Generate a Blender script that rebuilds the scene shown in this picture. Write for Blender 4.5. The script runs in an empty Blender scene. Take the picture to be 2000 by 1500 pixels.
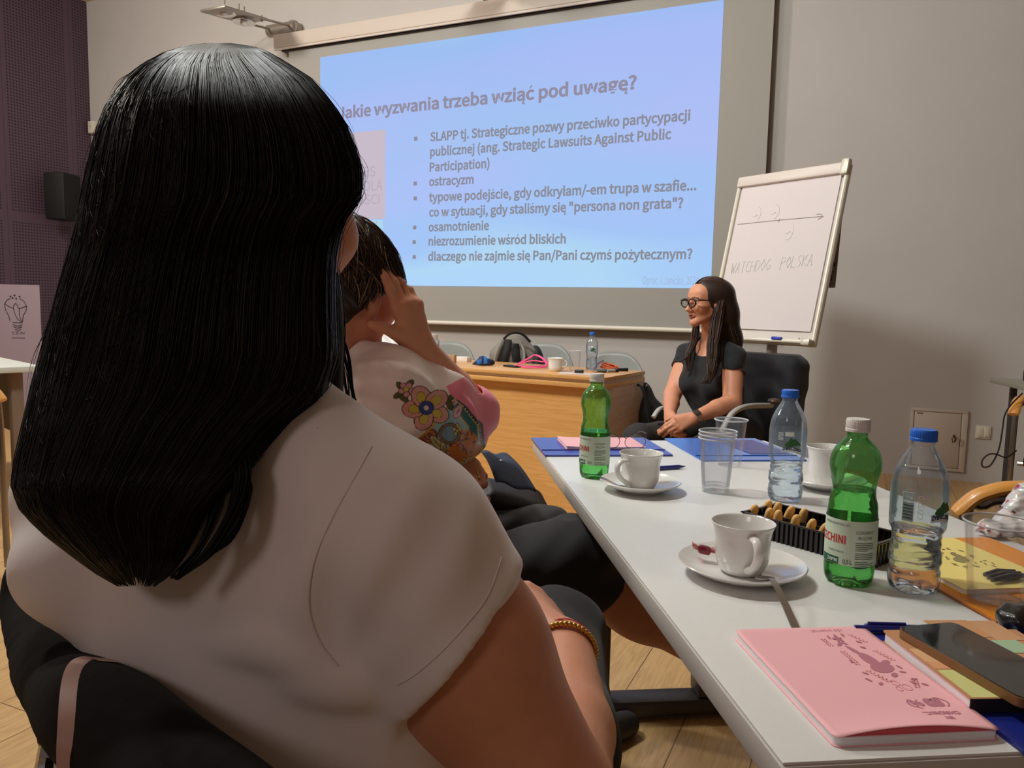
import bpy, bmesh, math, random
import numpy as np
from mathutils import Matrix, Vector

# ---------------------------------------------------------------- camera
FPX = 1500.0                       # focal length in pixels of the 2000 x 1500 frame
YAW, PITCH, ROLL, CZ = math.radians(24.5), math.radians(5.8), math.radians(1.15), 1.11
_f0 = np.array([-math.sin(YAW), math.cos(YAW), 0.0])
_r0 = np.array([math.cos(YAW), math.sin(YAW), 0.0])
FWD = _f0 * math.cos(PITCH) + np.array([0, 0, -math.sin(PITCH)])
_u0 = np.cross(_r0, FWD)
RGT = _r0 * math.cos(ROLL) + _u0 * math.sin(ROLL)
UPV = _u0 * math.cos(ROLL) - _r0 * math.sin(ROLL)
EYE = np.array([0.0, 0.0, CZ])
scene = bpy.context.scene
COL = scene.collection
_cd = bpy.data.cameras.new('camera')
_cd.sensor_width = 36.0
_cd.sensor_fit = 'HORIZONTAL'
_cd.lens = 36.0 * FPX / 2000.0
_cd.clip_start = 0.02
cam = bpy.data.objects.new('camera', _cd)
COL.objects.link(cam)
_m = Matrix.Identity(4)
for i in range(3):
    _m[i][0], _m[i][1], _m[i][2], _m[i][3] = RGT[i], UPV[i], -FWD[i], EYE[i]
cam.matrix_world = _m
scene.camera = cam

# ---------------------------------------------------------------- light, exposure
scene.view_settings.view_transform = 'Standard'
scene.view_settings.look = 'None'
scene.view_settings.gamma = 1.0
scene.view_settings.use_curve_mapping = False
scene.view_settings.exposure = 0.0
world = bpy.data.worlds.new('world')
scene.world = world
world.use_nodes = True
world.node_tree.nodes['Background'].inputs[0].default_value = (1.0, 0.74, 0.60, 1)
world.node_tree.nodes['Background'].inputs[1].default_value = 0.08


def area_light(name, loc, target, size, watts, color):
    ld = bpy.data.lights.new(name, 'AREA')
    ld.shape = 'DISK'
    ld.size = size
    ld.energy = watts
    ld.color = color
    lo = bpy.data.objects.new(name, ld)
    COL.objects.link(lo)
    lo.location = loc
    d = Vector(target) - Vector(loc)
    lo.rotation_euler = d.to_track_quat('-Z', 'Y').to_euler()
    return lo


area_light('ceiling_lamp_light', (-2.0, 1.15, 3.95), (-0.7, 5.9, 0.9), 0.6, 108, (0.97, 1.0, 0.965))
area_light('front_lamp_light', (-2.4, 3.2, 4.15), (-2.3, 3.6, 0.0), 0.6, 30, (0.97, 1.0, 0.965))
area_light('left_fill_light', (-5.6, 1.8, 4.0), (-4.0, 5.0, 1.4), 0.6, 135, (1.0, 0.94, 0.86))  # unseen fill added to brighten the left wall and left part of the front wall
area_light('rear_fill_light', (-1.2, -3.4, 3.6), (-0.6, 0.6, 0.9), 1.2, 20, (1.0, 0.84, 0.83))  # weak fill added behind the camera to lift backs turned to the viewer
scene.cycles.transparent_max_bounces = 32
scene.cycles.transmission_bounces = 16

# ---------------------------------------------------------------- pixel of the photograph -> place in the room
def ray(px, py):
    return FWD + RGT * (px - 1000.0) / FPX - UPV * (py - 750.0) / FPX


def on_z(px, py, z):
    r = ray(px, py)
    return EYE + r * (z - CZ) / r[2]


def on_y(px, py, y):
    r = ray(px, py)
    return EYE + r * y / r[1]


def on_x(px, py, x):
    r = ray(px, py)
    return EYE + r * x / r[0]


def at(px, py, d):
    return EYE + ray(px, py) * d


def nrm(v):
    v = np.asarray(v, float)
    return v / max(1e-9, np.linalg.norm(v))


def cam_dir(right, fwd, up=0.0):
    """direction given as right / forward / up as seen by someone standing at the camera"""
    return nrm(_r0 * right + _f0 * fwd + np.array([0, 0, 1.0]) * up)


# ---------------------------------------------------------------- materials
def srgb(r, g, b):
    def f(c):
        c /= 255.0
        return c / 12.92 if c <= 0.04045 else ((c + 0.055) / 1.055) ** 2.4
    return (f(r), f(g), f(b), 1.0)


def lin(c):
    return c if len(c) == 4 else (c[0], c[1], c[2], 1.0)


class Nodes:
    def __init__(s, m):
        m.use_nodes = True
        s.t = m.node_tree
        s.b = s.t.nodes['Principled BSDF']

    def n(s, typ, **kw):
        nd = s.t.nodes.new(typ)
        for k, v in kw.items():
            if k in ('operation', 'blend_type', 'data_type', 'attribute_name', 'feature', 'distance', 'wave_type', 'bands_direction', 'wave_profile', 'noise_dimensions'):
                setattr(nd, k, v)
            else:
                nd.inputs[k].default_value = v
        return nd

    def l(s, a, b):
        s.t.links.new(a, b)

    def math(s, op, a, b=None, c=None):
        nd = s.t.nodes.new('ShaderNodeMath')
        nd.operation = op
        for i, v in enumerate((a, b, c)):
            if v is None:
                continue
            if isinstance(v, (int, float)):
                nd.inputs[i].default_value = v
            else:
                s.l(v, nd.inputs[i])
        return nd.outputs[0]

    def mix(s, fac, a, b, blend='MIX'):
        nd = s.t.nodes.new('ShaderNodeMix')
        nd.data_type = 'RGBA'
        nd.blend_type = blend
        for sock, v in ((nd.inputs[0], fac), (nd.inputs[6], a), (nd.inputs[7], b)):
            if isinstance(v, (int, float)):
                sock.default_value = v
            elif isinstance(v, tuple):
                sock.default_value = lin(v)
            else:
                s.l(v, sock)
        return nd.outputs[2]

    def coords(s, kind='Object', scale=(1, 1, 1), rot=(0, 0, 0)):
        tc = s.t.nodes.new('ShaderNodeTexCoord')
        mp = s.t.nodes.new('ShaderNodeMapping')
        mp.inputs['Scale'].default_value = scale
        mp.inputs['Rotation'].default_value = rot
        s.l(tc.outputs[kind], mp.inputs[0])
        return mp.outputs[0]

    def pos(s):
        g = s.t.nodes.new('ShaderNodeNewGeometry')
        sp = s.t.nodes.new('ShaderNodeSeparateXYZ')
        s.l(g.outputs['Position'], sp.inputs[0])
        return g.outputs['Position'], sp.outputs

    def noise(s, vec, scale, detail=3.0, rough=0.5):
        nd = s.n('ShaderNodeTexNoise', Scale=scale, Detail=detail, Roughness=rough)
        if vec is not None:
            s.l(vec, nd.inputs['Vector'])
        return nd.outputs['Fac']

    def ramp(s, fac, stops):
        nd = s.t.nodes.new('ShaderNodeValToRGB')
        e = nd.color_ramp.elements
        while len(e) < len(stops):
            e.new(0.5)
        for el, (p, c) in zip(e, stops):
            el.position = p
            el.color = lin(c) if not isinstance(c, (int, float)) else (c, c, c, 1)
        s.l(fac, nd.inputs[0])
        return nd.outputs[0]

    def bump(s, height, strength=0.2, dist=0.01):
        nd = s.n('ShaderNodeBump', Strength=strength, Distance=dist)
        s.l(height, nd.inputs['Height'])
        s.l(nd.outputs[0], s.b.inputs['Normal'])


MATS = {}


def mat(name, color, rough=0.5, metal=0.0, spec=0.5, var=0.0, vscale=20.0, bump=0.0, bscale=200.0, bdist=0.002,
        sheen=0.0, coat=0.0, sss=0.0, emit=None, attr=False, stretch=None):
    if name in MATS:
        return MATS[name]
    m = bpy.data.materials.new(name)
    N = Nodes(m)
    b = N.b
    b.inputs['Base Color'].default_value = lin(color)
    b.inputs['Roughness'].default_value = rough
    b.inputs['Metallic'].default_value = metal
    b.inputs['Specular IOR Level'].default_value = spec
    vec = N.coords('Object', stretch or (1, 1, 1))
    if attr:
        a = N.n('ShaderNodeAttribute', attribute_name='Col')
        base = a.outputs['Color']
        N.l(base, b.inputs['Base Color'])
    if var:
        f = N.noise(vec, vscale, 4.0)
        c1 = tuple(max(0, x * (1 - var)) for x in color[:3])
        c2 = tuple(min(1, x * (1 + var)) for x in color[:3])
        if attr:
            g = N.ramp(f, [(0.3, 1 - var), (0.7, 1.0)])
            N.l(N.mix(1.0, base, g, 'MULTIPLY'), b.inputs['Base Color'])
        else:
            N.l(N.ramp(f, [(0.3, c1), (0.7, c2)]), b.inputs['Base Color'])
    if bump:
        N.bump(N.noise(vec, bscale, 3.0), bump, bdist)
    if sheen:
        b.inputs['Sheen Weight'].default_value = sheen
    if coat:
        b.inputs['Coat Weight'].default_value = coat
        b.inputs['Coat Roughness'].default_value = 0.1
    if sss:
        b.inputs['Subsurface Weight'].default_value = sss
        b.inputs['Subsurface Radius'].default_value = (0.012, 0.005, 0.003)
        b.inputs['Subsurface Scale'].default_value = 1.0
    if emit:
        b.inputs['Emission Color'].default_value = lin(color)
        b.inputs['Emission Strength'].default_value = emit
    MATS[name] = m
    return m


def thin(name, tint, gloss=0.06, rough=0.04, bumps=0.0, bscale=60.0, k=0.75, haze=0.0, hcol=(0.8, 0.86, 0.95)):
    """clear thin plastic: a tinted see-through wall with a fresnel gloss"""
    if name in MATS:
        return MATS[name]
    m = bpy.data.materials.new(name)
    m.use_nodes = True
    t = m.node_tree
    t.nodes.remove(t.nodes['Principled BSDF'])
    out = t.nodes['Material Output']
    tr = t.nodes.new('ShaderNodeBsdfTransparent')
    tr.inputs[0].default_value = lin(tint)
    gl = t.nodes.new('ShaderNodeBsdfGlossy')
    gl.inputs['Roughness'].default_value = rough
    lw = t.nodes.new('ShaderNodeLayerWeight')
    lw.inputs['Blend'].default_value = 0.22
    ma = t.nodes.new('ShaderNodeMath')
    ma.operation = 'MULTIPLY_ADD'
    ma.inputs[1].default_value = k
    ma.inputs[2].default_value = gloss
    t.links.new(lw.outputs['Fresnel'], ma.inputs[0])
    ms = t.nodes.new('ShaderNodeMixShader')
    t.links.new(ma.outputs[0], ms.inputs[0])
    t.links.new(tr.outputs[0], ms.inputs[1])
    t.links.new(gl.outputs[0], ms.inputs[2])
    if haze:
        df = t.nodes.new('ShaderNodeBsdfTranslucent')
        df.inputs[0].default_value = lin(hcol)
        d2 = t.nodes.new('ShaderNodeBsdfDiffuse')
        d2.inputs[0].default_value = lin(hcol)
        m1 = t.nodes.new('ShaderNodeMixShader')
        m1.inputs[0].default_value = 0.5
        t.links.new(df.outputs[0], m1.inputs[1])
        t.links.new(d2.outputs[0], m1.inputs[2])
        m2 = t.nodes.new('ShaderNodeMixShader')
        m2.inputs[0].default_value = haze
        t.links.new(ms.outputs[0], m2.inputs[1])
        t.links.new(m1.outputs[0], m2.inputs[2])
        ms = m2
    t.links.new(ms.outputs[0], out.inputs[0])
    if bumps:
        nz = t.nodes.new('ShaderNodeTexNoise')
        nz.inputs['Scale'].default_value = bscale
        tc = t.nodes.new('ShaderNodeTexCoord')
        t.links.new(tc.outputs['Object'], nz.inputs['Vector'])
        bp = t.nodes.new('ShaderNodeBump')
        bp.inputs['Strength'].default_value = bumps
        bp.inputs['Distance'].default_value = 0.004
        t.links.new(nz.outputs['Fac'], bp.inputs['Height'])
        t.links.new(bp.outputs[0], gl.inputs['Normal'])
        t.links.new(bp.outputs[0], lw.inputs['Normal'])
    MATS[name] = m
    return m


def glass(name, color, ior=1.33, rough=0.0):
    if name in MATS:
        return MATS[name]
    m = bpy.data.materials.new(name)
    N = Nodes(m)
    N.b.inputs['Base Color'].default_value = lin(color)
    N.b.inputs['Transmission Weight'].default_value = 1.0
    N.b.inputs['IOR'].default_value = ior
    N.b.inputs['Roughness'].default_value = rough
    MATS[name] = m
    return m


# ---------------------------------------------------------------- objects
ORG = {}


def tag(o, label=None, cat=None, group=None, kind=None):
    if label:
        o['label'] = label
    if cat:
        o['category'] = cat
    if group:
        o['group'] = group
    if kind:
        o['kind'] = kind
    return o


def thing(name, label, cat, loc, group=None):
    o = bpy.data.objects.new(name, None)
    o.empty_display_size = 0.05
    COL.objects.link(o)
    o.location = tuple(float(v) for v in loc)
    ORG[o.name] = np.array(loc, float)
    return tag(o, label, cat, group)


def new_mesh(name, V, F, mats, parent=None, smooth=True, mi=None, col=None, loc=None, auto=None):
    V = np.asarray(V, float).reshape(-1, 3)
    if parent is not None:
        org = ORG[parent.name]
    elif loc is not None:
        org = np.array(loc, float)
    else:
        lo, hi = V.min(0), V.max(0)
        org = np.array([(lo[0] + hi[0]) / 2, (lo[1] + hi[1]) / 2, lo[2]])
    me = bpy.data.meshes.new(name)
    me.from_pydata((V - org).tolist(), [], [tuple(int(i) for i in f) for f in F])
    if not isinstance(mats, (list, tuple)):
        mats = [mats]
    for m in mats:
        me.materials.append(m)
    if mi is not None:
        me.polygons.foreach_set('material_index', np.asarray(mi, dtype=np.int32))
    me.polygons.foreach_set('use_smooth', np.full(len(me.polygons), bool(smooth)))
    if col is not None:
        ca = me.color_attributes.new('Col', 'FLOAT_COLOR', 'POINT')
        cc = np.ones((len(V), 4), np.float32)
        cc[:, :3] = np.asarray(col)[:, :3]
        ca.data.foreach_set('color', cc.ravel())
    me.update()
    o = bpy.data.objects.new(name, me)
    COL.objects.link(o)
    if parent is not None:
        o.parent = parent
    else:
        o.location = tuple(org)
    ORG[o.name] = org
    if auto is not None and smooth:
        b = bmesh.new()
        b.from_mesh(me)
        for e in b.edges:
            if len(e.link_faces) == 2 and e.calc_face_angle(0.0) > math.radians(auto):
                e.smooth = False
        b.to_mesh(me)
        b.free()
    return o


def frame(ax, up=(0, 0, 1)):
    """columns: x along ax, z as near as possible to up"""
    x = nrm(ax)
    z = np.asarray(up, float)
    z = nrm(z - x * (z @ x))
    return np.stack([x, np.cross(z, x), z], 1)


def rotz(deg):
    a = math.radians(deg)
    return np.array([[math.cos(a), -math.sin(a), 0], [math.sin(a), math.cos(a), 0], [0, 0, 1.0]])


def rotx(deg):
    a = math.radians(deg)
    return np.array([[1.0, 0, 0], [0, math.cos(a), -math.sin(a)], [0, math.sin(a), math.cos(a)]])


def roty(deg):
    a = math.radians(deg)
    return np.array([[math.cos(a), 0, math.sin(a)], [0, 1.0, 0], [-math.sin(a), 0, math.cos(a)]])


def spline(P, n):
    """smooth path through the points P (catmull-rom)"""
    P = np.asarray(P, float)
    Q = np.vstack([2 * P[0] - P[1], P, 2 * P[-1] - P[-2]])
    m = len(P) - 1
    out = []
    for t in np.linspace(0, m, n):
        i = min(int(t), m - 1)
        u = t - i
        p0, p1, p2, p3 = Q[i], Q[i + 1], Q[i + 2], Q[i + 3]
        out.append(0.5 * ((2 * p1) + (-p0 + p2) * u + (2 * p0 - 5 * p1 + 4 * p2 - p3) * u * u + (-p0 + 3 * p1 - 3 * p2 + p3) * u ** 3))
    return np.array(out)


class MB:
    """collects shapes in room coordinates; build() links them as ONE mesh object"""

    def __init__(s, o=(0, 0, 0), R=None):
        s.V, s.F, s.mi = [], [], []
        s.nv = 0
        s.o = np.array(o, float)
        s.R = np.eye(3) if R is None else np.asarray(R, float)

    def add(s, V, F, mi=0):
        V = np.asarray(V, float).reshape(-1, 3) @ s.R.T + s.o
        s.V.append(V)
        for f in F:
            s.F.append(tuple(i + s.nv for i in f))
            s.mi.append(mi)
        s.nv += len(V)
        return s

    def box(s, c, size, R=None, bev=0.0, seg=2, mi=0):
        b = bmesh.new()
        bmesh.ops.create_cube(b, size=1.0)
        for v in b.verts:
            v.co = Vector((v.co[0] * size[0], v.co[1] * size[1], v.co[2] * size[2]))
        if bev:
            bmesh.ops.bevel(b, geom=list(b.edges), offset=bev, segments=seg, affect='EDGES', profile=0.5)
        b.verts.index_update()
        V = np.array([v.co[:] for v in b.verts])
        F = [[v.index for v in f.verts] for f in b.faces]
        b.free()
        if R is not None:
            V = V @ np.asarray(R).T
        return s.add(V + np.asarray(c, float), F, mi)

    def tube(s, P, r, n=10, caps=True, mi=0, closed=False, flat=None):
        P = np.asarray(P, float)
        m = len(P)
        r = np.full(m, r) if np.isscalar(r) else np.asarray(r, float)
        T = np.gradient(P, axis=0) if not closed else np.roll(P, -1, 0) - np.roll(P, 1, 0)
        T /= np.linalg.norm(T, axis=1)[:, None] + 1e-12
        u = np.cross(T[0], (0, 0, 1.0))
        if np.linalg.norm(u) < 1e-3:
            u = np.cross(T[0], (0, 1.0, 0))
        u = nrm(u)
        V = []
        a = np.linspace(0, 2 * np.pi, n, endpoint=False)
        for i in range(m):
            u = nrm(u - T[i] * (u @ T[i]))
            w = np.cross(T[i], u)
            fx, fy = flat if flat else (1, 1)
            V.append(P[i] + r[i] * (np.outer(np.cos(a) * fx, u) + np.outer(np.sin(a) * fy, w)))
        V = np.concatenate(V)
        F = []
        for i in range(m if closed else m - 1):
            j = (i + 1) % m
            for k in range(n):
                l = (k + 1) % n
                F.append((i * n + k, i * n + l, j * n + l, j * n + k))
        if caps and not closed:
            F.append(tuple(range(n - 1, -1, -1)))
            F.append(tuple((m - 1) * n + k for k in range(n)))
        return s.add(V, F, mi)

    def lathe(s, prof, n=48, c=(0, 0, 0), R=None, mi=0, lobes=None):
        """prof: (radius, z) pairs; lobes(r, z, angle) may change the radius"""
        a = np.linspace(0, 2 * np.pi, n, endpoint=False)
        V = []
        for (r, z) in prof:
            rr = np.full(n, r) if lobes is None else np.array([lobes(r, z, t) for t in a])
            V.append(np.stack([rr * np.cos(a), rr * np.sin(a), np.full(n, z)], 1))
        V = np.concatenate(V)
        F = []
        for i in range(len(prof) - 1):
            for k in range(n):
                l = (k + 1) % n
                F.append((i * n + k, i * n + l, (i + 1) * n + l, (i + 1) * n + k))
        if prof[0][0] > 1e-5:
            F.append(tuple(range(n - 1, -1, -1)))
        if prof[-1][0] > 1e-5:
            F.append(tuple((len(prof) - 1) * n + k for k in range(n)))
        if R is not None:
            V = V @ np.asarray(R).T
        return s.add(V + np.asarray(c, float), F, mi)

    def prism(s, poly, h, o=(0, 0, 0), R=None, mi=0):
        """2-D polygon in the frame's x-y plane, thickened by h along its z"""
        n = len(poly)
        P = np.array([(x, y, 0) for x, y in poly] + [(x, y, h) for x, y in poly], float)
        F = [tuple(range(n - 1, -1, -1)), tuple(range(n, 2 * n))]
        F += [(i, (i + 1) % n, n + (i + 1) % n, n + i) for i in range(n)]
        if R is not None:
            P = P @ np.asarray(R).T
        return s.add(P + np.asarray(o, float), F, mi)

    def ell(s, c, r, R=None, mi=0, n=16):
        b = bmesh.new()
        bmesh.ops.create_uvsphere(b, u_segments=n, v_segments=max(6, n // 2), radius=1.0)
        b.verts.index_update()
        V = np.array([v.co[:] for v in b.verts]) * np.asarray(r, float)
        F = [[v.index for v in f.verts] for f in b.faces]
        b.free()
        if R is not None:
            V = V @ np.asarray(R).T
        return s.add(V + np.asarray(c, float), F, mi)

    def grid(s, fn, nu, nv, mi=0, closeu=False):
        U = np.linspace(0, 1, nu, endpoint=not closeu)
        W = np.linspace(0, 1, nv)
        V = np.array([fn(u, v) for v in W for u in U])
        F = []
        for j in range(nv - 1):
            for i in range(nu if closeu else nu - 1):
                k = (i + 1) % nu
                F.append((j * nu + i, j * nu + k, (j + 1) * nu + k, (j + 1) * nu + i))
        return s.add(V, F, mi)

    def build(s, name, mats, parent=None, smooth=True, auto=35, label=None, col=None, loc=None):
        V = np.concatenate(s.V)
        o = new_mesh(name, V, s.F, mats, parent, smooth, s.mi if isinstance(mats, (list, tuple)) else None, col, loc, auto)
        if label:
            o['label'] = label
        return o


# ---------------------------------------------------------------- lettering
_TXT = {}
MARKS = {'ą': ('a', 'tail'), 'ę': ('e', 'tail'), 'ć': ('c', 'acute'), 'ś': ('s', 'acute'), 'Ś': ('S', 'acute'), 'ó': ('o', 'acute'), 'Ć': ('C', 'acute'),
         'Ó': ('O', 'acute'), 'ż': ('z', 'dot'), 'Ż': ('Z', 'dot'), 'ł': ('l', 'stroke')}
FONT = None
try:                                # the sans typeface that ships with Blender (has the Polish letters)
    import os
    FONT = bpy.data.fonts.load(os.path.join(bpy.utils.resource_path('LOCAL'), 'datafiles', 'fonts', 'Noto Sans CJK Regular.woff2'))
except Exception:
    FONT = None


def text_mesh(body, bold=0.0):
    """flat outline lettering, cap height 1, baseline 0, left edge 0"""
    key = (body, bold)
    if key in _TXT:
        return _TXT[key]

    def conv(t):
        cu = bpy.data.curves.new('lettering', 'FONT')
        cu.body = t
        cu.size = 1.0
        cu.resolution_u = 3
        cu.offset = bold
        if FONT:
            cu.font = FONT
        ob = bpy.data.objects.new('lettering', cu)
        COL.objects.link(ob)
        dg = bpy.context.evaluated_depsgraph_get()
        dg.update()
        me = bpy.data.meshes.new_from_object(ob.evaluated_get(dg))
        V = np.array([v.co[:] for v in me.vertices]).reshape(-1, 3)
        F = [tuple(p.vertices) for p in me.polygons]
        bpy.data.objects.remove(ob)
        bpy.data.curves.remove(cu)
        bpy.data.meshes.remove(me)
        return V, F
    H, _ = conv('H')
    cap = H[:, 1].max() - H[:, 1].min()
    h0 = H[:, 1].min()
    base = ''.join(MARKS.get(c, (c, ''))[0] for c in body)
    V, F = conv(base)
    V, F = [V], list(F)
    nv = len(V[0])
    for i, c in enumerate(body):
        if c not in MARKS:
            continue
        b, mk = MARKS[c]
        x1 = conv(base[:i + 1])[0][:, 0].max()
        G = conv(b)[0]
        w = G[:, 0].max() - G[:, 0].min()
        k_ = cap / 0.73
        xc, yt = x1 - w / 2, (G[:, 1].max() - h0) / k_
        if mk == 'acute':
            q = [(-0.05, yt + 0.07), (0.02, yt + 0.07), (0.13, yt + 0.21), (0.02, yt + 0.21)]
        elif mk == 'dot':
            q = [(-0.055, yt + 0.08), (0.055, yt + 0.08), (0.055, yt + 0.19), (-0.055, yt + 0.19)]
        elif mk == 'stroke':
            q = [(-0.13, 0.29), (-0.13, 0.20), (0.13, 0.38), (0.13, 0.47)]
        else:
            xc = x1
            q = [(-0.10, 0.02), (-0.17, -0.10), (-0.13, -0.19), (0, -0.19), (0, -0.12), (-0.07, -0.11), (-0.06, -0.06), (-0.01, 0.02)]
        q = [(xc + x * k_, h0 + y * k_) for x, y in q]
        V.append(np.array([(x, y, 0) for x, y in q]))
        F.append(tuple(range(nv, nv + len(q))))
        nv += len(q)
    V = np.concatenate(V) / cap
    V[:, 0] -= V[:, 0].min()
    V[:, 1] -= h0 / cap
    _TXT[key] = (V, F)
    return V, F


def put_text(mb, body, o, ux, uy, cap, width=None, bold=0.0, mi=0, lift=0.0, fn=None):
    """lettering with its lower-left corner at o along ux / uy; fn(x, y) may map it onto a curved surface"""
    V, F = text_mesh(body, bold)
    x = V[:, 0] * cap
    y = V[:, 1] * cap
    if width:
        x = x * width / max(1e-6, x.max())
    if fn is not None:
        P = np.array([fn(a, b) for a, b in zip(x, y)])
    else:
        ux, uy = nrm(ux), nrm(uy)
        P = np.asarray(o, float) + np.outer(x, ux) + np.outer(y, uy) + np.cross(ux, uy) * lift
    mb.add(P, F, mi)


# ---------------------------------------------------------------- soft bodies: a distance field turned into one continuous surface
class Vol:
    def __init__(s, lo, hi, h):
        s.lo = np.asarray(lo, float)
        s.h = h
        s.n = np.ceil((np.asarray(hi, float) - s.lo) / h).astype(int) + 1
        s.f = np.full(s.n, 1.0, np.float32)
        s.ax = [s.lo[i] + h * np.arange(s.n[i]) for i in range(3)]

    def sub(s, bmin, bmax):
        i0 = np.clip(np.floor((bmin - s.lo) / s.h).astype(int), 0, s.n)
        i1 = np.clip(np.ceil((bmax - s.lo) / s.h).astype(int) + 1, 0, s.n)
        sl = tuple(slice(a, b) for a, b in zip(i0, i1))
        X = [s.ax[i][sl[i]].astype(np.float32) for i in range(3)]
        return sl, X[0][:, None, None], X[1][None, :, None], X[2][None, None, :]

    def op(s, sl, d, k, op):
        f = s.f[sl]
        if f.size == 0:
            return
        d = d.astype(np.float32)
        if op == 'u':
            h = np.clip(0.5 + 0.5 * (f - d) / k, 0, 1)
            s.f[sl] = f * (1 - h) + d * h - k * h * (1 - h)
        else:
            h = np.clip(0.5 - 0.5 * (f + d) / k, 0, 1)
            s.f[sl] = f * (1 - h) - d * h + k * h * (1 - h)

    def cap(s, a, b, ra, rb=None, k=0.012, w=None, fac=1.0, op='u'):
        a, b = np.asarray(a, float), np.asarray(b, float)
        rb = ra if rb is None else rb
        m = max(ra, rb) * max(1, fac) + 2 * k + 3 * s.h
        sl, X, Y, Z = s.sub(np.minimum(a, b) - m, np.maximum(a, b) + m)
        ba = b - a
        L = max(1e-9, ba @ ba)
        t = np.clip(((X - a[0]) * ba[0] + (Y - a[1]) * ba[1] + (Z - a[2]) * ba[2]) / L, 0, 1)
        qx, qy, qz = X - a[0] - t * ba[0], Y - a[1] - t * ba[1], Z - a[2] - t * ba[2]
        if w is not None:
            w = nrm(w)
            q = (qx * w[0] + qy * w[1] + qz * w[2]) * (1.0 / fac - 1.0)
            qx, qy, qz = qx + q * w[0], qy + q * w[1], qz + q * w[2]
        d = np.sqrt(qx * qx + qy * qy + qz * qz) - (ra + (rb - ra) * t)
        s.op(sl, d, k, op)
        return s

    def chain(s, P, R, k=0.012, w=None, fac=1.0, op='u'):
        for i in range(len(P) - 1):
            s.cap(P[i], P[i + 1], R[i], R[i + 1], k, w, fac, op)
        return s

    def ell(s, c, r, R=None, k=0.012, op='u'):
        c = np.asarray(c, float)
        r = np.asarray(r, float)
        m = r.max() + 2 * k + 3 * s.h
        sl, X, Y, Z = s.sub(c - m, c + m)
        x, y, z = X - c[0], Y - c[1], Z - c[2]
        if R is not None:
            x, y, z = (x * R[0, i] + y * R[1, i] + z * R[2, i] for i in range(3))
        k0 = np.sqrt((x / r[0]) ** 2 + (y / r[1]) ** 2 + (z / r[2]) ** 2)
        k1 = np.sqrt((x / r[0] ** 2) ** 2 + (y / r[1] ** 2) ** 2 + (z / r[2] ** 2) ** 2) + 1e-6
        d = k0 * (k0 - 1.0) / k1
        s.op(sl, d + 0 * X + 0 * Y + 0 * Z, k, op)
        return s

    def box(s, c, half, R=None, rad=0.01, k=0.01, op='u'):
        c = np.asarray(c, float)
        m = np.linalg.norm(half) + 2 * k + 3 * s.h
        sl, X, Y, Z = s.sub(c - m, c + m)
        x, y, z = X - c[0], Y - c[1], Z - c[2]
        if R is not None:
            x, y, z = (x * R[0, i] + y * R[1, i] + z * R[2, i] for i in range(3))
        q = [np.abs(v) - (hh - rad) for v, hh in zip((x, y, z), half)]
        o = np.sqrt(sum(np.maximum(v, 0) ** 2 for v in q))
        i = np.minimum(np.maximum(np.maximum(q[0], q[1]), q[2]), 0)
        s.op(sl, o + i - rad, k, op)
        return s

    def warp(s, fn):
        X, Y, Z = s.ax[0].astype(np.float32)[:, None, None], s.ax[1].astype(np.float32)[None, :, None], s.ax[2].astype(np.float32)[None, None, :]
        s.f = s.f + fn(X, Y, Z).astype(np.float32)
        return s

    def cut(s, o, n, k=0.004, near=None, reach=0.2):
        """keep the side the normal n points away from; near/reach limit the cut to a ball"""
        o, n = np.asarray(o, float), nrm(n)
        if near is None:
            sl, X, Y, Z = s.sub(s.lo, s.lo + s.n * s.h)
        else:
            near = np.asarray(near, float)
            sl, X, Y, Z = s.sub(near - reach, near + reach)
        d = (X - o[0]) * n[0] + (Y - o[1]) * n[1] + (Z - o[2]) * n[2]
        if near is not None:
            e = np.sqrt((X - near[0]) ** 2 + (Y - near[1]) ** 2 + (Z - near[2]) ** 2) - reach
            d = np.minimum(d, -e)
        s.op(sl, -d, k, 's')
        return s

    def surf(s, smooth=1):
        f = s.f
        f[0], f[-1], f[:, 0], f[:, -1], f[:, :, 0], f[:, :, -1] = 1, 1, 1, 1, 1, 1
        sg = f < 0
        nx, ny, nz = f.shape
        off = [(i, j, k) for i in (0, 1) for j in (0, 1) for k in (0, 1)]
        cnt = np.zeros((nx - 1, ny - 1, nz - 1), np.int8)
        for (i, j, k) in off:
            cnt += sg[i:nx - 1 + i, j:ny - 1 + j, k:nz - 1 + k]
        act = (cnt > 0) & (cnt < 8)
        idx = np.full(act.shape, -1, np.int64)
        A = np.argwhere(act)
        idx[act] = np.arange(len(A))
        val = np.stack([f[A[:, 0] + i, A[:, 1] + j, A[:, 2] + k] for (i, j, k) in off], 1)
        P = np.zeros((len(A), 3))
        n = np.zeros(len(A))
        for p in range(8):
            for q in range(p + 1, 8):
                dv = np.array(off[q]) - np.array(off[p])
                if np.abs(dv).sum() != 1:
                    continue
                m = (val[:, p] < 0) != (val[:, q] < 0)
                t = val[m, p] / (val[m, p] - val[m, q])
                P[m] += np.array(off[p]) + t[:, None] * dv
                n[m] += 1
        V = (A + P / n[:, None]) * s.h + s.lo
        F = []
        for axis in range(3):
            a = np.take(sg, range(f.shape[axis] - 1), axis)
            b = np.take(sg, range(1, f.shape[axis]), axis)
            E = np.argwhere(a != b)
            flip = a[tuple(E.T)]
            u, v = [(1, 2), (2, 0), (0, 1)][axis]
            ok = (E[:, u] > 0) & (E[:, v] > 0) & (E[:, u] < f.shape[u] - 1) & (E[:, v] < f.shape[v] - 1)
            E, flip = E[ok], flip[ok]
            q = []
            for du, dv in ((-1, -1), (0, -1), (0, 0), (-1, 0)):
                c = E.copy()
                c[:, u] += du
                c[:, v] += dv
                q.append(idx[tuple(c.T)])
            q = np.stack(q, 1)
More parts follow.
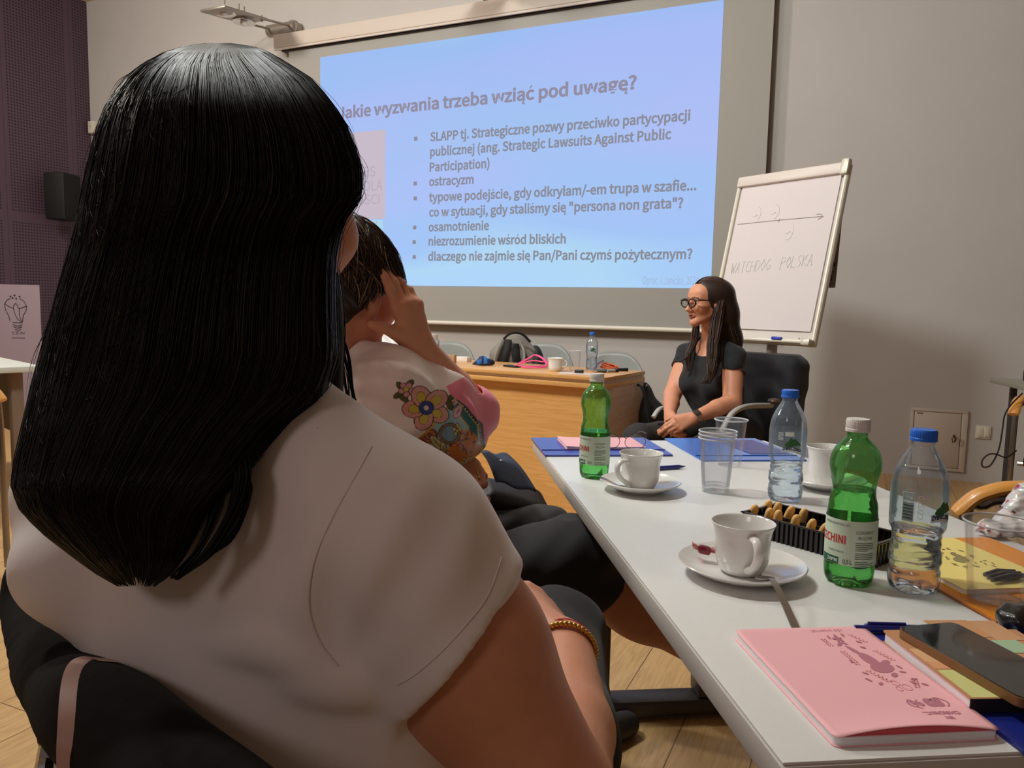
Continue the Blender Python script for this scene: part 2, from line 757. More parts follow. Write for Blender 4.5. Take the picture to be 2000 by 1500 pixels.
            q[~flip] = q[~flip][:, ::-1]
            F.append(q)
        F = np.concatenate(F)
        for _ in range(smooth):
            acc = np.zeros_like(V)
            c = np.zeros(len(V))
            for i in range(4):
                a, b = F[:, i], F[:, (i + 1) % 4]
                np.add.at(acc, a, V[b])
                np.add.at(acc, b, V[a])
                np.add.at(c, a, 1)
                np.add.at(c, b, 1)
            V = 0.5 * V + 0.5 * acc / c[:, None]
        return V, F


def strand_mesh(P, r, tip=0.35, n=3):
    """P: strands x points x 3 -> one mesh of thin tapering hairs"""
    S, m, _ = P.shape
    T = np.gradient(P, axis=1)
    T /= np.linalg.norm(T, axis=2, keepdims=True) + 1e-9
    ref = np.array([0.31, 0.77, 0.55])
    U = np.cross(T, ref)
    U /= np.linalg.norm(U, axis=2, keepdims=True) + 1e-9
    W = np.cross(T, U)
    rr = np.asarray(r, float)
    rr = (np.full(S, rr) if rr.ndim == 0 else rr)[:, None] * np.interp(np.linspace(0, 1, m), [0, 0.15, 0.6, 1], [0.6, 1, 1, tip])[None]
    a = np.linspace(0, 2 * np.pi, n, endpoint=False)
    V = P[:, :, None, :] + rr[:, :, None, None] * (np.cos(a)[:, None] * U[:, :, None, :] + np.sin(a)[:, None] * W[:, :, None, :])
    V = V.reshape(-1, 3)
    base = (np.arange(S) * m * n)[:, None, None]
    i = (np.arange(m - 1) * n)[None, :, None]
    k = np.arange(n)[None, None, :]
    l = (k + 1) % n
    F = np.stack([base + i + k, base + i + l, base + i + n + l, base + i + n + k], -1).reshape(-1, 4)
    return V, F

# ================================================================ the room
WALL_Y, LEFT_X, CEIL_Z = 5.88, -7.77, 4.25


def structure(name, mb, m, smooth=False):
    o = mb.build(name, m, None, smooth)
    o['kind'] = 'structure'
    return o


def floor_material():
    m = bpy.data.materials.new('oak laminate floor')
    N = Nodes(m)
    P, xyz = N.pos()
    mp = N.n('ShaderNodeMapping', Rotation=(0, 0, math.radians(90)))
    N.l(P, mp.inputs[0])
    br = N.n('ShaderNodeTexBrick', Scale=1.0)
    br.offset = 0.37
    br.inputs['Brick Width'].default_value = 1.25
    br.inputs['Row Height'].default_value = 0.19
    br.inputs['Mortar Size'].default_value = 0.0016
    br.inputs['Color1'].default_value = (0.25, 0.25, 0.25, 1)
    br.inputs['Color2'].default_value = (0.75, 0.75, 0.75, 1)
    br.inputs['Mortar'].default_value = (0.0, 0.0, 0.0, 1)
    N.l(mp.outputs[0], br.inputs['Vector'])
    ms = N.n('ShaderNodeMapping', Scale=(11.0, 0.9, 1.0))
    N.l(P, ms.inputs[0])
    wob = N.noise(ms.outputs[0], 1.6, 5.0, 0.6)
    rings = N.math('FRACT', N.math('MULTIPLY', N.math('ADD', wob, N.math('MULTIPLY', br.outputs['Color'], 0.7)), 7.0))
    fine = N.noise(ms.outputs[0], 14.0, 3.0, 0.6)
    v = N.math('ADD', N.math('MULTIPLY', rings, 0.55), N.math('MULTIPLY', fine, 0.5))
    c = N.ramp(v, [(0.15, (0.44, 0.26, 0.105)), (0.55, (0.60, 0.385, 0.17)), (0.9, (0.50, 0.30, 0.125))])
    tint = N.ramp(br.outputs['Color'], [(0.0, (0.25, 0.2, 0.15)), (0.2, (0.86, 0.84, 0.82)), (0.8, (1.0, 1.0, 1.0))])
    N.l(N.mix(1.0, c, tint, 'MULTIPLY'), N.b.inputs['Base Color'])
    N.b.inputs['Roughness'].default_value = 0.42
    N.bump(v, 0.05, 0.002)
    return m


def panel_material():
    """dark plum acoustic panelling with a grid of small holes"""
    m = bpy.data.materials.new('perforated plum panelling')
    N = Nodes(m)
    P, xyz = N.pos()
    y, z = xyz[1], xyz[2]
    pitch = 0.030

    def cell(c, p):
        return N.math('ABSOLUTE', N.math('SUBTRACT', N.math('FRACT', N.math('MULTIPLY', c, 1.0 / p)), 0.5))
    a, b = cell(y, pitch), cell(z, pitch)
    d = N.math('SQRT', N.math('ADD', N.math('MULTIPLY', a, a), N.math('MULTIPLY', b, b)))
    hole = N.math('LESS_THAN', d, 0.27)
    fy = N.math('FRACT', N.math('MULTIPLY', N.math('ADD', y, 0.10), 1.0 / 0.72))
    fz = N.math('FRACT', N.math('MULTIPLY', N.math('ADD', z, 0.62), 1.0 / 2.52))
    iny = N.math('MULTIPLY', N.math('GREATER_THAN', fy, 0.06), N.math('LESS_THAN', fy, 0.94))
    inz = N.math('MULTIPLY', N.math('GREATER_THAN', fz, 0.02), N.math('LESS_THAN', fz, 0.98))
    mask = N.math('MULTIPLY', hole, N.math('MULTIPLY', iny, inz))
    seam = N.math('LESS_THAN', fy, 0.004)
    mask = N.math('MAXIMUM', mask, seam)
    c = N.mix(mask, srgb(84, 64, 80), srgb(24, 16, 22))
    N.l(c, N.b.inputs['Base Color'])
    N.b.inputs['Roughness'].default_value = 0.6
    return m


M_WALL = mat('warm grey wall paint', srgb(184, 178, 173), 0.75, var=0.02, vscale=3.0, bump=0.08, bscale=180, bdist=0.001)
M_CEIL = mat('ceiling paint', srgb(214, 200, 180), 0.8)
structure('floor', MB().box((-2.2, 1.6, -0.05), (13.0, 9.5, 0.1)), floor_material())
structure('wall_front', MB().box((-2.3, WALL_Y + 0.1, 2.15), (11.2, 0.2, 4.3)), M_WALL)
structure('wall_left', MB().box((LEFT_X - 0.1, 1.6, 2.15), (0.2, 9.4, 4.3)), panel_material())
structure('ceiling', MB().box((-2.2, 1.6, CEIL_Z + 0.05), (12.0, 9.4, 0.1)), M_CEIL)

# ---------------------------------------------------------------- projection screen with the projected slide
SY = 5.79
M_SCREEN = mat('matt projection cloth', srgb(160, 156, 149), 0.85)
M_SCREENBAR = mat('white screen bar', srgb(226, 218, 204), 0.45)
scr = thing('projection_screen', 'wide pale projection screen on the front wall, lit with a blue slide of text', 'projection screen', (-2.83, SY, 0.95))
MB().box((-2.83, SY + 0.002, 2.18), (4.26, 0.004, 2.44)).build('screen_cloth', M_SCREEN, scr, False)
bar = MB().tube([(-4.99, SY - 0.006, 0.955), (-0.67, SY - 0.006, 0.955)], 0.017, 16)
bar.tube([(-4.995, SY - 0.006, 0.955), (-4.97, SY - 0.006, 0.955)], 0.022, 16).tube([(-0.69, SY - 0.006, 0.955), (-0.665, SY - 0.006, 0.955)], 0.022, 16)
bar.build('weight_bar', M_SCREENBAR, scr)
cs = MB().box((-2.83, 5.80, 3.475), (4.5, 0.16, 0.12), bev=0.008)
cs.box((-2.83, 5.735, 3.408), (4.5, 0.014, 0.02))
cs.build('screen_case', mat('screen case', srgb(203, 190, 178), 0.6), scr)
MB().box((-2.83, 5.79, 3.405), (4.38, 0.05, 0.022)).build('case_slot', mat('dark slot', srgb(60, 45, 40), 0.7), scr, False)


def slide_material():
    m = bpy.data.materials.new('projected blue slide')
    N = Nodes(m)
    P, xyz = N.pos()
    mp = N.n('ShaderNodeMapping', Rotation=(0, math.radians(-14), 0), Scale=(0.25, 1, 1.0))
    N.l(P, mp.inputs[0])
    f = N.noise(mp.outputs[0], 1.15, 1.0)
    c = N.ramp(f, [(0.34, srgb(172, 190, 246)), (0.46, srgb(160, 194, 243)), (0.56, srgb(174, 212, 240)), (0.7, srgb(170, 206, 250))])
    g = N.ramp(N.math('MULTIPLY', N.math('SUBTRACT', xyz[2], 1.27), 1 / 2.03), [(0.0, (1.0, 1.02, 1.04)), (0.6, (0.98, 0.98, 0.98)), (1.0, (0.88, 0.92, 0.97))])
    c = N.mix(1.0, c, g, 'MULTIPLY')
    N.l(c, N.b.inputs['Emission Color'])
    N.b.inputs['Emission Strength'].default_value = 1.0
    N.b.inputs['Base Color'].default_value = (0.02, 0.02, 0.02, 1)
    N.b.inputs['Roughness'].default_value = 0.9
    N.b.inputs['Specular IOR Level'].default_value = 0.0
    return m


def glow(name, c, s=1.0):
    m = mat(name, (0.02, 0.02, 0.02), 0.9, spec=0.0)
    m.node_tree.nodes['Principled BSDF'].inputs['Emission Color'].default_value = c
    m.node_tree.nodes['Principled BSDF'].inputs['Emission Strength'].default_value = s
    return m


SZ0, SZ1, SX0, SX1 = 1.2675, 3.302, -4.60, -1.045
slide = MB().box(((SX0 + SX1) / 2, SY - 0.002, (SZ0 + SZ1) / 2), (SX1 - SX0, 0.002, SZ1 - SZ0)).build('projected_slide', slide_material(), scr, False)
EX, EZ = np.array([1.0, 0, 0]), np.array([0, 0, 1.0])
M_TXT = glow('projected grey lettering', srgb(134, 136, 150))


def slide_text(name, rows, bold=0.012, m=M_TXT):
    mb = MB()
    for (t, x0, y0, x1, y1, cap) in rows:
        a, b = on_y(x0, y0, SY - 0.004), on_y(x1, y1, SY - 0.004)
        z = 0.5 * (a[2] + b[2])
        put_text(mb, t, (a[0], SY - 0.004, z), EX, EZ, cap, b[0] - a[0], bold)
    return mb.build(name, m, slide, False, None)


slide_text('heading', [('Jakie wyzwania trzeba wziąć pod uwagę?', 660, 231, 1243, 177, 0.104)], 0.013, glow('projected heading grey', srgb(140, 136, 158)))
CAPB = 0.077
for row in (
        [('SLAPP tj. Strategiczne pozwy przeciwko partycypacji', 840, 276, 1348, 236, CAPB), ('publicznej (ang. Strategic Lawsuits Against Public', 840, 304, 1311, 274, CAPB), ('Participation)', 839, 334, 956, 330, CAPB)],
        [('ostracyzm', 838, 363, 925, 360, CAPB)],
        [('typowe podejście, gdy odkryłam/-em trupa w szafie...', 838, 394, 1360, 372, CAPB), ('co w sytuacji, gdy staliśmy się "persona non grata"?', 838, 424, 1334, 406, CAPB)],
        [('osamotnienie', 837, 452, 955, 450, CAPB)],
        [('niezrozumienie wśród bliskich', 837, 480, 1105, 476, CAPB)],
        [('dlaczego nie zajmie się Pan/Pani czymś pożytecznym?', 836, 510, 1352, 506, CAPB)]):
    slide_text('bullet_text', row)
for (x, y) in ((812, 271), (811, 358.5), (811, 387.5), (810, 444.5), (809, 473), (809, 502)):
    MB().box(on_y(x, y, SY - 0.004), (0.033, 0.0006, 0.033)).build('bullet_mark', M_TXT, slide, False)
slide_text('footer_text', [('Oprac. I.Janicka, 2024', 1255, 558, 1364, 553, 0.060)], 0.0, glow('projected faint lettering', srgb(158, 176, 214)))
pa, pb = on_y(753, 253, SY - 0.004), on_y(750, 427, SY - 0.004)
cov = MB().box((pa[0] - 0.28, SY - 0.0035, (pa[2] + pb[2]) / 2), (0.56, 0.0008, pa[2] - pb[2]))
cov.build('cover_picture', glow('projected pale pink', srgb(196, 184, 198)), slide, False)
pc = on_y(748, 462, SY - 0.004)
MB().box((pa[0] - 0.30, SY - 0.0035, (pb[2] + pc[2]) / 2 - 0.01), (0.55, 0.0008, pb[2] - pc[2])).build('cover_band', glow('projected pale cyan', srgb(170, 212, 236)), slide, False)
M_COVTXT = glow('projected cover lettering', srgb(176, 168, 186))
for (t, x1, y, w, cp_) in (('ES', 733, 344, 0.12, 0.085), ('DLA', 747, 371, 0.19, 0.085), ('OŚCI', 741, 398, 0.24, 0.085), ('AMY', 737, 445, 0.17, 0.06)):
    p = on_y(x1, y, SY - 0.006)
    ct = MB()
    put_text(ct, t, (p[0] - w, SY - 0.006, p[2]), EX, EZ, cp_, w, 0.0)
    ct.build('cover_lettering', M_COVTXT, slide, False, None)

# ---------------------------------------------------------------- halogen lamps on the wall above the screen
M_LAMP = mat('satin grey metal', srgb(158, 148, 138), 0.35, 0.6)
M_CHROME = mat('chrome', (0.75, 0.74, 0.73), 0.15, 1.0)


def wall_lamp(x, z, label):
    t = thing('wall_lamp', label, 'lamp', (x, WALL_Y, z), 'halogen lamps above the screen')
    b = MB().tube([(x - 0.16, WALL_Y - 0.07, z), (x + 0.16, WALL_Y - 0.07, z)], 0.055, 20)
    b.tube([(x + 0.12, WALL_Y + 0.0, z), (x + 0.12, WALL_Y - 0.09, z)], 0.062, 20)
    b.tube([(x, WALL_Y, z), (x, WALL_Y - 0.06, z)], 0.04, 16)
    b.build('wall_mount', M_LAMP, t)
    L, drop = 0.46, 0.12
    for s in (-0.115, 0.115):
        MB().tube([(x + s, WALL_Y - 0.07, z + 0.01), (x + s, WALL_Y - L, z + 0.01 - drop * 0.5)], 0.011, 8).build('arm_rod', M_LAMP, t)
    y0, y1 = WALL_Y - L - 0.46, WALL_Y - L + 0.05
    zz = z + 0.02 - drop * 0.8
    Rp = rotx(math.degrees(math.atan2(drop, L + 0.46)))
    pl = MB().box((x, (y0 + y1) / 2, zz), (0.27, y1 - y0, 0.022), Rp, bev=0.006)
    for yy in (y0 + 0.03, y0 + 0.19, y0 + 0.25, y1 - 0.05):
        pl.tube([(x + 0.11, yy, zz), (x + 0.11, yy, zz + 0.055)], 0.007, 6)
    pl.build('lamp_plate', M_LAMP, t)
    for yy in (y0 + 0.13, y0 + 0.36):
        r = MB().lathe([(0.095, zz - 0.012), (0.098, zz - 0.026), (0.085, zz - 0.026), (0.06, zz - 0.016), (0.0, zz - 0.014)], 28, (x, yy, 0))
        r.build('reflector', M_CHROME, t)
        MB().ell((x, yy, zz - 0.03), (0.032, 0.032, 0.026)).build('bulb', mat('clear bulb glass', (0.9, 0.9, 0.88), 0.05, 0.0, coat=1.0), t)
    return t


lp = on_y(562, 62, WALL_Y)
wall_lamp(lp[0], lp[2], 'two bulb halogen wall lamp whose whole arm shows above the screen corner')
lp2 = on_y(1000, -14, WALL_Y)
wall_lamp(lp2[0] - 0.05, lp[2], 'halogen wall lamp cut off by the top edge, only its foot showing')

# ---------------------------------------------------------------- small fittings on the walls
p0, p1 = on_y(1777, 797, WALL_Y), on_y(1888, 927, WALL_Y)
cx0, cx1, cz0, cz1 = 0.325, 0.665, 0.06, 0.475
t = thing('wall_cabinet', 'flush beige metal cabinet door with a key in its lock, low on the wall', 'cabinet', ((cx0 + cx1) / 2, WALL_Y, cz0))
M_CAB = mat('cabinet paint', srgb(200, 188, 176), 0.5)
fr = MB()
for c, sz in ((((cx0 + cx1) / 2, WALL_Y - 0.006, cz1 - 0.01), (cx1 - cx0, 0.012, 0.02)), (((cx0 + cx1) / 2, WALL_Y - 0.006, cz0 + 0.01), (cx1 - cx0, 0.012, 0.02)),
              ((cx0 + 0.01, WALL_Y - 0.006, (cz0 + cz1) / 2), (0.02, 0.012, cz1 - cz0 - 0.04)), ((cx1 - 0.018, WALL_Y - 0.006, (cz0 + cz1) / 2), (0.036, 0.012, cz1 - cz0 - 0.04))):
    fr.box(c, sz, bev=0.002)
fr.build('cabinet_frame', M_CAB, t)
gap = MB().box(((cx0 + cx1) / 2, WALL_Y - 0.001, (cz0 + cz1) / 2), (cx1 - cx0 - 0.03, 0.002, cz1 - cz0 - 0.03))
gap.build('shadow_gap', mat('black gap', (0.01, 0.01, 0.01), 0.8), t, False)
dr = MB().box(((cx0 + cx1) / 2 - 0.008, WALL_Y - 0.006, (cz0 + cz1) / 2), (cx1 - cx0 - 0.062, 0.012, cz1 - cz0 - 0.046), bev=0.002).build('cabinet_door', M_CAB, t)
MB().box((cx0 + 0.055, WALL_Y - 0.0125, cz1 - 0.034), (0.036, 0.001, 0.008)).build('maker_plate', mat('grey plate', srgb(105, 92, 84), 0.5), dr, False)
kx, kz = cx1 - 0.075, 0.30
MB().tube([(kx, WALL_Y - 0.012, kz), (kx, WALL_Y - 0.02, kz)], 0.011, 14).build('lock', M_CHROME, dr)
ky = MB().tube([(kx, WALL_Y - 0.02, kz), (kx, WALL_Y - 0.04, kz)], 0.003, 6)
ky.box((kx, WALL_Y - 0.042, kz), (0.012, 0.014, 0.016), bev=0.002).box((kx + 0.006, WALL_Y - 0.045, kz - 0.022), (0.010, 0.002, 0.03), roty(18)).box((kx - 0.010, WALL_Y - 0.041, kz - 0.024), (0.005, 0.002, 0.036), roty(-12))
ky.build('key', mat('dark key metal', srgb(90, 80, 72), 0.35, 0.8), dr)
pa = on_y(1920, 844, WALL_Y)
t = thing('light_switch', 'white double rocker light switch on the wall right of the cabinet', 'light switch', (pa[0], WALL_Y, pa[2] - 0.043))
M_SW = mat('white switch plastic', srgb(215, 206, 190), 0.35)
MB().box((pa[0], WALL_Y - 0.005, pa[2]), (0.086, 0.01, 0.086), bev=0.003).build('switch_plate', M_SW, t)
for s in (-1, 1):
    r = MB().box((pa[0] + s * 0.0165, WALL_Y - 0.012, pa[2]), (0.031, 0.006, 0.064), rotx(-4), bev=0.0015).build('rocker', M_SW, t)
    MB().box((pa[0] + s * 0.0165, WALL_Y - 0.0165, pa[2] - 0.024), (0.008, 0.002, 0.004)).build('indicator', mat('grey indicator', srgb(110, 100, 92), 0.5), r, False)
sp = on_y(179, 251, WALL_Y)
t = thing('wall_sensor', 'small white sensor box in the far left corner of the room', 'sensor', (sp[0] + 0.1, WALL_Y, sp[2] - 0.06))
MB().box((sp[0] + 0.06, WALL_Y - 0.03, sp[2]), (0.09, 0.06, 0.13), bev=0.01).build('sensor_housing', M_SW, t)
MB().ell((sp[0] + 0.06, WALL_Y - 0.06, sp[2] + 0.02), (0.02, 0.012, 0.02)).build('sensor_lens', mat('milky lens', srgb(190, 180, 165), 0.3), t)

# loudspeaker on the left wall
sa = on_x(123, 385, LEFT_X + 0.2)
t = thing('loudspeaker', 'black box loudspeaker mounted on the plum panelled wall', 'loudspeaker', (LEFT_X, sa[1], sa[2] - 0.25))
R = rotz(18)
bx = MB().box((LEFT_X + 0.2, sa[1], sa[2]), (0.22, 0.26, 0.47), R, bev=0.015)
bx.build('speaker_cabinet', mat('black speaker box', srgb(8, 7, 8), 0.7), t)
MB().box(np.array([LEFT_X + 0.2, sa[1], sa[2]]) + R @ np.array([0.113, 0, 0]), (0.012, 0.23, 0.44), R, bev=0.005).build('speaker_grille', mat('black speaker cloth', srgb(10, 9, 10), 0.9, bump=0.3, bscale=500), t)
MB().tube([(LEFT_X, sa[1], sa[2]), (LEFT_X + 0.12, sa[1], sa[2])], 0.03, 10).build('wall_bracket', mat('black bracket', srgb(25, 22, 24), 0.5), t)

# ================================================================ furniture
TOP = 0.75
NL = np.array([-0.039, 0.62, 0.0])
TA = math.radians(30.8)
TE1 = np.array([math.cos(TA), math.sin(TA), 0.0])
TE2 = np.array([-math.sin(TA), math.cos(TA), 0.0])
TR = np.stack([TE1, TE2, np.array([0, 0, 1.0])], 1)


def T(u, v, z=0.0):
    """a place on the white table: u across, v along, z above its top"""
    return NL + TE1 * u + TE2 * v + np.array([0, 0, TOP + z])


M_TABLE = mat('light grey laminate', srgb(226, 226, 223), 0.38, var=0.012, vscale=60)
M_TEDGE = mat('grey table edging', srgb(196, 192, 186), 0.5)
M_DGREY = mat('dark grey powder coat', srgb(74, 70, 70), 0.4, 0.4)
M_BROWNTUBE = mat('brown steel tube', srgb(84, 66, 58), 0.35, 0.7)

t = thing('meeting_table', 'long light grey meeting table holding the cups and bottles', 'table', T(0.328, 0.74, -TOP))
MB(T(0.328, 0.74, -0.0015), TR).box((0, 0, 0), (0.652, 1.476, 0.003), bev=0.001).build('tabletop', M_TABLE, t)
MB(T(0.328, 0.74, -0.0165), TR).box((0, 0, 0), (0.656, 1.48, 0.027), bev=0.0015).build('table_edge', M_TEDGE, t)
MB(T(0, 0, -TOP), TR).box((0.36, 1.40, 0.035), (0.58, 0.075, 0.05), bev=0.012).build('foot', M_DGREY, t)
MB(T(0, 0, -TOP), TR).box((0.185, 1.40, 0.39), (0.045, 0.07, 0.66), bev=0.008).build('leg', M_BROWNTUBE, t)
MB(T(0, 0, -TOP), TR).box((0.475, 1.40, 0.39), (0.045, 0.07, 0.66), bev=0.008).build('leg', M_DGREY, t)
MB(T(0, 0, -TOP), TR).box((0.36, 0.10, 0.035), (0.58, 0.075, 0.05), bev=0.012).build('foot', M_DGREY, t)
MB(T(0, 0, -TOP), TR).box((0.36, 0.10, 0.39), (0.06, 0.07, 0.66), bev=0.008).build('leg', M_DGREY, t)
MB(T(0, 0, -TOP), TR).box((0.33, 0.74, 0.69), (0.08, 1.25, 0.05), bev=0.006).build('underframe', M_DGREY, t)

# ---------------------------------------------------------------- the lecturer's wooden desk
DZ = 0.76
DR = on_z(1180, 738, DZ)
DA = math.radians(6.5)
DL = np.array([-math.cos(DA), math.sin(DA), 0.0])      # towards the left end
DD = np.array([math.sin(DA), math.cos(DA), 0.0])       # towards the back
DRot = np.stack([-DL, DD, np.array([0, 0, 1.0])], 1)
DLEN, DDEP = 2.5, 0.56
D0 = np.array([DR[0], DR[1], 0.0])


def wood_material(name, ca, cb, rough=0.4):
    m = bpy.data.materials.new(name)
    N = Nodes(m)
    v = N.coords('Object', (0.8, 1.0, 16.0))
    f = N.noise(v, 1.8, 5.0, 0.6)
    g = N.noise(N.coords('Object', (4, 4, 90)), 3.0, 2.0)
    h = N.math('ADD', N.math('MULTIPLY', N.math('FRACT', N.math('MULTIPLY', f, 5.0)), 0.6), N.math('MULTIPLY', g, 0.4))
    N.l(N.ramp(h, [(0.2, ca), (0.8, cb)]), N.b.inputs['Base Color'])
    N.b.inputs['Roughness'].default_value = rough
    return m


M_BEECH = wood_material('warm beech veneer', srgb(208, 154, 88)[:3], srgb(222, 170, 104)[:3])
M_BEECHSIDE = wood_material('beech desk side', srgb(186, 150, 124)[:3], srgb(200, 166, 140)[:3])
M_RECESS = mat('pale desk recess', srgb(222, 206, 190), 0.5)
t = thing('desk', 'long beech lecturer desk under the projection screen', 'desk', D0 + DL * DLEN / 2 + DD * DDEP / 2)
md = MB(D0 + DL * DLEN / 2 + DD * DDEP / 2, DRot)
md.box((0, 0, DZ - 0.009), (DLEN, DDEP, 0.018), bev=0.002).build('desktop', M_BEECH, t)
MB(D0 + DL * DLEN / 2 + DD * DDEP / 2, DRot).box((0, 0.004, DZ - 0.027), (DLEN - 0.02, DDEP - 0.03, 0.018)).build('pale_recess', M_RECESS, t, False)
MB(D0 + DL * DLEN / 2 + DD * DDEP / 2, DRot).box((0, 0, DZ - 0.048), (DLEN, DDEP, 0.024), bev=0.002).build('lower_slab', M_BEECH, t)
MB(D0 + DL * DLEN / 2 + DD * DDEP / 2, DRot).box((0, -DDEP / 2 + 0.055, (DZ - 0.06) / 2), (DLEN - 0.05, 0.02, DZ - 0.06)).build('front_panel', M_BEECH, t, False)
for s in (1, -1):
    MB(D0 + DL * DLEN / 2 + DD * DDEP / 2, DRot).box((s * (DLEN / 2 - 0.014), 0.012, (DZ - 0.06) / 2), (0.022, DDEP - 0.05, DZ - 0.06), bev=0.001).build('side_panel', M_BEECHSIDE, t)

# ---------------------------------------------------------------- flipchart
FL = nrm(_r0 * (-0.58) + _f0 * 0.81)            # along the board, to its left
FN = nrm(_r0 * (-0.81) + _f0 * (-0.58))         # out of the board, to the room
tilt = math.radians(13.5)
FDN = np.array([0, 0, -1.0]) * math.cos(tilt) + FN * math.sin(tilt)
FNN = np.cross(FDN, FL)
FNN = FNN if FNN @ FN > 0 else -FNN
FTR = at(1663, 319, 3.9)
FW, FH = 0.69, 0.955
FR = np.stack([FL, FDN, np.cross(FL, FDN)], 1)   # x left, y down
sgn = 1.0 if np.cross(FL, FDN) @ FNN > 0 else -1.0


def FB(u, v, w=0.0):
    return FTR + FL * u + FDN * v + FNN * w


M_FLIP = mat('white flipchart board', srgb(222, 214, 208), 0.35)
M_FRAME = mat('off white aluminium frame', srgb(205, 198, 184), 0.4, 0.2)
M_PAPER = mat('white paper', srgb(212, 202, 202), 0.8)
t = thing('flipchart', 'white flipchart easel with faint pen lines, behind the seated speaker', 'flipchart', (FB(FW / 2, FH)[0] + 0.15 * -FN[0], FB(FW / 2, FH)[1] + 0.15 * -FN[1], 0))
RF = np.stack([FL, FDN, np.cross(FL, FDN)], 1)
brd = MB(FB(FW / 2, FH / 2), RF).box((0, 0, -sgn * 0.012), (FW, FH, 0.018), bev=0.006).build('board', M_FLIP, t)
for u in (0.012, FW - 0.012):
    MB().tube([FB(u, 0.02, 0.0), FB(u, FH - 0.01, 0.0)], 0.014, 10).build('board_frame', M_FRAME, t)
MB(FB(FW / 2, 0.025, 0.012), RF).box((0, 0, 0), (FW - 0.01, 0.062, 0.03), bev=0.012).build('paper_clamp', mat('white clamp bar', srgb(212, 200, 192), 0.4), t)
MB(FB(0.02, 0.02, 0.012), RF).box((0, 0, 0), (0.045, 0.085, 0.036), bev=0.01).build('clamp_end', M_FRAME, t)
pp = MB(FB(FW / 2, (FH - 0.075 + 0.05) / 2, 0.004), RF).box((0, 0, 0), (FW - 0.075, FH - 0.125, 0.006)).build('paper_pad', M_PAPER, t, False)
tr = MB(FB(FW / 2, FH - 0.012, 0.028), RF).box((0, 0, 0), (FW - 0.02, 0.02, 0.055), bev=0.006)
tr.box((-0.32, -0.0, 0), (0.05, 0.035, 0.06), bev=0.008)
tr.build('pen_tray', M_FRAME, t)
bt = MB()
for k in range(3):
    bt.ell(FB(0.055 + 0.022 * k, FH - 0.038, 0.0), (0.003, 0.003, 0.003))
bt.build('screw', mat('grey screws', srgb(130, 122, 114), 0.4), t)


def stroke(mb, pts, r, fn):
    P = [fn(x, y) for x, y in pts]
    mb.tube(np.array(P), r, 5)


PADW, PADH, PADV = FW - 0.075, FH - 0.125, 0.05
fp = lambda x, y: FB(FW - 0.0375 - x * PADW, PADV + y * PADH, 0.0075)      # x, y from the pad's upper left, 0..1
ar = MB()
stroke(ar, [(0.03, 0.27), (0.25, 0.268), (0.52, 0.266), (0.9, 0.268)], 0.0016, fp)
stroke(ar, [(0.84, 0.25), (0.88, 0.252), (0.91, 0.268), (0.87, 0.283), (0.86, 0.288)], 0.0014, fp)
stroke(ar, [(0.48, 0.258), (0.475, 0.282)], 0.0014, fp)
ar.build('pen_arrow', mat('thin dark pen line', srgb(120, 104, 108), 0.7), pp)
M_SCRIB = mat('faint pen line', srgb(186, 172, 174), 0.7)
for (cx, cy, rx, ry, a0, a1) in ((0.215, 0.21, 0.05, 0.055, -80, 60), (0.41, 0.205, 0.05, 0.05, -90, 80), (0.60, 0.345, 0.045, 0.06, -60, 120)):
    sm = MB()
    stroke(sm, [(cx + rx * math.cos(math.radians(q)), cy + ry * math.sin(math.radians(q))) for q in np.linspace(a0, a1, 9)] , 0.0011, fp)
    stroke(sm, [(cx - 0.035, cy + 0.012), (cx - 0.01, cy + 0.02), (cx + 0.01, cy + 0.002), (cx + 0.02, cy + 0.016)], 0.0011, fp)
    sm.build('pen_scribble', M_SCRIB, pp)
LET = {'W': [[(0, 0), (.25, 1), (.5, .3), (.75, 1), (1, 0)]], 'A': [[(0, 1), (.5, 0), (1, 1)], [(.2, .6), (.8, .6)]], 'T': [[(0, 0), (1, 0)], [(.5, 0), (.5, 1)]],
       'C': [[(1, .12), (.5, 0), (0, .5), (.5, 1), (1, .88)]], 'H': [[(0, 0), (0, 1)], [(1, 0), (1, 1)], [(0, .5), (1, .5)]], 'D': [[(0, 0), (0, 1), (.6, .95), (1, .5), (.6, .05), (0, 0)]],
       'O': [[(.5, 0), (0, .5), (.5, 1), (1, .5), (.5, 0)]], 'G': [[(1, .12), (.5, 0), (0, .5), (.5, 1), (1, .85), (1, .55), (.6, .55)]], 'P': [[(0, 1.15), (0, 0), (.8, .05), (.9, .4), (0, .55)]],
       'L': [[(0, 0), (0, 1), (.9, 1)]], 'S': [[(1, .08), (.4, 0), (.1, .25), (.9, .7), (.6, 1), (0, .92)]], 'K': [[(0, 0), (0, 1)], [(.9, 0), (0, .55), (1, 1)]]}
for word, x0, x1, y0 in (('WATCHDOG', 0.06, 0.49, 0.545), ('POLSKA', 0.585, 0.90, 0.52)):
    wr = MB()
    w = (x1 - x0) / len(word)
    for i, ch in enumerate(word):
        for st in LET[ch]:
            stroke(wr, [(x0 + w * (i + 0.78 * a + 0.1 * (1 - b)), y0 - 0.02 * i / 8 + 0.075 * b) for a, b in st], 0.0014, fp)
    wr.build('green_writing', mat('faint green marker', srgb(176, 188, 178), 0.7), pp, label='faint green handwriting')
MB(FB(0.19, FH - 0.022, 0.055), RF).box((0, 0, 0), (0.06, 0.016, 0.018), bev=0.004).build('blue_marker', mat('blue marker plastic', srgb(30, 48, 170), 0.4), t, label='blue marker cap in the tray')
c0 = FB(FW * 0.42, FH - 0.02, -0.05)
c0g = np.array([c0[0], c0[1], 0])
post = MB().tube([c0g + (0, 0, 0.05), c0 + (0, 0, 0.1)], 0.028, 16)
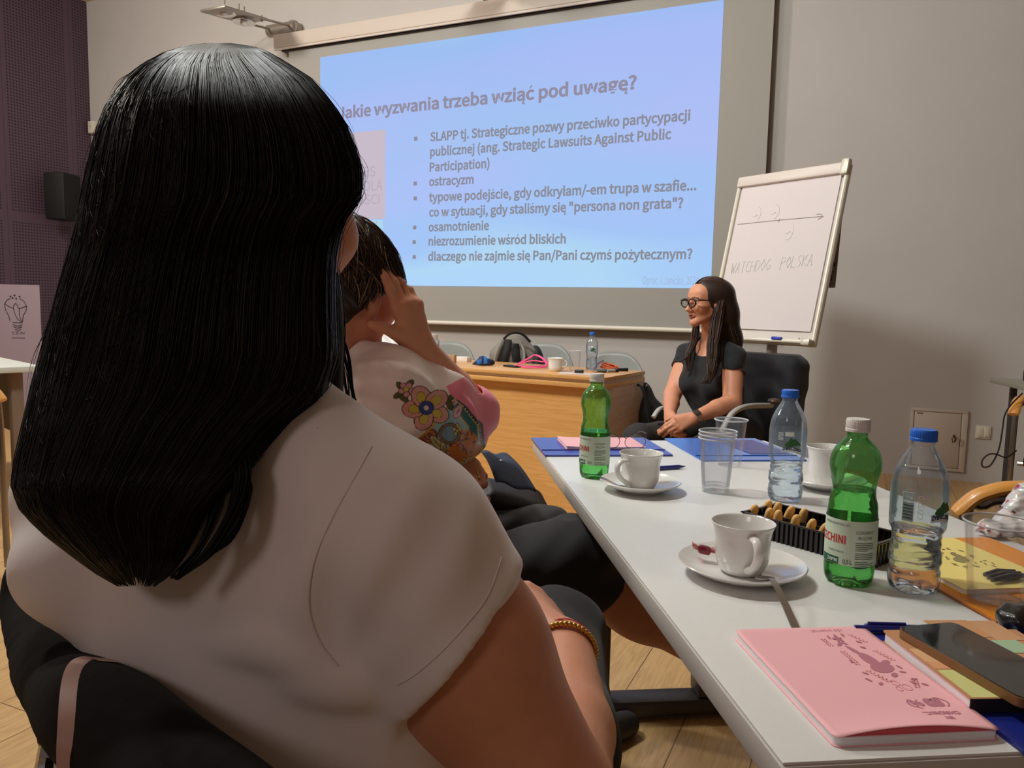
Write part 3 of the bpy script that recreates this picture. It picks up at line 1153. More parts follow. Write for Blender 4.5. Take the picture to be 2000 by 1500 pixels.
post.tube([c0 + (0, 0, 0.02), FB(FW * 0.42, 0.35, -0.03)], 0.022, 12)
post.build('stand_post', mat('light grey post', srgb(186, 176, 164), 0.4, 0.3), t)
for k in range(5):
    a = 2 * math.pi * k / 5 + 0.4
    dv = np.array([math.cos(a), math.sin(a), 0])
    MB().tube([c0g + (0, 0, 0.07), c0g + dv * 0.15 + (0, 0, 0.06), c0g + dv * 0.33 + (0, 0, 0.02)], [0.022, 0.018, 0.014], 8).build('stand_foot', M_FRAME, t)
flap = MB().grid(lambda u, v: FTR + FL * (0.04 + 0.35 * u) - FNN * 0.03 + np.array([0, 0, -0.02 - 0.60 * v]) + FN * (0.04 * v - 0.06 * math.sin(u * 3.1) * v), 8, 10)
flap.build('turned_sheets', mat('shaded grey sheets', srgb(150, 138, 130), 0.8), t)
for (a, b, w_, h_) in ((0.03, 0.42, 0.02, 0.004), (0.05, 0.45, 0.03, 0.006), (0.02, 0.48, 0.012, 0.02), (0.04, 0.52, 0.03, 0.005), (0.03, 0.55, 0.008, 0.03), (0.05, 0.585, 0.03, 0.006)):
    c = FTR + FL * (0.04 + a) + np.array([0, 0, -0.02 - b]) + FN * 0.03 - FNN * 0.024
    MB().box(c, (w_, w_, h_)).build('ink_mark', mat('black ink', (0.01, 0.01, 0.012), 0.6), t)


# ---------------------------------------------------------------- chairs
M_SHELL = mat('grey chair plastic', srgb(138, 140, 136), 0.4)
M_BLACKCLOTH = mat('black upholstery', srgb(20, 16, 15), 0.95, var=0.4, vscale=70, bump=0.3, bscale=900, bdist=0.0012, spec=0.2)
M_HONEY = mat('honey coloured bentwood', srgb(214, 150, 70), 0.35, var=0.06, vscale=6, coat=0.3)
M_STEEL = mat('steel tube', srgb(150, 142, 136), 0.25, 0.9)


def plastic_chair(x, y, yaw, label, top=0.80, w=0.44):
    """grey moulded chair; local y is the way it faces"""
    o = np.array([x, y, 0.0])
    R = rotz(yaw)
    t = thing('plastic_chair', label, 'chair', o, 'grey plastic chairs behind the desk')
    MB(o, R).grid(lambda u, v: ((u - 0.5) * w * (1 - 0.1 * v), 0.22 - 0.44 * v, 0.45 - 0.03 * math.sin(math.pi * u) + 0.02 * (v > 0.9)), 14, 8).build('seat', M_SHELL, t)

    def back(u, v):
        a = (u - 0.5) * 2
        hw = w / 2 * (1 - 0.04 * v)
        return (a * hw, -0.22 - 0.07 * v - 0.06 * (1 - a * a) + 0.05, 0.50 + (top - 0.50) * v * (1 - 0.42 * abs(a) ** 3.2))
    b = MB(o, R).grid(back, 22, 14).build('backrest', M_SHELL, t)
    md = b.modifiers.new('thickness', 'SOLIDIFY')
    md.thickness = 0.014
    for sx in (-1, 1):
        for sy in (-1, 1):
            MB(o, R).tube([(sx * 0.17, sy * 0.16, 0.45), (sx * 0.22, sy * 0.21, 0.0)], 0.012, 8).build('leg', M_STEEL, t)
        MB(o, R).tube([(sx * 0.17, -0.18, 0.45), (sx * 0.17, -0.24, 0.62)], 0.012, 8).build('back_bracket', M_STEEL, t)
    return t


for px, d, top, lab in ((1187, 4.85, 0.815, 'grey plastic chair with its rounded back showing behind the right end of the desk'),
                        (1046, 5.00, 0.86, 'grey plastic chair hidden by the grey backpack standing on it'),
                        (848, 5.05, 0.855, 'grey plastic chair whose back shows beside the raised forearm')):
    g = at(px, 600, d)
    plastic_chair(g[0], g[1], 186.5, lab, top)


def conference_chair(o, yaw, label, back=True, arm_z=0.68, group=None):
    """black upholstered chair: steel side frames, bentwood armrests; local y is the way it faces"""
    o = np.array([o[0], o[1], 0.0])
    R = rotz(yaw)
    t = thing('conference_chair', label, 'chair', o, group)
    MB(o, R).box((0, 0.0, 0.45), (0.46, 0.46, 0.07), bev=0.025, seg=3).build('seat', M_BLACKCLOTH, t)
    if back:
        MB(o, R).box((0, -0.24, 0.70), (0.44, 0.06, 0.40), rotx(8), bev=0.028, seg=3).build('backrest', M_BLACKCLOTH, t)
    for s in (-1, 1):
        P = spline([(s * 0.27, 0.24, 0.0), (s * 0.27, 0.235, arm_z - 0.10), (s * 0.27, 0.20, arm_z - 0.03), (s * 0.27, 0.12, arm_z - 0.015), (s * 0.27, -0.18, arm_z - 0.02), (s * 0.27, -0.24, arm_z - 0.08), (s * 0.27, -0.28, 0.0)], 40)
        MB(o, R).tube(P, 0.0125, 10).build('side_frame', M_STEEL, t)
        Q = spline([(s * 0.275, 0.25, arm_z - 0.055), (s * 0.275, 0.20, arm_z - 0.008), (s * 0.275, 0.10, arm_z + 0.012), (s * 0.275, -0.20, arm_z + 0.008)], 20)
        MB(o, R).tube(Q, [0.020] + [0.024] * 18 + [0.018], 12, flat=(1.0, 0.6)).build('armrest', M_HONEY, t)
    MB(o, R).tube([(-0.27, 0.10, 0.42), (0.27, 0.10, 0.42)], 0.0125, 8).tube([(-0.27, -0.15, 0.42), (0.27, -0.15, 0.42)], 0.0125, 8).build('cross_bar', M_STEEL, t)
    return t


# chair across the table: its left armrest comes in at the right edge of the picture
g = at(1866, 1003, 1.62)
R = rotz(100)
conference_chair(g - R @ np.array([0.275, 0.25, 0]), 100, 'conference chair across the table, its honey armrest beside the orange folder', arm_z=g[2] + 0.055)
# chair by the wall, seen end on
g = at(1979, 812, 3.5)
R = rotz(160)
conference_chair(g - R @ np.array([0.275, 0.25, 0]), 160, 'conference chair near the wall, cut by the right edge, a black lead hanging by it', arm_z=g[2] + 0.06)
cg = [at(1997, 768, 3.5), at(1975, 790, 3.5), at(1962, 812, 3.5), at(1957, 845, 3.48), at(1950, 880, 3.46), at(1935, 908, 3.45), at(1920, 912, 3.45), at(1918, 900, 3.45), at(1930, 888, 3.45), at(1945, 887, 3.45), at(1965, 893, 3.45), at(1985, 880, 3.48)]
o = MB().tube(spline(cg, 60), 0.0035, 6).build('cable', mat('black cable', srgb(24, 20, 20), 0.5))
tag(o, 'thin black cable looped beside the chair near the light switch', 'cable')
# chair on the far left
g = at(6, 780, 3.1)
R = rotz(-72)
conference_chair(g - R @ np.array([-0.275, 0.25, 0]), -72, 'conference chair at the left edge in front of the white table', arm_z=g[2] + 0.05)

# ---------------------------------------------------------------- tables at the sides
c0 = np.array([-3.885, 2.615, 0.0])
RA = np.stack([np.array([-0.95, 0.312, 0]), np.array([-0.312, -0.95, 0]) * -1.0, np.array([0, 0, 1.0])], 1)
RA = np.stack([np.array([0.95, -0.312, 0]), np.array([0.312, 0.95, 0]), np.array([0, 0, 1.0])], 1)
t = thing('side_table', 'white table at the left edge behind the long black hair', 'table', c0 + RA @ np.array([-0.7, -0.4, 0]))
MB(c0 + RA @ np.array([-0.7, -0.4, 0.735]), RA).box((0, 0, 0), (1.4, 0.8, 0.03), bev=0.003).build('tabletop', mat('white side table', srgb(206, 208, 200), 0.4), t)
for x, y in ((-0.1, -0.1), (-1.3, -0.1), (-0.1, -0.7), (-1.3, -0.7)):
    MB(c0 + RA @ np.array([x, y, 0.36]), RA).box((0, 0, 0), (0.06, 0.06, 0.72), bev=0.01).build('leg', mat('taupe table leg', srgb(128, 108, 92), 0.5), t)
MB(c0 + RA @ np.array([-0.7, -0.08, 0.55]), RA).box((0, 0, 0), (1.15, 0.02, 0.33)).build('modesty_panel', mat('taupe panel', srgb(112, 96, 82), 0.6), t, False)
rt = np.array([0.74, 4.95, 0.0])
RB = rotz(12)
t = thing('wall_table', 'grey topped table by the wall, cut by the right edge of the picture', 'table', rt + RB @ np.array([0.45, 0, 0]))
MB(rt + RB @ np.array([0.45, 0, 0.736]), RB).box((0, 0, 0), (0.9, 0.55, 0.028), bev=0.003).build('tabletop', mat('grey table top', srgb(160, 156, 140), 0.5), t)
for x, y in ((0.1, -0.2), (0.85, -0.2), (0.1, 0.2), (0.85, 0.2)):
    MB(rt + RB @ np.array([x, y, 0.36]), RB).tube([(0, 0, -0.36), (0, 0, 0.362)], 0.02, 10).build('leg', M_DGREY, t)

# ---------------------------------------------------------------- banner with a light bulb emblem by the left wall
bz0, bz1 = 0.62, 1.40
ca, cb = on_x(-20, 630, LEFT_X + 0.35), on_x(78, 630, LEFT_X + 0.35)
bdir = nrm((cb - ca) * np.array([1, 1, 0]))
b0 = at(-22, 560, 6.6)
b1 = at(77, 560, 6.6)
bd = nrm((b1 - b0) * np.array([1, 1, 0]))
bw = np.linalg.norm((b1 - b0)[:2])
zt, zb = at(40, 556, 6.6)[2], at(40, 708, 6.6)[2]
b0g = np.array([b0[0], b0[1], 0])
bn = np.cross(bd, np.array([0, 0, 1.0]))
t = thing('banner', 'pale roll up banner with a light bulb emblem at the far left', 'banner', b0g + bd * bw / 2)
RBn = np.stack([bd, -bn, np.array([0, 0, 1.0])], 1)
MB(b0g + bd * bw / 2 + np.array([0, 0, (zt + 0.06) / 2]), RBn).box((0, 0, 0), (bw, 0.004, zt - 0.06)).build('banner_sheet', mat('grey white banner', srgb(150, 132, 142), 0.7), t, False)
MB(b0g + bd * bw / 2 + np.array([0, 0, 0.03]), RBn).box((0, 0, 0), (bw + 0.06, 0.2, 0.06), bev=0.01).build('banner_base', M_STEEL, t)
mpx = bw / 99.0
bp = lambda x, y: b0g + bd * ((x + 22) * mpx) + bn * 0.004 + np.array([0, 0, zt - (y - 556) * mpx])
em = MB()
for pts in ([(17, 627), (15, 617), (9, 605), (8, 595), (12, 587), (19, 583)], [(38, 583), (46, 588), (51, 598), (49, 607), (44, 615), (41, 629)],
            [(8, 593), (18, 600), (25, 602), (26, 596), (30, 592), (33, 596), (34, 602), (42, 601), (51, 597)], [(25, 602), (27, 612), (31, 622), (40, 630)], [(36, 603), (36, 616), (40, 628)], [(22, 630), (41, 630)],
            [(22, 634), (32, 637), (41, 634)], [(23, 638), (32, 641), (40, 638)], [(26, 643), (32, 645), (38, 643)]):
    em.tube([bp(x, y) for x, y in pts], 0.0028, 5)
for (x, y) in ((20, 579), (24, 582), (28, 577), (31, 583), (38, 579)):
    em.ell(bp(x, y), (0.007, 0.007, 0.007), n=8)
em.build('bulb_emblem', mat('dark emblem ink', srgb(44, 30, 40), 0.7), t)
ew = MB()
put_text(ew, 'CEW', bp(20, 653), bd, EZ, 5.5 * mpx, 25 * mpx, 0.0)
ew.box(bp(32, 660), (26 * mpx, 0.001, 1.2 * mpx), RBn)
ew.build('banner_lettering', mat('banner grey ink', srgb(84, 66, 76), 0.7), t, False, None)

# ================================================================ things on the meeting table
M_CHINA = mat('white glazed china', srgb(232, 230, 226), 0.18, coat=0.4)
M_SPOON = mat('brushed spoon steel', (0.45, 0.44, 0.43), 0.28, 1.0)


def bent(P, n=24):
    return spline(P, n)


def cup_and_saucer(u, v, ang, cup_label, saucer_label, group=None, r=0.0425, h=0.068, saucer_r=0.085, z0=None, o=None, handle=True):
    o = T(u, v) if o is None else np.asarray(o, float)
    if saucer_label:
        R = saucer_r
        prof = [(0.0, 0.004), (R * 0.40, 0.004), (R * 0.44, 0.0), (R * 0.52, 0.0), (R * 0.56, 0.004), (R * 0.8, 0.0105), (R * 0.97, 0.0185), (R, 0.0205), (R * 0.985, 0.022), (R * 0.80, 0.0135),
                (R * 0.60, 0.0085), (R * 0.45, 0.0075), (R * 0.38, 0.0065), (0.0, 0.0065)]

        def flut(rr, z, a):
            return rr * (1 + 0.0018 * math.sin(22 * a + 60 * rr)) if rr > R * 0.6 else rr
        s = MB(o).lathe(prof, 96, lobes=flut).build('saucer', M_CHINA)
        tag(s, saucer_label, 'saucer', 'white saucers')
        zc = 0.007
    else:
        zc = 0.0
    t = thing('coffee_cup', cup_label, 'cup', o + np.array([0, 0, zc]), 'white coffee cups' if group is None else group)
    k = r / 0.0425
    hh = h
    po = [(0.0, 0.003), (0.020 * k, 0.003), (0.0215 * k, 0.0), (0.026 * k, 0.0), (0.031 * k, 0.007), (0.0352 * k, 0.018), (0.0362 * k, 0.034), (0.0366 * k, 0.050), (0.0395 * k, hh - 0.006), (0.0425 * k, hh), (0.0418 * k, hh + 0.0012),
          (0.0405 * k, hh), (0.037 * k, hh - 0.008), (0.0340 * k, 0.050), (0.0335 * k, 0.030), (0.030 * k, 0.012), (0.020 * k, 0.007), (0.0, 0.006)]
    P = np.array(po)
    fine = np.stack([np.interp(np.linspace(0, 1, 60), np.linspace(0, 1, len(P)), P[:, i]) for i in (0, 1)], 1)
    MB(o + np.array([0, 0, zc])).lathe([tuple(p) for p in fine], 64).build('cup_body', M_CHINA, t, auto=60)
    if handle:
        R = rotz(ang)
        hp = bent([(0.036 * k, 0, 0.0555), (0.052 * k, 0, 0.057), (0.0615 * k, 0, 0.048), (0.060 * k, 0, 0.034), (0.049 * k, 0, 0.021), (0.0345 * k, 0, 0.013)], 26)
        MB(o + np.array([0, 0, zc]), R).tube(hp, np.interp(np.linspace(0, 1, 26), [0, 0.15, 0.5, 0.85, 1], [0.006, 0.0048, 0.0046, 0.005, 0.007]), 12, flat=(1.35, 0.9)).build('handle', M_CHINA, t)
    return t


def teaspoon(path, label, bowl_len=0.036, wid=0.012, hw=0.0048):
    """path: bowl tip ... handle end"""
    P = spline(path, 40)
    s = np.linspace(0, 1, 40)
    L = np.linalg.norm(np.diff(P, axis=0), axis=1).sum()
    f = bowl_len / L
    w = np.where(s < f, wid * np.sqrt(np.clip(1 - ((s - f * 0.48) / (f * 0.52)) ** 2, 0.0, 1)), np.interp(s, [f, f + 0.05, 0.7, 0.97, 1], [0.003, 0.0028, hw * 0.85, hw, hw * 0.7]))
    w = np.maximum(w, 0.0022)
    cup = np.where(s < f, -0.0035 * np.clip(1 - ((s - f * 0.5) / (f * 0.5)) ** 2, 0, 1), 0)
    mb = MB()
    V = []
    Tn = np.gradient(P, axis=0)
    for i in range(40):
        tt = nrm(Tn[i])
        sd = nrm(np.cross(tt, (0, 0, 1)))
        up = np.cross(sd, tt)
        for j in range(7):
            a = -1 + j / 3.0
            V.append(P[i] + sd * w[i] * a + up * (cup[i] * (1 - a * a) + 0.0006))
        for j in range(6, -1, -1):
            a = -1 + j / 3.0
            V.append(P[i] + sd * w[i] * a + up * (cup[i] * (1 - a * a) - 0.0008))
    F = []
    for i in range(39):
        for j in range(14):
            k = (j + 1) % 14
            F.append((i * 14 + j, i * 14 + k, (i + 1) * 14 + k, (i + 1) * 14 + j))
    F.append(tuple(range(13, -1, -1)))
    F.append(tuple(39 * 14 + k for k in range(14)))
    o = mb.add(V, F).build('teaspoon', M_SPOON, auto=50)
    tag(o, label, 'spoon', 'teaspoons')


def ang_of(d):
    return math.degrees(math.atan2(d[1], d[0]))


# near cup: its handle points at the camera
cp = on_z(1447, 1125, TOP)
cup_and_saucer(0, 0, ang_of(cam_dir(0.03, -1)), 'white coffee cup with handle to the viewer, in front of the biscuit tray', 'white saucer nearest the viewer, a spoon and a red sweet on it', o=cp)
sp0 = on_z(1498, 1136, TOP + 0.016)
e0 = on_z(1560, 1240, TOP + 0.004)
da_ = nrm((e0 - sp0) * np.array([1, 1, 0]))
rim_ = 0.086
tt_ = [k for k in np.linspace(0, 0.1, 200) if np.linalg.norm((sp0 + da_ * k - cp)[:2]) > rim_][0]
teaspoon([sp0 - da_ * 0.02 + (0, 0, 0.000), sp0 + (0, 0, 0.003), sp0 + da_ * tt_ + (0, 0, 0.0105), sp0 + da_ * (tt_ + 0.035) + (0, 0, 0.0065), e0 + (0, 0, 0.0)], 'steel teaspoon sliding off the nearest saucer towards the pink notebook', 0.04, 0.0125)
sw = cp + cam_dir(-0.80, 0.62) * 0.054 + np.array([0, 0, 0.024])
t = thing('wrapped_sweet', 'small dark red wrapped sweet on the nearest saucer behind the cup', 'sweet', sw - np.array([0, 0, 0.01]))
R = rotz(ang_of(cam_dir(1, -0.1)))
MB(sw, R).box((0, 0, 0.001), (0.018, 0.013, 0.012), roty(12), bev=0.004).build('sweet', mat('dark red foil', srgb(130, 34, 50), 0.25, 0.3, coat=0.5), t)
MB(sw, R).grid(lambda a, b: (-0.007 - 0.009 * a, (b - 0.5) * (0.008 + 0.014 * a), 0.003 * math.sin(b * 14) + 0.002 + 0.004 * a), 6, 12).grid(lambda a, b: (0.007 + 0.008 * a, (b - 0.5) * (0.008 + 0.012 * a), 0.003 * math.sin(b * 14)), 6, 12).build('twisted_wrapper', thin('pink clear wrapper', (0.75, 0.3, 0.32), 0.1, 0.1), t)

cq = on_z(1250, 958, TOP)
cup_and_saucer(0, 0, ang_of(cam_dir(-0.82, -0.58)), 'white coffee cup on a saucer in front of the farther green bottle', 'white saucer at the left table edge with a spoon lying in it', o=cq, r=0.0435, h=0.069, saucer_r=0.080)
d0 = cam_dir(-1, -0.12)
teaspoon([cq + d0 * 0.028 + cam_dir(0, -1) * 0.022 + (0, 0, 0.0125), cq + d0 * 0.040 + cam_dir(0, -1) * 0.020 + (0, 0, 0.014), cq + d0 * 0.055 + cam_dir(0, -1) * 0.016 + (0, 0, 0.018), cq + d0 * 0.072 + cam_dir(0, -1) * 0.008 + (0, 0, 0.0255), cq + d0 * 0.082 + cam_dir(0, -1) * 0.002 + (0, 0, 0.028)], 'steel teaspoon lying across the left rim of the saucer at the table edge', 0.02, 0.008)
cr = on_z(1612, 952, TOP)
cup_and_saucer(0, 0, ang_of(cam_dir(1, 0.5)), 'white coffee cup half hidden behind the nearer green bottle', 'white saucer half hidden behind the nearer green bottle', o=cr, r=0.0415, h=0.078, saucer_r=0.078)

# ---------------------------------------------------------------- bottles
M_WHITECAP = mat('white bottle cap', srgb(224, 220, 214), 0.4)
M_BLUECAP = mat('blue bottle cap', srgb(28, 104, 214), 0.38)
M_GREENPET = thin('green bottle plastic', (0.50, 0.86, 0.48), 0.035, 0.03, 0.12, 70, haze=0.08, hcol=(0.22, 0.62, 0.22))
M_GREENWATER = glass('water in green bottle', (0.62, 0.95, 0.62), 1.22)
M_CLEARPET = thin('clear bluish bottle plastic', (0.93, 0.965, 0.99), 0.035, 0.03, 0.25, 60, haze=0.09, hcol=(0.62, 0.74, 0.92))
M_WATER = glass('still water', (0.90, 0.96, 1.0), 1.25)
M_LABELG = mat('pale green bottle label', srgb(206, 222, 200), 0.5)
INK = mat('dark green print', srgb(72, 92, 74), 0.6)
INKRED = mat('red print', srgb(196, 40, 44), 0.6)
INKGREEN = mat('deep green print', srgb(28, 96, 62), 0.6)
INKWHITE = mat('white print', srgb(228, 234, 230), 0.6)


def smooth_prof(P, n=80):
    P = np.array(P)
    S = spline(np.c_[P, np.zeros(len(P))], n)
    return [(max(0.0, a), b) for a, b, _ in S]


def cap_shape(mb, z, r, h, n=48):
    def rib(rr, zz, a):
        return rr * (1 + 0.012 * math.copysign(1, math.sin(36 * a))) if z + 0.004 < zz < z + h - 0.002 and rr > r * 0.9 else rr
    mb.lathe([(r * 0.9, z), (r * 1.03, z), (r * 1.03, z + 0.0035), (r * 0.985, z + 0.0042), (r, z + 0.0055), (r, z + h - 0.0025), (r * 0.93, z + h), (0, z + h)], 144, lobes=rib)


def on_cyl(o, R, r, z0):
    """flat lettering (x, y in metres) wrapped on a cylinder; x runs to the viewer's right"""
    return lambda x, y: np.asarray(o) + R @ np.array([r * math.sin(x / r), -r * math.cos(x / r), z0 + y])


GREEN_PROF = [(0.0, 0.006), (0.012, 0.004), (0.020, 0.0005), (0.026, 0.001), (0.0300, 0.007), (0.0315, 0.018), (0.0318, 0.034), (0.0316, 0.060), (0.0318, 0.090), (0.0310, 0.098), (0.0300, 0.110), (0.0272, 0.122), (0.0268, 0.132), (0.0298, 0.146),
              (0.0318, 0.158), (0.0305, 0.172), (0.0255, 0.184), (0.0180, 0.192), (0.0136, 0.197), (0.0128, 0.203), (0.0128, 0.215)]


def facet(rr, z, a):
    """gently twisted grooves on the shoulder, five feet at the base"""
    if z < 0.022:
        return rr * (1 - 0.16 * max(0, math.cos(5 * a)) ** 3 * (1 - z / 0.022))
    if 0.10 < z < 0.17:
        return rr * (1 + 0.012 * math.sin(9 * a + 260 * z) * math.sin((z - 0.10) / 0.07 * math.pi))
    return rr


def green_bottle(o, yaw, level, label):
    t = thing('green_bottle', label, 'bottle', o, 'green mineral water bottles')
    R = rotz(yaw)
    body = smooth_prof(GREEN_PROF, 90)
    MB(o, R).lathe(body, 72, lobes=facet).build('bottle_body', M_GREENPET, t)
    wp = [(max(0.0, r - 0.0007), z + 0.0008) for r, z in body if z < level] 
    wp.append((wp[-1][0], level))
    wp.append((0.0, level))
    MB(o, R).lathe(wp, 64, lobes=facet).build('water', M_GREENWATER, t, label='carbonated water')
    c = MB(o, R)
    cap_shape(c, 0.205, 0.0150, 0.0165)
    c.build('cap', M_WHITECAP, t)
    rl = 0.0324
    lb = MB(o, R).grid(lambda a, b: (rl * math.sin((a - 0.5) * 6.2), -rl * math.cos((a - 0.5) * 6.2), 0.031 + 0.060 * b), 64, 6).build('paper_label', M_LABELG, t)
    f = on_cyl(o, R, rl + 0.0002, 0.0)
    f2 = lambda x0, y0: (lambda x, y: f(x + x0, y + y0))
    g = MB()
    put_text(g, 'CECHINI', None, None, None, 0.0112, 0.043, 0.012, fn=f2(-0.051, 0.0595))
    g.build('red_lettering', INKRED, lb, False, None)
    g = MB()
    put_text(g, 'WODA MINERALNA', None, None, None, 0.0032, 0.036, 0.0, fn=f2(-0.040, 0.0835))
    put_text(g, 'UZDROWISKO', None, None, None, 0.0042, 0.024, 0.0, fn=f2(0.004, 0.0745))
    put_text(g, 'MUSZYNA', None, None, None, 0.0046, 0.0195, 0.0, fn=f2(0.007, 0.0672))
    put_text(g, '0,5 L', None, None, None, 0.0058, 0.0115, 0.012, fn=f2(-0.0105, 0.0335))
    put_text(g, 'naturalna', None, None, None, 0.003, 0.022, 0.0, fn=f2(-0.032, 0.0475))
    for k in range(13):
        y = 0.062 - k * 0.0024 - (0.0018 if k > 4 else 0) - (0.0016 if k > 8 else 0)
        w = 0.026 if k % 5 != 4 else 0.017
        g.grid(lambda a, b: f(0.004 + w * a, y + 0.0009 * b), 10, 2)
    g.build('green_lettering', INK, lb, False, None)
    MB().grid(lambda a, b: f(-0.046 + 0.030 * a, 0.0315 + 0.0095 * b), 16, 2).build('green_field', INKGREEN, lb, False, None)
    f3 = on_cyl(o, R, rl + 0.0004, 0.0)
    g = MB()
    put_text(g, 'ZAPRI', None, None, None, 0.0045, 0.016, 0.01, fn=lambda x, y: f3(x - 0.0335, y + 0.0340))
    g.build('white_lettering', INKWHITE, lb, False, None)
    return t


go = on_z(1656, 1136, TOP)
fy = lambda p: ang_of(p - EYE) - 90.0
green_bottle(go, fy(go) + 4, 0.128, 'green mineral water bottle nearer the viewer, fuller, beside the biscuit tray')
gf = on_z(1160, 931, TOP)
green_bottle(gf, fy(gf) - 8, 0.100, 'green mineral water bottle at the far left table edge, half empty, by the folded glasses')

BLUE_PROF = [(0.0, 0.006), (0.014, 0.003), (0.022, 0.0006), (0.0275, 0.002), (0.0310, 0.010), (0.0315, 0.024), (0.0300, 0.034), (0.0315, 0.045), (0.0300, 0.057), (0.0292, 0.068), (0.0300, 0.078), (0.0335, 0.086), (0.0338, 0.094), (0.0338, 0.120), (0.0337, 0.140), (0.0312, 0.156), (0.0248, 0.172), (0.0180, 0.184), (0.0142, 0.191), (0.0138, 0.197), (0.0138, 0.206)]


def ripple(rr, z, a):
    if z < 0.018:
        return rr * (1 - 0.15 * max(0, math.cos(5 * a)) ** 3 * (1 - z / 0.018))
    if 0.018 < z < 0.075:
        return rr * (1 + 0.016 * math.sin(z * 520 + 1.6 * math.sin(2 * a)) + 0.012 * math.sin(6 * a + 200 * z))
    return rr


def blue_bottle(o, yaw, level, label, scale=1.0, lab='near'):
    t = thing('clear_bottle', label, 'bottle', o, 'clear water bottles with blue caps')
    R = rotz(yaw) * scale
    body = smooth_prof(BLUE_PROF, 110)
    MB(o, R).lathe(body, 72, lobes=ripple).build('bottle_body', M_CLEARPET, t)
    wp = [(max(0.0, r - 0.0008), z + 0.0008) for r, z in body if z < level]
    wp += [(wp[-1][0], level), (0.0, level)]
    MB(o, R).lathe(wp, 64, lobes=ripple).build('water', M_WATER, t, label='still water')
    c = MB(o, R)
    cap_shape(c, 0.198, 0.0158, 0.0145)
    c.build('cap', M_BLUECAP, t)
    rl = 0.0342
    lb = MB(o, R).grid(lambda a, b: (rl * math.sin((a - 0.5) * 6.25), -rl * math.cos((a - 0.5) * 6.25), 0.092 + 0.047 * b), 64, 6).build('film_label', thin('clear film label', (0.95, 0.985, 0.99), 0.02, 0.08, haze=0.10, hcol=(0.70, 0.84, 0.90)), t)
    f = on_cyl(o, R, rl + 0.0002, 0.0085)
    f2 = on_cyl(o, R, rl + 0.0005, 0.0085)
    if lab == 'near':
        x0 = 0.018
        g = MB()
        for k in range(17):
            y = 0.090 + k * 0.00135
            g.grid(lambda a, b: f2(-0.0195 + 0.0125 * a, y + (0.0004 + 0.00045 * ((k * 7) % 3)) * b), 6, 2)
        g.grid(lambda a, b: f2(-0.0195 + 0.0125 * a, 0.1165 + 0.0006 * b), 6, 2).grid(lambda a, b: f2(-0.0195 + 0.0125 * a, 0.1245 + 0.0006 * b), 6, 2)
        g.grid(lambda a, b: f2(-0.0195 + 0.0006 * a, 0.1165 + 0.0086 * b), 2, 4).grid(lambda a, b: f2(-0.0076 + 0.0006 * a, 0.1165 + 0.0086 * b), 2, 4)
        put_text(g, 'WODA', None, None, None, 0.0024, 0.009, 0.0, fn=lambda x, y: f2(x - 0.0178, y + 0.1212))
        put_text(g, 'MIN.', None, None, None, 0.0024, 0.007, 0.0, fn=lambda x, y: f2(x - 0.0178, y + 0.1178))
        g.build('barcode', mat('dark teal print', srgb(62, 84, 92), 0.6), lb, False, None)
        MB().grid(lambda a, b: f(-0.0205 + 0.0145 * a, 0.0885 + 0.038 * b), 12, 4).build('barcode_field', mat('pale print field', srgb(196, 212, 210), 0.6), lb, False, None)
        g = MB()
        put_text(g, 'CZYSTO', None, None, None, 0.0062, 0.030, 0.0, fn=lambda x, y: f2(0.0045 - y, 0.0935 + x))
        g.build('white_lettering', INKWHITE, lb, False, None)
    else:
        x0 = -0.012
        g = MB()
        for k in range(6):
            g.grid(lambda a, b: f2(-0.024 + 0.010 * a, 0.112 + 0.0026 * k + 0.0008 * b), 6, 2)
        g.grid(lambda a, b: f2(-0.011 + 0.016 * a, 0.120 + 0.008 * b), 8, 2)
        g.build('white_lettering', INKWHITE, lb, False, None)
    hill = [(0.0, 0.0), (0.003, 0.006), (0.007, 0.0085), (0.010, 0.0135), (0.013, 0.016), (0.016, 0.012), (0.020, 0.0145), (0.024, 0.010), (0.029, 0.006), (0.033, 0.0)]
    g = MB()
    P = [f2(x0 + x, 0.1015 + y) for x, y in hill] + [f2(x0 + x, 0.1015 - 0.002 * math.sin(x * 190)) for x, _ in hill[::-1]]
    n = len(hill)
    g.add(P, [(i, 2 * n - 1 - i, 2 * n - 2 - i, i + 1) for i in range(n - 1)])
    g.build('green_hills', mat('leaf green print', srgb(44, 104, 46), 0.6), lb, False, None)
    g = MB()
    put_text(g, 'ŻYWIEC ZDRÓJ', None, None, None, 0.0062, 0.036, 0.02, fn=lambda x, y: f2(x + x0 - 0.003, y + 0.0925 + 0.0022 * math.sin(x * 120)))
    g.build('navy_lettering', mat('navy print', srgb(38, 44, 84), 0.6), lb, False, None)
    MB().grid(lambda a, b: f(x0 - 0.004 + 0.037 * a, 0.0895 + 0.010 * b + 0.0015 * math.sin(a * 5)), 16, 2).build('white_band', mat('pale label band', srgb(208, 220, 226), 0.6), lb, False, None)
    return t


bn_ = on_z(1782, 1150, TOP)
blue_bottle(bn_, fy(bn_) + 2, 0.083, 'clear water bottle with blue cap nearer the viewer, front of the yellow notebook')
bf_ = on_z(1532, 976, TOP)
blue_bottle(bf_, fy(bf_) + 10, 0.070, 'clear water bottle with blue cap behind the biscuit tray', lab='far')

# ---------------------------------------------------------------- plastic cups
M_CUPPET = thin('clear cup plastic', (0.985, 0.985, 0.99), 0.02, 0.12, k=0.35, haze=0.05)


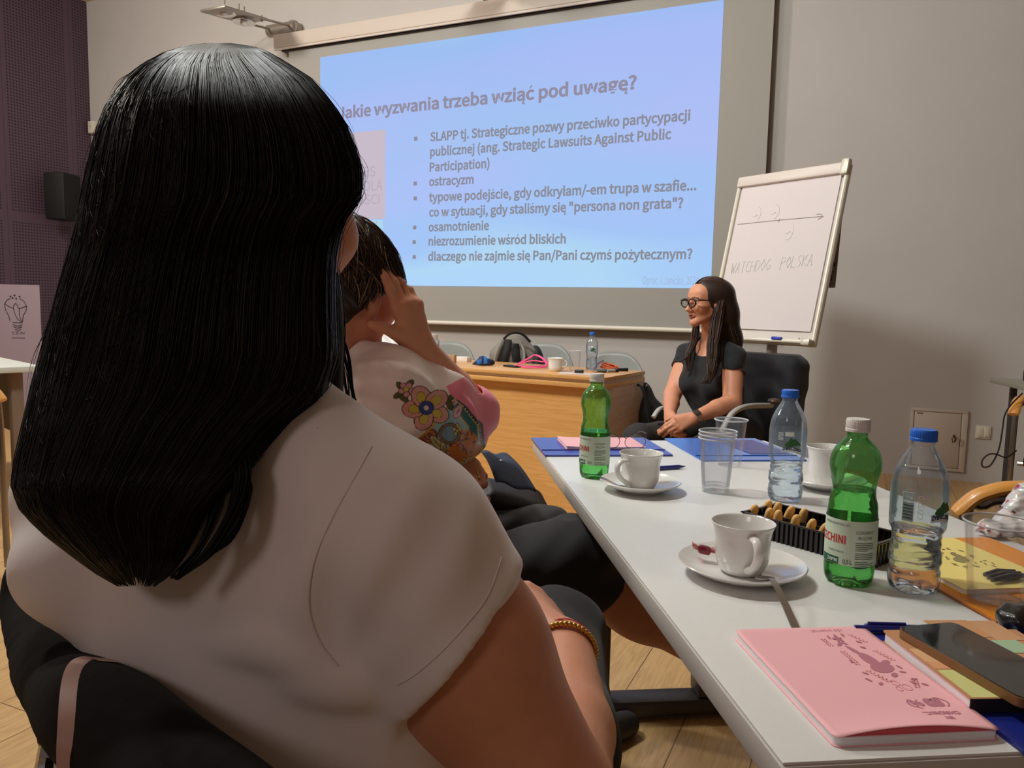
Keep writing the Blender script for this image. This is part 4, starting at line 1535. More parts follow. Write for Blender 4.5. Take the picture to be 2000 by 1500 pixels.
def plastic_cup(o, label, r=0.0375, h=0.095, group='clear plastic cups', water=0.0, rb=0.026):
    t = thing('plastic_cup', label, 'cup', o, group)
    P = [(0.0, 0.003), (rb * 0.85, 0.0025), (rb * 0.9, 0.0), (rb, 0.0)]
    for k in range(14):
        f = (k + 1) / 14
        P.append((rb + (r - 0.003 - rb) * f + (0.0005 if k % 2 and f < 0.5 else 0) - (0.001 if f > 0.62 else 0) + (0.001 if f > 0.62 else 0), h * f * 0.98))
    MB(o).lathe(P + [(r - 0.0025, h * 0.985)], 56).build('cup_wall', M_CUPPET, t)
    a = np.linspace(0, 2 * np.pi, 56, endpoint=False)
    MB(o).tube(np.stack([(r - 0.001) * np.cos(a), (r - 0.001) * np.sin(a), np.full(56, h)], 1), 0.0015, 8, closed=True).build('rolled_rim', mat('frosted rim plastic', srgb(206, 206, 208), 0.25), t)
    if water:
        MB(o).lathe([(rb + (r - 0.003 - rb) * water / h - 0.0006, water), (0, water)], 40).build('water', thin('thin water surface', (0.97, 0.98, 0.99), 0.06, 0.02), t)
    return t


so = on_z(1397, 960, TOP)
for k, lab in enumerate(('clear plastic cup at the bottom of the stack of three', 'clear plastic cup in the middle of the stack of three', 'clear plastic cup on top of the stack of three')):
    plastic_cup(so + np.array([0, 0, 0.007 * k]), lab, h=0.108, group='clear plastic cups in the stack')
plastic_cup(on_z(1424, 909, TOP), 'single clear plastic cup on the bright blue folder behind the stack', r=0.0385, h=0.108)
nc = on_z(1943, 1186, TOP)
plastic_cup(nc, 'large clear plastic cup with a little water at the right edge', r=0.043, h=0.108, water=0.012, rb=0.029)

# ---------------------------------------------------------------- biscuit tray
A_, B_ = np.array([0.305, 0.788]), np.array([0.205, 0.500])
M_TRAY = mat('black thermoformed plastic', srgb(26, 20, 18), 0.25, coat=0.3)
pc0, pc1, pc2 = on_z(1452, 1000, TOP + 0.034), on_z(1476, 977, TOP + 0.034), on_z(1606, 1040, TOP + 0.034)
ex = nrm((pc2 - pc0) * np.array([1, 1, 0]))
ey = np.cross(EZ, ex)
if ey @ (pc1 - pc0) < 0:
    ey = -ey
RT_ = np.stack([ex, ey, EZ], 1)
TL, TW, TH = 0.215, 0.095, 0.034
to = pc0 * np.array([1, 1, 0]) + np.array([0, 0, TOP])
t = thing('biscuit_tray', 'black ribbed plastic tray of biscuits behind the nearest cup', 'tray', to + RT_ @ np.array([TL / 2, TW / 2, 0]))


def ribbed(x0, y0, x1, y1, out, n, z0, z1):
    """a fluted wall between two corners"""
    def fn(a, b):
        w = 0.0016 * (1 if math.sin(a * n * 2 * math.pi) > 0 else -1)
        return (x0 + (x1 - x0) * a + out[0] * w, y0 + (y1 - y0) * a + out[1] * w, z0 + (z1 - z0) * b)
    return fn


tr = MB(to, RT_)
tr.grid(ribbed(0, 0, TL, 0, (0, 1), 26, 0, TH), 210, 2).grid(ribbed(TL, TW, 0, TW, (0, 1), 26, 0, TH), 210, 2)
tr.grid(ribbed(0, TW, 0, 0, (1, 0), 9, 0, TH), 80, 2).grid(ribbed(TL, 0, TL, TW, (1, 0), 9, 0, TH), 80, 2)
tr.box((TL / 2, TW / 2, 0.001), (TL - 0.003, TW - 0.003, 0.002))
for c, sz in (((TL / 2, 0, TH), (TL + 0.008, 0.006, 0.0022)), ((TL / 2, TW, TH), (TL + 0.008, 0.006, 0.0022)), ((0, TW / 2, TH), (0.006, TW + 0.006, 0.0022)), ((TL, TW / 2, TH), (0.006, TW + 0.006, 0.0022))):
    tr.box(c, sz, bev=0.0008)
tr.build('tray_shell', M_TRAY, t, True, 30)
dv = MB(to, RT_).box((TL / 2, TW / 2, 0.015), (TL - 0.004, 0.004, 0.026), bev=0.001)
dv.box((0.08, TW / 2, 0.011), (0.004, TW - 0.006, 0.018)).box((0.15, TW / 2, 0.011), (0.004, TW - 0.006, 0.018))
dv.build('divider', M_TRAY, t)
M_BISC = mat('golden sponge biscuit', srgb(238, 190, 118), 0.8, var=0.10, vscale=90, bump=0.2, bscale=400)
spots = [(1493, 992, 0), (1517, 996, 0), (1536, 1003, 0), (1562, 1010, 0), (1463, 1002, 1), (1494, 1010, 1), (1514, 1014, 1), (1542, 1024, 1), (1572, 1032, 1), (1598, 1038, 1)]
order = ('first', 'second', 'third', 'fourth', 'fifth', 'sixth')
cnt = [0, 0]
for (x, y, row) in spots:
    q = on_z(x, y, TOP + 0.030)
    loc = RT_.T @ (q - to)
    ly = TW * 0.75 if row == 0 else TW * 0.27
    lab = 'golden finger biscuit, %s from the left in the %s row of the tray' % (order[cnt[row]], 'back' if row == 0 else 'front')
    cnt[row] += 1
    c = np.array([loc[0], ly, 0.0250])
    Rb = rotz(-6) @ roty(random.Random(x).uniform(10, 26)) @ rotx(8)
    b = MB(to, RT_)
    V = []
    nb, na = 14, 16
    for i in range(nb + 1):
        s_ = -1 + 2 * i / nb
        w_ = (1 - abs(s_) ** 3.2) ** 0.45 if abs(s_) < 1 else 0.03
        for j in range(na):
            a = 2 * math.pi * j / na
            V.append(c + Rb @ np.array([math.copysign(abs(math.cos(a)) ** 0.6, math.cos(a)) * 0.0052 * max(w_, 0.05), s_ * 0.0085, math.copysign(abs(math.sin(a)) ** 0.7, math.sin(a)) * 0.0205 * max(w_, 0.05)]))
    F = [(i * na + j, i * na + (j + 1) % na, (i + 1) * na + (j + 1) % na, (i + 1) * na + j) for i in range(nb) for j in range(na)]
    F += [tuple(range(na - 1, -1, -1)), tuple(nb * na + j for j in range(na))]
    o = b.add(V, F).build('finger_biscuit', M_BISC, auto=60)
    tag(o, lab, 'biscuit', 'finger biscuits in the tray')


# ---------------------------------------------------------------- notebooks, folders, pens
def rrect(w, h, r, n=6):
    out = []
    for cx, cy, a0 in ((w / 2 - r, h / 2 - r, 0), (-w / 2 + r, h / 2 - r, 90), (-w / 2 + r, -h / 2 + r, 180), (w / 2 - r, -h / 2 + r, 270)):
        for k in range(n + 1):
            a = math.radians(a0 + 90 * k / n)
            out.append((cx + r * math.cos(a), cy + r * math.sin(a)))
    return out


def slab(o, R, w, h, z0, z1, r):
    return MB(o, R).prism(rrect(w, h, r), z1 - z0, (0, 0, z0))


def quad_frame(pa, pb, pd):
    """frame from a corner, the next corner along x, and the corner along y"""
    x = nrm((pb - pa) * np.array([1, 1, 0]))
    y = np.cross(EZ, x)
    if y @ (pd - pa) < 0:
        y = -y
    return np.stack([x, y, EZ], 1)


M_NAVY = mat('navy card folder', srgb(28, 40, 128), 0.35, coat=0.2)
M_PINK = mat('pink notebook cover', srgb(250, 188, 194), 0.55)
M_PINKDEEP = mat('deep pink cover back', srgb(226, 92, 104), 0.55)
M_PAGES = mat('white page edges', srgb(240, 236, 238), 0.8, stretch=(1, 1, 60), var=0.1, vscale=30)
M_PRINT = mat('grey rose print', srgb(190, 122, 138), 0.6)


LIFT = [0]


def blob(mb, c, rx, ry, a=0.0, fn=None, n=20, pw=1.0):
    P = []
    LIFT[0] = (LIFT[0] + 1) % 40
    for k in range(n):
        q = 2 * math.pi * k / n
        x, y = rx * math.cos(q), ry * math.sin(q) * (abs(math.cos(q / 2)) ** pw if pw != 1.0 else 1.0)
        P.append(fn(c[0] + x * math.cos(a) - y * math.sin(a), c[1] + x * math.sin(a) + y * math.cos(a)) + np.array([0, 0, 0.000012 * LIFT[0]]))
    mb.add(P, [tuple(range(n))])


def ring(mb, c, r, w, fn, a0=0, a1=360, n=28):
    P = []
    for k in range(n + 1):
        q = math.radians(a0 + (a1 - a0) * k / n)
        P.append(fn(c[0] + (r - w) * math.cos(q), c[1] + (r - w) * math.sin(q)))
        P.append(fn(c[0] + (r + w) * math.cos(q), c[1] + (r + w) * math.sin(q)))
    mb.add(P, [(2 * k, 2 * k + 1, 2 * k + 3, 2 * k + 2) for k in range(n)])


# navy folder under the near notebooks
fo = T(0.369, 0.107)
t = thing('document_folder', 'navy folder at the near right corner, under the pink notebook and the phone', 'folder', fo, None)
RFo = TR @ rotz(-1.0)
slab(fo, RFo, 0.32, 0.236, 0.0005, 0.0022, 0.003).build('lower_cover', M_NAVY, t)
slab(fo, RFo, 0.32, 0.236, 0.0024, 0.0048, 0.003).build('upper_cover', M_NAVY, t)
MB(fo, RFo).tube([(-0.02, -0.12, 0.0052), (-0.02, 0.12, 0.0052)], 0.0016, 6).build('elastic_band', mat('navy elastic', srgb(24, 34, 110), 0.7), t)

# pink notebook
po = T(0.129, 0.124)
RP = TR
t = thing('pink_notebook', 'pink notebook with grey print lying nearest the viewer at the table corner', 'notebook', po)
zb = 0.001
slab(po, RP, 0.150, 0.212, 0.0003, 0.0012, 0.006).build('back_cover', M_PINK, t)
slab(po, RP, 0.147, 0.210, 0.0013, 0.0085, 0.006).build('pages', M_PAGES, t)
fc = MB(po, RP)


def coverz(x, y):
    return 0.0088 + 0.0072 * max(0, (-y - 0.055) / 0.05) ** 2 * max(0, math.sin(math.pi * min(1, max(0, (x + 0.070) / 0.142)))) ** 0.8 + 0.001 * max(0, (y - 0.06) / 0.045)


NX, NY = 26, 34
V, F = [], []
for j in range(NY + 1):
    for i in range(NX + 1):
        x, y = (i / NX - 0.5) * 0.150, (j / NY - 0.5) * 0.212
        cr_ = 0.006
        ax, ay = abs(x) - (0.075 - cr_), abs(y) - (0.106 - cr_)
        if ax > 0 and ay > 0:
            l = math.hypot(ax, ay)
            if l > cr_ or max(ax, ay) > 0:
                m_ = max(ax, ay)
                k = m_ / l
                x, y = math.copysign(0.075 - cr_ + ax * k, x), math.copysign(0.106 - cr_ + ay * k, y)
        V.append((x, y, coverz(x, y)))
for j in range(NY):
    for i in range(NX):
        a = j * (NX + 1) + i
        F.append((a, a + 1, a + NX + 2, a + NX + 1))
cv = MB(po, RP).add(V, F).build('front_cover', M_PINK, t)
sd = cv.modifiers.new('thickness', 'SOLIDIFY')
sd.thickness = 0.0006
sd.offset = 1
inner = MB(po, RP).grid(lambda a, b: (-0.068 + 0.138 * a, -0.1035, 0.0084 + (coverz(-0.068 + 0.138 * a, -0.1035) - 0.0084) * b), 24, 4)
inner.build('cover_inside', M_PINKDEEP, t)
# print on the cover: read from the far side of the table; px = photo-like position on the cover (0..1 across, 0..1 away)
pf = lambda a, b: po + RP @ np.array([(a - 0.5) * 0.150, (b - 0.5) * 0.212, coverz((a - 0.5) * 0.150, (b - 0.5) * 0.212) + 0.0009])
pr = MB()
blob(pr, (0.76, 0.55), 0.085, 0.050, 0.2, pf)
blob(pr, (0.74, 0.63), 0.045, 0.075, 0.15, pf)
blob(pr, (0.71, 0.73), 0.018, 0.06, 0.35, pf)
blob(pr, (0.66, 0.80), 0.028, 0.012, 0.6, pf)
blob(pr, (0.70, 0.81), 0.026, 0.010, -0.5, pf)
blob(pr, (0.83, 0.60), 0.035, 0.018, 0.3, pf)
blob(pr, (0.78, 0.475), 0.030, 0.016, 0.5, pf)
for (x, y) in ((0.86, 0.50), (0.88, 0.55), (0.60, 0.50), (0.57, 0.44), (0.62, 0.40), (0.87, 0.43), (0.84, 0.40), (0.90, 0.38), (0.64, 0.88), (0.76, 0.90), (0.82, 0.82), (0.80, 0.76), (0.70, 0.89), (0.60, 0.62)):
    blob(pr, (x, y), 0.020, 0.010, (x * 37 + y * 91) % 3.1, pf, 10)
for k in range(5):
    a = k * 1.2566 + 0.4
    blob(pr, (0.69 + 0.022 * math.cos(a), 0.855 + 0.020 * math.sin(a)), 0.018, 0.009, a, pf, 10)
pr.build('animal_print', M_PRINT, cv, False, None, label='grey print of a small animal among leaves')
M_LEAF = mat('light rose print', srgb(214, 140, 150), 0.6)
for (x0, y0, dx, dy, n_) in ((0.62, 0.72, 0.0, -0.022, 7), (0.86, 0.72, 0.008, -0.02, 6), (0.64, 0.52, 0.01, -0.02, 6), (0.83, 0.36, 0.012, 0.018, 5), (0.58, 0.86, 0.002, -0.018, 5), (0.82, 0.90, 0.012, -0.02, 5)):
    pr = MB()
    for k in range(n_):
        for s_ in (-1, 1):
            blob(pr, (x0 + dx * k + s_ * 0.011, y0 + dy * k), 0.010, 0.0042, 0.6 * s_, pf, 8)
    pr.build('leaf_print', M_LEAF, cv, False, None, label='lighter print of a twig')
for (x, y, r_) in ((0.72, 0.40, 0.022), (0.76, 0.36, 0.026), (0.70, 0.35, 0.018)):
    pr = MB()
    ring(pr, (x, y), r_, 0.002, pf)
    pr.build('flower_print', M_LEAF, cv, False, None, label='lighter print of a round flower')
for (tx, cap_, wd_, bold_, x0, y0) in (('80', 0.070, 0.115, 0.06, 0.865, 0.262), ('%', 0.052, 0.075, 0.02, 0.735, 0.252), ('CHRONIĆ.', 0.028, 0.23, 0.02, 0.885, 0.150), ('BY', 0.028, 0.06, 0.02, 0.80, 0.105), ('(do pisania)', 0.026, 0.24, 0.0, 0.80, 0.965)):
    pr = MB()
    put_text(pr, tx, None, None, None, cap_, wd_, bold_, fn=lambda x, y: pf(x0 - x, y0 - y))
    pr.build('cover_lettering', M_PRINT, cv, False, None)
for a0_, a1_ in ((140, 235), (-40, 55)):
    pr = MB()
    ring(pr, (0.77, 0.225), 0.125, 0.006, lambda x, y: pf(x, 0.225 + (y - 0.225) * 0.42), a0_, a1_)
    pr.build('arrow_arc', M_PRINT, cv, False, None)

# brown covered sketchbook under the phone
bl_, tl_ = on_z(1896, 1365, TOP + 0.0185), on_z(1724, 1231, TOP + 0.0185)
by_ = nrm((tl_ - bl_) * np.array([1, 1, 0]))
RX = np.stack([-np.cross(EZ, by_), by_, EZ], 1)
SH = float(np.linalg.norm((tl_ - bl_)[:2]))
xo = bl_ * np.array([1, 1, 0]) + RX[:, 0] * 0.075 + by_ * SH / 2 + np.array([0, 0, TOP])
t = thing('sketchbook', 'brown covered sketchbook with pastel blocks, under the phone', 'notebook', xo + np.array([0, 0, 0.0055]))
z0 = 0.0055
slab(xo, RX, 0.150, SH, z0, z0 + 0.0012, 0.002).build('back_cover', mat('brown card', srgb(176, 120, 84), 0.6), t)
slab(xo, RX, 0.147, SH - 0.003, z0 + 0.0012, z0 + 0.012, 0.002).build('pages', M_PAGES, t)
cvx = slab(xo, RX, 0.150, SH, z0 + 0.012, z0 + 0.0132, 0.002).build('front_cover', mat('tan card', srgb(196, 142, 100), 0.6), t)
for kp_, (cx, cy, w, h, c, nm) in enumerate(((-0.042, -SH / 2 + 0.028, 0.060, 0.052, (214, 214, 140), 'lime'), (-0.054, -SH / 2 + 0.066, 0.036, 0.020, (226, 164, 118), 'peach'), (-0.058, 0.012, 0.03, 0.03, (224, 178, 132), 'apricot'), (0.01, 0.075, 0.05, 0.045, (204, 150, 104), 'tan'), (0.05, 0.07, 0.03, 0.05, (210, 160, 118), 'sand'), (0.03, 0.03, 0.05, 0.03, (168, 196, 160), 'mint'), (0.06, 0.0, 0.03, 0.03, (230, 160, 130), 'rose'))):
    slab(xo + RX @ np.array([cx, cy, 0]), RX, w, h, z0 + 0.0132, z0 + 0.0135 + 0.00006 * kp_, 0.001).build('%s_patch' % nm, mat('%s print' % nm, srgb(*c), 0.6), cvx, False, label='%s coloured block' % nm)
MB(xo, RX).box((0, -SH / 2 + 0.0002, z0 + 0.0066), (0.150, 0.0015, 0.0125)).build('spine', mat('black book cloth', srgb(26, 22, 26), 0.7), t)

# phone
ph0, ph1, ph2 = on_z(1750, 1232, TOP + 0.024), on_z(1868, 1222, TOP + 0.024), on_z(2000, 1378, TOP + 0.024)
pdx = nrm((ph1 - ph0) * np.array([1, 1, 0]))
pdl = nrm((ph2 - ph0) * np.array([1, 1, 0]))
RPh = np.stack([-np.cross(EZ, pdl) if (-np.cross(EZ, pdl)) @ pdx > 0 else np.cross(EZ, pdl), pdl, EZ], 1)
if np.linalg.det(RPh) < 0:
    RPh[:, 0] *= -1
sx_ = 1 if RPh[:, 0] @ pdx > 0 else -1
pho = ph0 * np.array([1, 1, 0]) + RPh[:, 0] * sx_ * 0.036 + pdl * 0.078
pho[2] = TOP + 0.0196
t = thing('phone', 'black phone with a brown case lying on the brown sketchbook', 'phone', pho)
slab(pho, RPh, 0.074, 0.156, 0.0, 0.0085, 0.010).build('case', mat('brown phone case', srgb(128, 92, 56), 0.35, 0.2), t)
slab(pho, RPh, 0.071, 0.153, 0.0082, 0.0095, 0.009).build('screen', mat('black phone glass', (0.012, 0.011, 0.012), 0.08, coat=0.6), t)

# navy pen beside it
q0, q1 = on_z(1680, 1226, TOP + 0.010), on_z(1790, 1229, TOP + 0.010)
dq = nrm(q1 - q0)
t = thing('ballpoint_pen', 'navy click pen between the pink notebook and the phone', 'pen', q0 + dq * 0.06 - (0, 0, 0.005), 'navy ballpoint pens')
M_PEN = mat('navy pen plastic', srgb(30, 36, 120), 0.3, coat=0.4)
MB().tube([q0 + dq * 0.006, q0 + dq * 0.12, q0 + dq * 0.135], [0.0048, 0.0048, 0.002], 14).build('pen_barrel', M_PEN, t)
MB().tube([q0 - dq * 0.006, q0 + dq * 0.008], 0.0030, 10).build('click_button', M_PEN, t)
MB().tube([q0 + dq * 0.008 + (0, 0, 0.006), q0 + dq * 0.05 + (0, 0, 0.006)], 0.0014, 6).build('clip', M_PEN, t)

# black pouch at the right edge
bo = on_z(2040, 1236, TOP + 0.0)
v = Vol(bo + np.array([-0.12, -0.1, -0.01]), bo + np.array([0.14, 0.1, 0.06]), 0.0022)
r_, f_ = cam_dir(1, 0), cam_dir(0, 1)
v.cap(bo - r_ * 0.038 + (0, 0, 0.016), bo + r_ * 0.08 + (0, 0, 0.024), 0.015, 0.024, 0.01, f_, 1.5)
v.cap(bo - r_ * 0.046 - f_ * 0.006 + (0, 0, 0.010), bo - r_ * 0.02 - f_ * 0.012 + (0, 0, 0.008), 0.006, 0.008, 0.008)
v.warp(lambda X, Y, Z: 0.002 * np.sin(X * 210 + Z * 150) * np.sin(Y * 170))
v.cut(bo + (0, 0, 0.0008), (0, 0, -1))
o = new_mesh('soft_pouch', *v.surf(2), mat('black glossy leather', srgb(26, 24, 24), 0.3, coat=0.3))
tag(o, 'black leather pouch beside the large clear cup at the right edge', 'pouch')

# yellow notebook on an orange folder across the table
oo = T(0.500, 0.405)
ROo = TR @ rotz(0)
t = thing('orange_folder', 'orange folder under the yellow notebook, across the table', 'folder', oo)
slab(oo, ROo, 0.235, 0.32, 0.0005, 0.004, 0.003).build('folder_cover', mat('orange card folder', srgb(232, 142, 18), 0.4, coat=0.2), t)
MB(oo, ROo).tube([(-0.119, -0.158, 0.0032), (-0.119, 0.158, 0.0032)], 0.0012, 6).build('folded_edge', mat('dark orange edge', srgb(176, 96, 14), 0.5), t)
yo = T(0.470, 0.435)
RY = TR @ rotz(2)
t = thing('yellow_notebook', 'pale yellow notebook with grey print on the orange folder', 'notebook', yo + np.array([0, 0, 0.0042]))
slab(yo, RY, 0.148, 0.21, 0.0042, 0.005, 0.004).build('back_cover', mat('yellow back cover', srgb(226, 190, 70), 0.55), t)
slab(yo, RY, 0.145, 0.207, 0.005, 0.0105, 0.004).build('pages', M_PAGES, t)
cvy = slab(yo, RY, 0.148, 0.21, 0.0107, 0.0115, 0.004).build('front_cover', mat('pale yellow cover', srgb(240, 220, 130), 0.55), t)
yf = lambda a, b: yo + RY @ np.array([(a - 0.5) * 0.148, (b - 0.5) * 0.21, 0.0118])
pr = MB()
blob(pr, (0.55, 0.52), 0.09, 0.05, 0.3, yf)
blob(pr, (0.60, 0.60), 0.04, 0.06, 0.2, yf)
rnd = random.Random(4)
for k in range(34):
    blob(pr, (0.36 + 0.42 * rnd.random(), 0.34 + 0.44 * rnd.random()), 0.022, 0.009, rnd.random() * 3, yf, 10)
put_text(pr, '80%', None, None, None, 0.06, 0.15, 0.04, fn=lambda x, y: yf(0.64 - x, 0.24 - y))
ring(pr, (0.57, 0.215), 0.125, 0.006, lambda x, y: yf(x, 0.215 + (y - 0.215) * 0.42), 140, 235)
ring(pr, (0.57, 0.215), 0.125, 0.006, lambda x, y: yf(x, 0.215 + (y - 0.215) * 0.42), -40, 55)
put_text(pr, 'CHRONIĆ.', None, None, None, 0.028, 0.23, 0.02, fn=lambda x, y: yf(0.69 - x, 0.145 - y))
pr.build('cover_print', mat('grey olive print', srgb(150, 136, 88), 0.6), cvy, False, None)
g0, g1 = on_z(1926, 1128, TOP + 0.017), on_z(1992, 1120, TOP + 0.017)
dg = nrm(g1 - g0)
t = thing('metal_clip', 'dark shiny clip lying on the yellow notebook seen through the clear cup', 'clip', (g0 + g1) / 2 - (0, 0, 0.005))
sd_ = np.cross(EZ, dg)
for k in range(3):
    MB().tube([g0 + sd_ * (k - 1) * 0.009 + dg * 0.004 * k, (g0 + g1) / 2 + sd_ * (k - 1) * 0.009 + (0, 0, 0.002), g1 + sd_ * (k - 1) * 0.008], [0.003, 0.0046, 0.003], 10).build('clip_bar', mat('dark chrome', (0.08, 0.075, 0.09), 0.12, 1.0), t)

# crumpled wrapper with red spots
wo = on_z(1985, 1050, TOP)
v = Vol(wo + np.array([-0.14, -0.12, -0.01]), wo + np.array([0.16, 0.13, 0.12]), 0.0025)
rw, fw = cam_dir(1, 0), cam_dir(0, 1)
v.cap(wo - rw * 0.045 + (0, 0, 0.012), wo + rw * 0.06 + (0, 0, 0.018), 0.014, 0.02, 0.01, fw, 1.7)
v.cap(wo + rw * 0.0 + fw * 0.03 + (0, 0, 0.02), wo + rw * 0.05 + fw * 0.05 + (0, 0, 0.055), 0.018, 0.03, 0.02)
v.cap(wo - rw * 0.06 + fw * 0.01 + (0, 0, 0.010), wo - rw * 0.045 + fw * 0.01 + (0, 0, 0.024), 0.006, 0.008, 0.01)
v.warp(lambda X, Y, Z: 0.002 * np.abs(np.sin(X * 130 + Y * 60 + 3 * np.sin(Z * 60))) + 0.0018 * np.abs(np.sin(Z * 150 + Y * 210 - X * 90)))
v.cut(wo + (0, 0, 0.0008), (0, 0, -1))
V, F = v.surf(1)
colr = np.tile(np.array(srgb(206, 200, 198)[:3]), (len(V), 1))
rnd = np.random.RandomState(5)
for k in range(46):
    c = V[rnd.randint(len(V))]
    d = np.linalg.norm(V - c, axis=1)
    rr = rnd.uniform(0.003, 0.0065)
    colr[d < rr] = srgb(*((126, 30, 52), (190, 60, 84), (96, 22, 44))[k % 3])[:3]
gr = (np.sin(V @ np.array([90, 40, 130.0])) > 0.55)
colr[gr] = colr[gr] * np.array([0.72, 0.78, 0.78])
o = new_mesh('crumpled_wrapper', V, F, mat('spotted glossy wrapper', (0.6, 0.6, 0.6), 0.3, coat=0.5, attr=True), col=colr)
tag(o, 'crumpled white wrapper with dark red spots at the right edge', 'wrapper')

# folders and pink notebook at the far end
f0 = T(0.157, 1.374)
RFf = TR @ rotz(0.5)
t = thing('navy_folder', 'navy folder overhanging the far left corner, glasses and pink notebook on it', 'folder', f0)
slab(f0, RFf, 0.318, 0.245, 0.0005, 0.0022, 0.003).build('lower_cover', M_NAVY, t)
slab(f0, RFf, 0.318, 0.245, 0.0024, 0.0046, 0.003).build('upper_cover', mat('blue violet card', srgb(62, 76, 172), 0.35, coat=0.2), t)
MB(f0, RFf).tube([(-0.158, -0.062, 0.0052), (0.158, -0.062, 0.0052)], 0.0014, 6).build('elastic_band', mat('navy elastic', srgb(24, 34, 110), 0.7), t)
n0 = T(0.165, 1.392)
t = thing('small_pink_notebook', 'pink notebook at the far end of the table under the glasses', 'notebook', n0 + np.array([0, 0, 0.005]))
slab(n0, TR, 0.205, 0.145, 0.0052, 0.0058, 0.004).build('back_cover', M_PINKDEEP, t)
slab(n0, TR, 0.202, 0.142, 0.0058, 0.0105, 0.004).build('pages', M_PAGES, t)
MB(n0, TR).grid(lambda a, b: ((a - 0.5) * 0.205, (b - 0.5) * 0.145, 0.0108 + 0.012 * max(0, 0.22 - a)), 20, 8).build('front_cover', M_PINK, t)
MB(n0, TR).grid(lambda a, b: (-0.1 + 0.012 * a, (b - 0.5) * 0.143, 0.0102 + 0.002 * a), 5, 8).build('curled_page', M_PAPER, t)
# glasses
gc = on_z(1215, 880, TOP + 0.012)
gx, gy = cam_dir(1, 0.05), cam_dir(-0.05, 1)
t = thing('eyeglasses', 'folded open wire glasses standing on the far pink notebook', 'glasses', gc)
M_WIRE = mat('dark bronze wire', srgb(74, 48, 46), 0.3, 0.7)
for s in (-1, 1):
    a = np.linspace(0, 2 * np.pi, 30, endpoint=False)
    L = np.array([gc + gx * (s * 0.032 + 0.024 * math.cos(q) * (1.06 - 0.1 * math.sin(q))) + EZ * (0.023 + 0.0205 * math.sin(q)) - gy * 0.006 * math.sin(q) for q in a])
    MB().tube(L, 0.0008, 6, closed=True).build('lens_rim', M_WIRE, t)
    MB().add(L, [tuple(range(30))]).build('lens', thin('pale lens', (0.93, 0.9, 0.9), 0.04, 0.02), t)
    MB().tube(spline([gc + gx * s * 0.057 + EZ * 0.032, gc + gx * s * 0.062 + gy * 0.02 + EZ * 0.040, gc + gx * s * 0.060 + gy * 0.085 + EZ * 0.034, gc + gx * s * 0.052 + gy * 0.125 + EZ * 0.012], 20), 0.0011, 6).build('temple', M_WIRE, t)
MB().tube(spline([gc - gx * 0.009 + EZ * 0.030, gc + EZ * 0.034, gc + gx * 0.009 + EZ * 0.030], 8), 0.0009, 6).build('bridge', M_WIRE, t)
# bright blue folder
f1 = T(0.500, 1.340)
t = thing('blue_folder', 'bright blue folder at the far end of the table nearest the seated speaker', 'folder', f1)
slab(f1, TR, 0.262, 0.30, 0.0005, 0.0022, 0.003).build('lower_cover', mat('azure folder card', srgb(20, 108, 206), 0.3, coat=0.3), t)
slab(f1, TR, 0.262, 0.30, 0.0024, 0.0042, 0.003).build('upper_cover', mat('azure folder card', srgb(20, 108, 206), 0.3, coat=0.3), t)
MB(f1, TR).tube([(-0.13, -0.10, 0.0046), (0.13, -0.10, 0.0046)], 0.0013, 6).build('elastic_band', mat('blue elastic', srgb(14, 70, 150), 0.7), t)
MB(f1, TR).prism([(0.02, -0.08), (0.12, -0.08), (0.11, 0.12), (0.0, 0.10)], 0.0008, (0, 0, 0.0044)).build('navy_insert', mat('navy insert', srgb(36, 46, 130), 0.35), t)
# second navy pen
q0, q1 = on_z(1292, 914, TOP + 0.005), on_z(1337, 911, TOP + 0.005)
dq = nrm(q1 - q0)
t = thing('ballpoint_pen', 'navy pen lying between the far coffee cup and the bright blue folder', 'pen', q0 + dq * 0.03 - (0, 0, 0.005), 'navy ballpoint pens')
MB().tube([q0 - dq * 0.06, q0 + dq * 0.045], 0.0048, 14).build('pen_barrel', M_PEN, t)
MB().tube([q0 + dq * 0.045, q1 - dq * 0.002, q1 + dq * 0.003], [0.0048, 0.0016, 0.0006], 12).build('pen_tip', M_PEN, t)

# ================================================================ people
from mathutils.bvhtree import BVHTree


def put(v, prims, grow=0.0):
    for p in prims:
        if p[0] == 'cap':
            _, a, b, ra, rb, k, w, fac = (list(p) + [0.02, None, 1.0])[:8] if len(p) < 8 else p
            v.cap(a, b, ra + grow, rb + grow, k, w, fac)
        elif p[0] == 'ell':
            _, c, r, R, k = p
            v.ell(c, np.asarray(r) + grow, R, k)


def capp(a, b, ra, rb, k=0.02, w=None, fac=1.0):
    return ('cap', a, b, ra, rb, k, w, fac)


def head_frame(F, U):
    F = nrm(F)
    L = nrm(np.cross(U, F))
    return np.stack([F, L, np.cross(F, L)], 1)


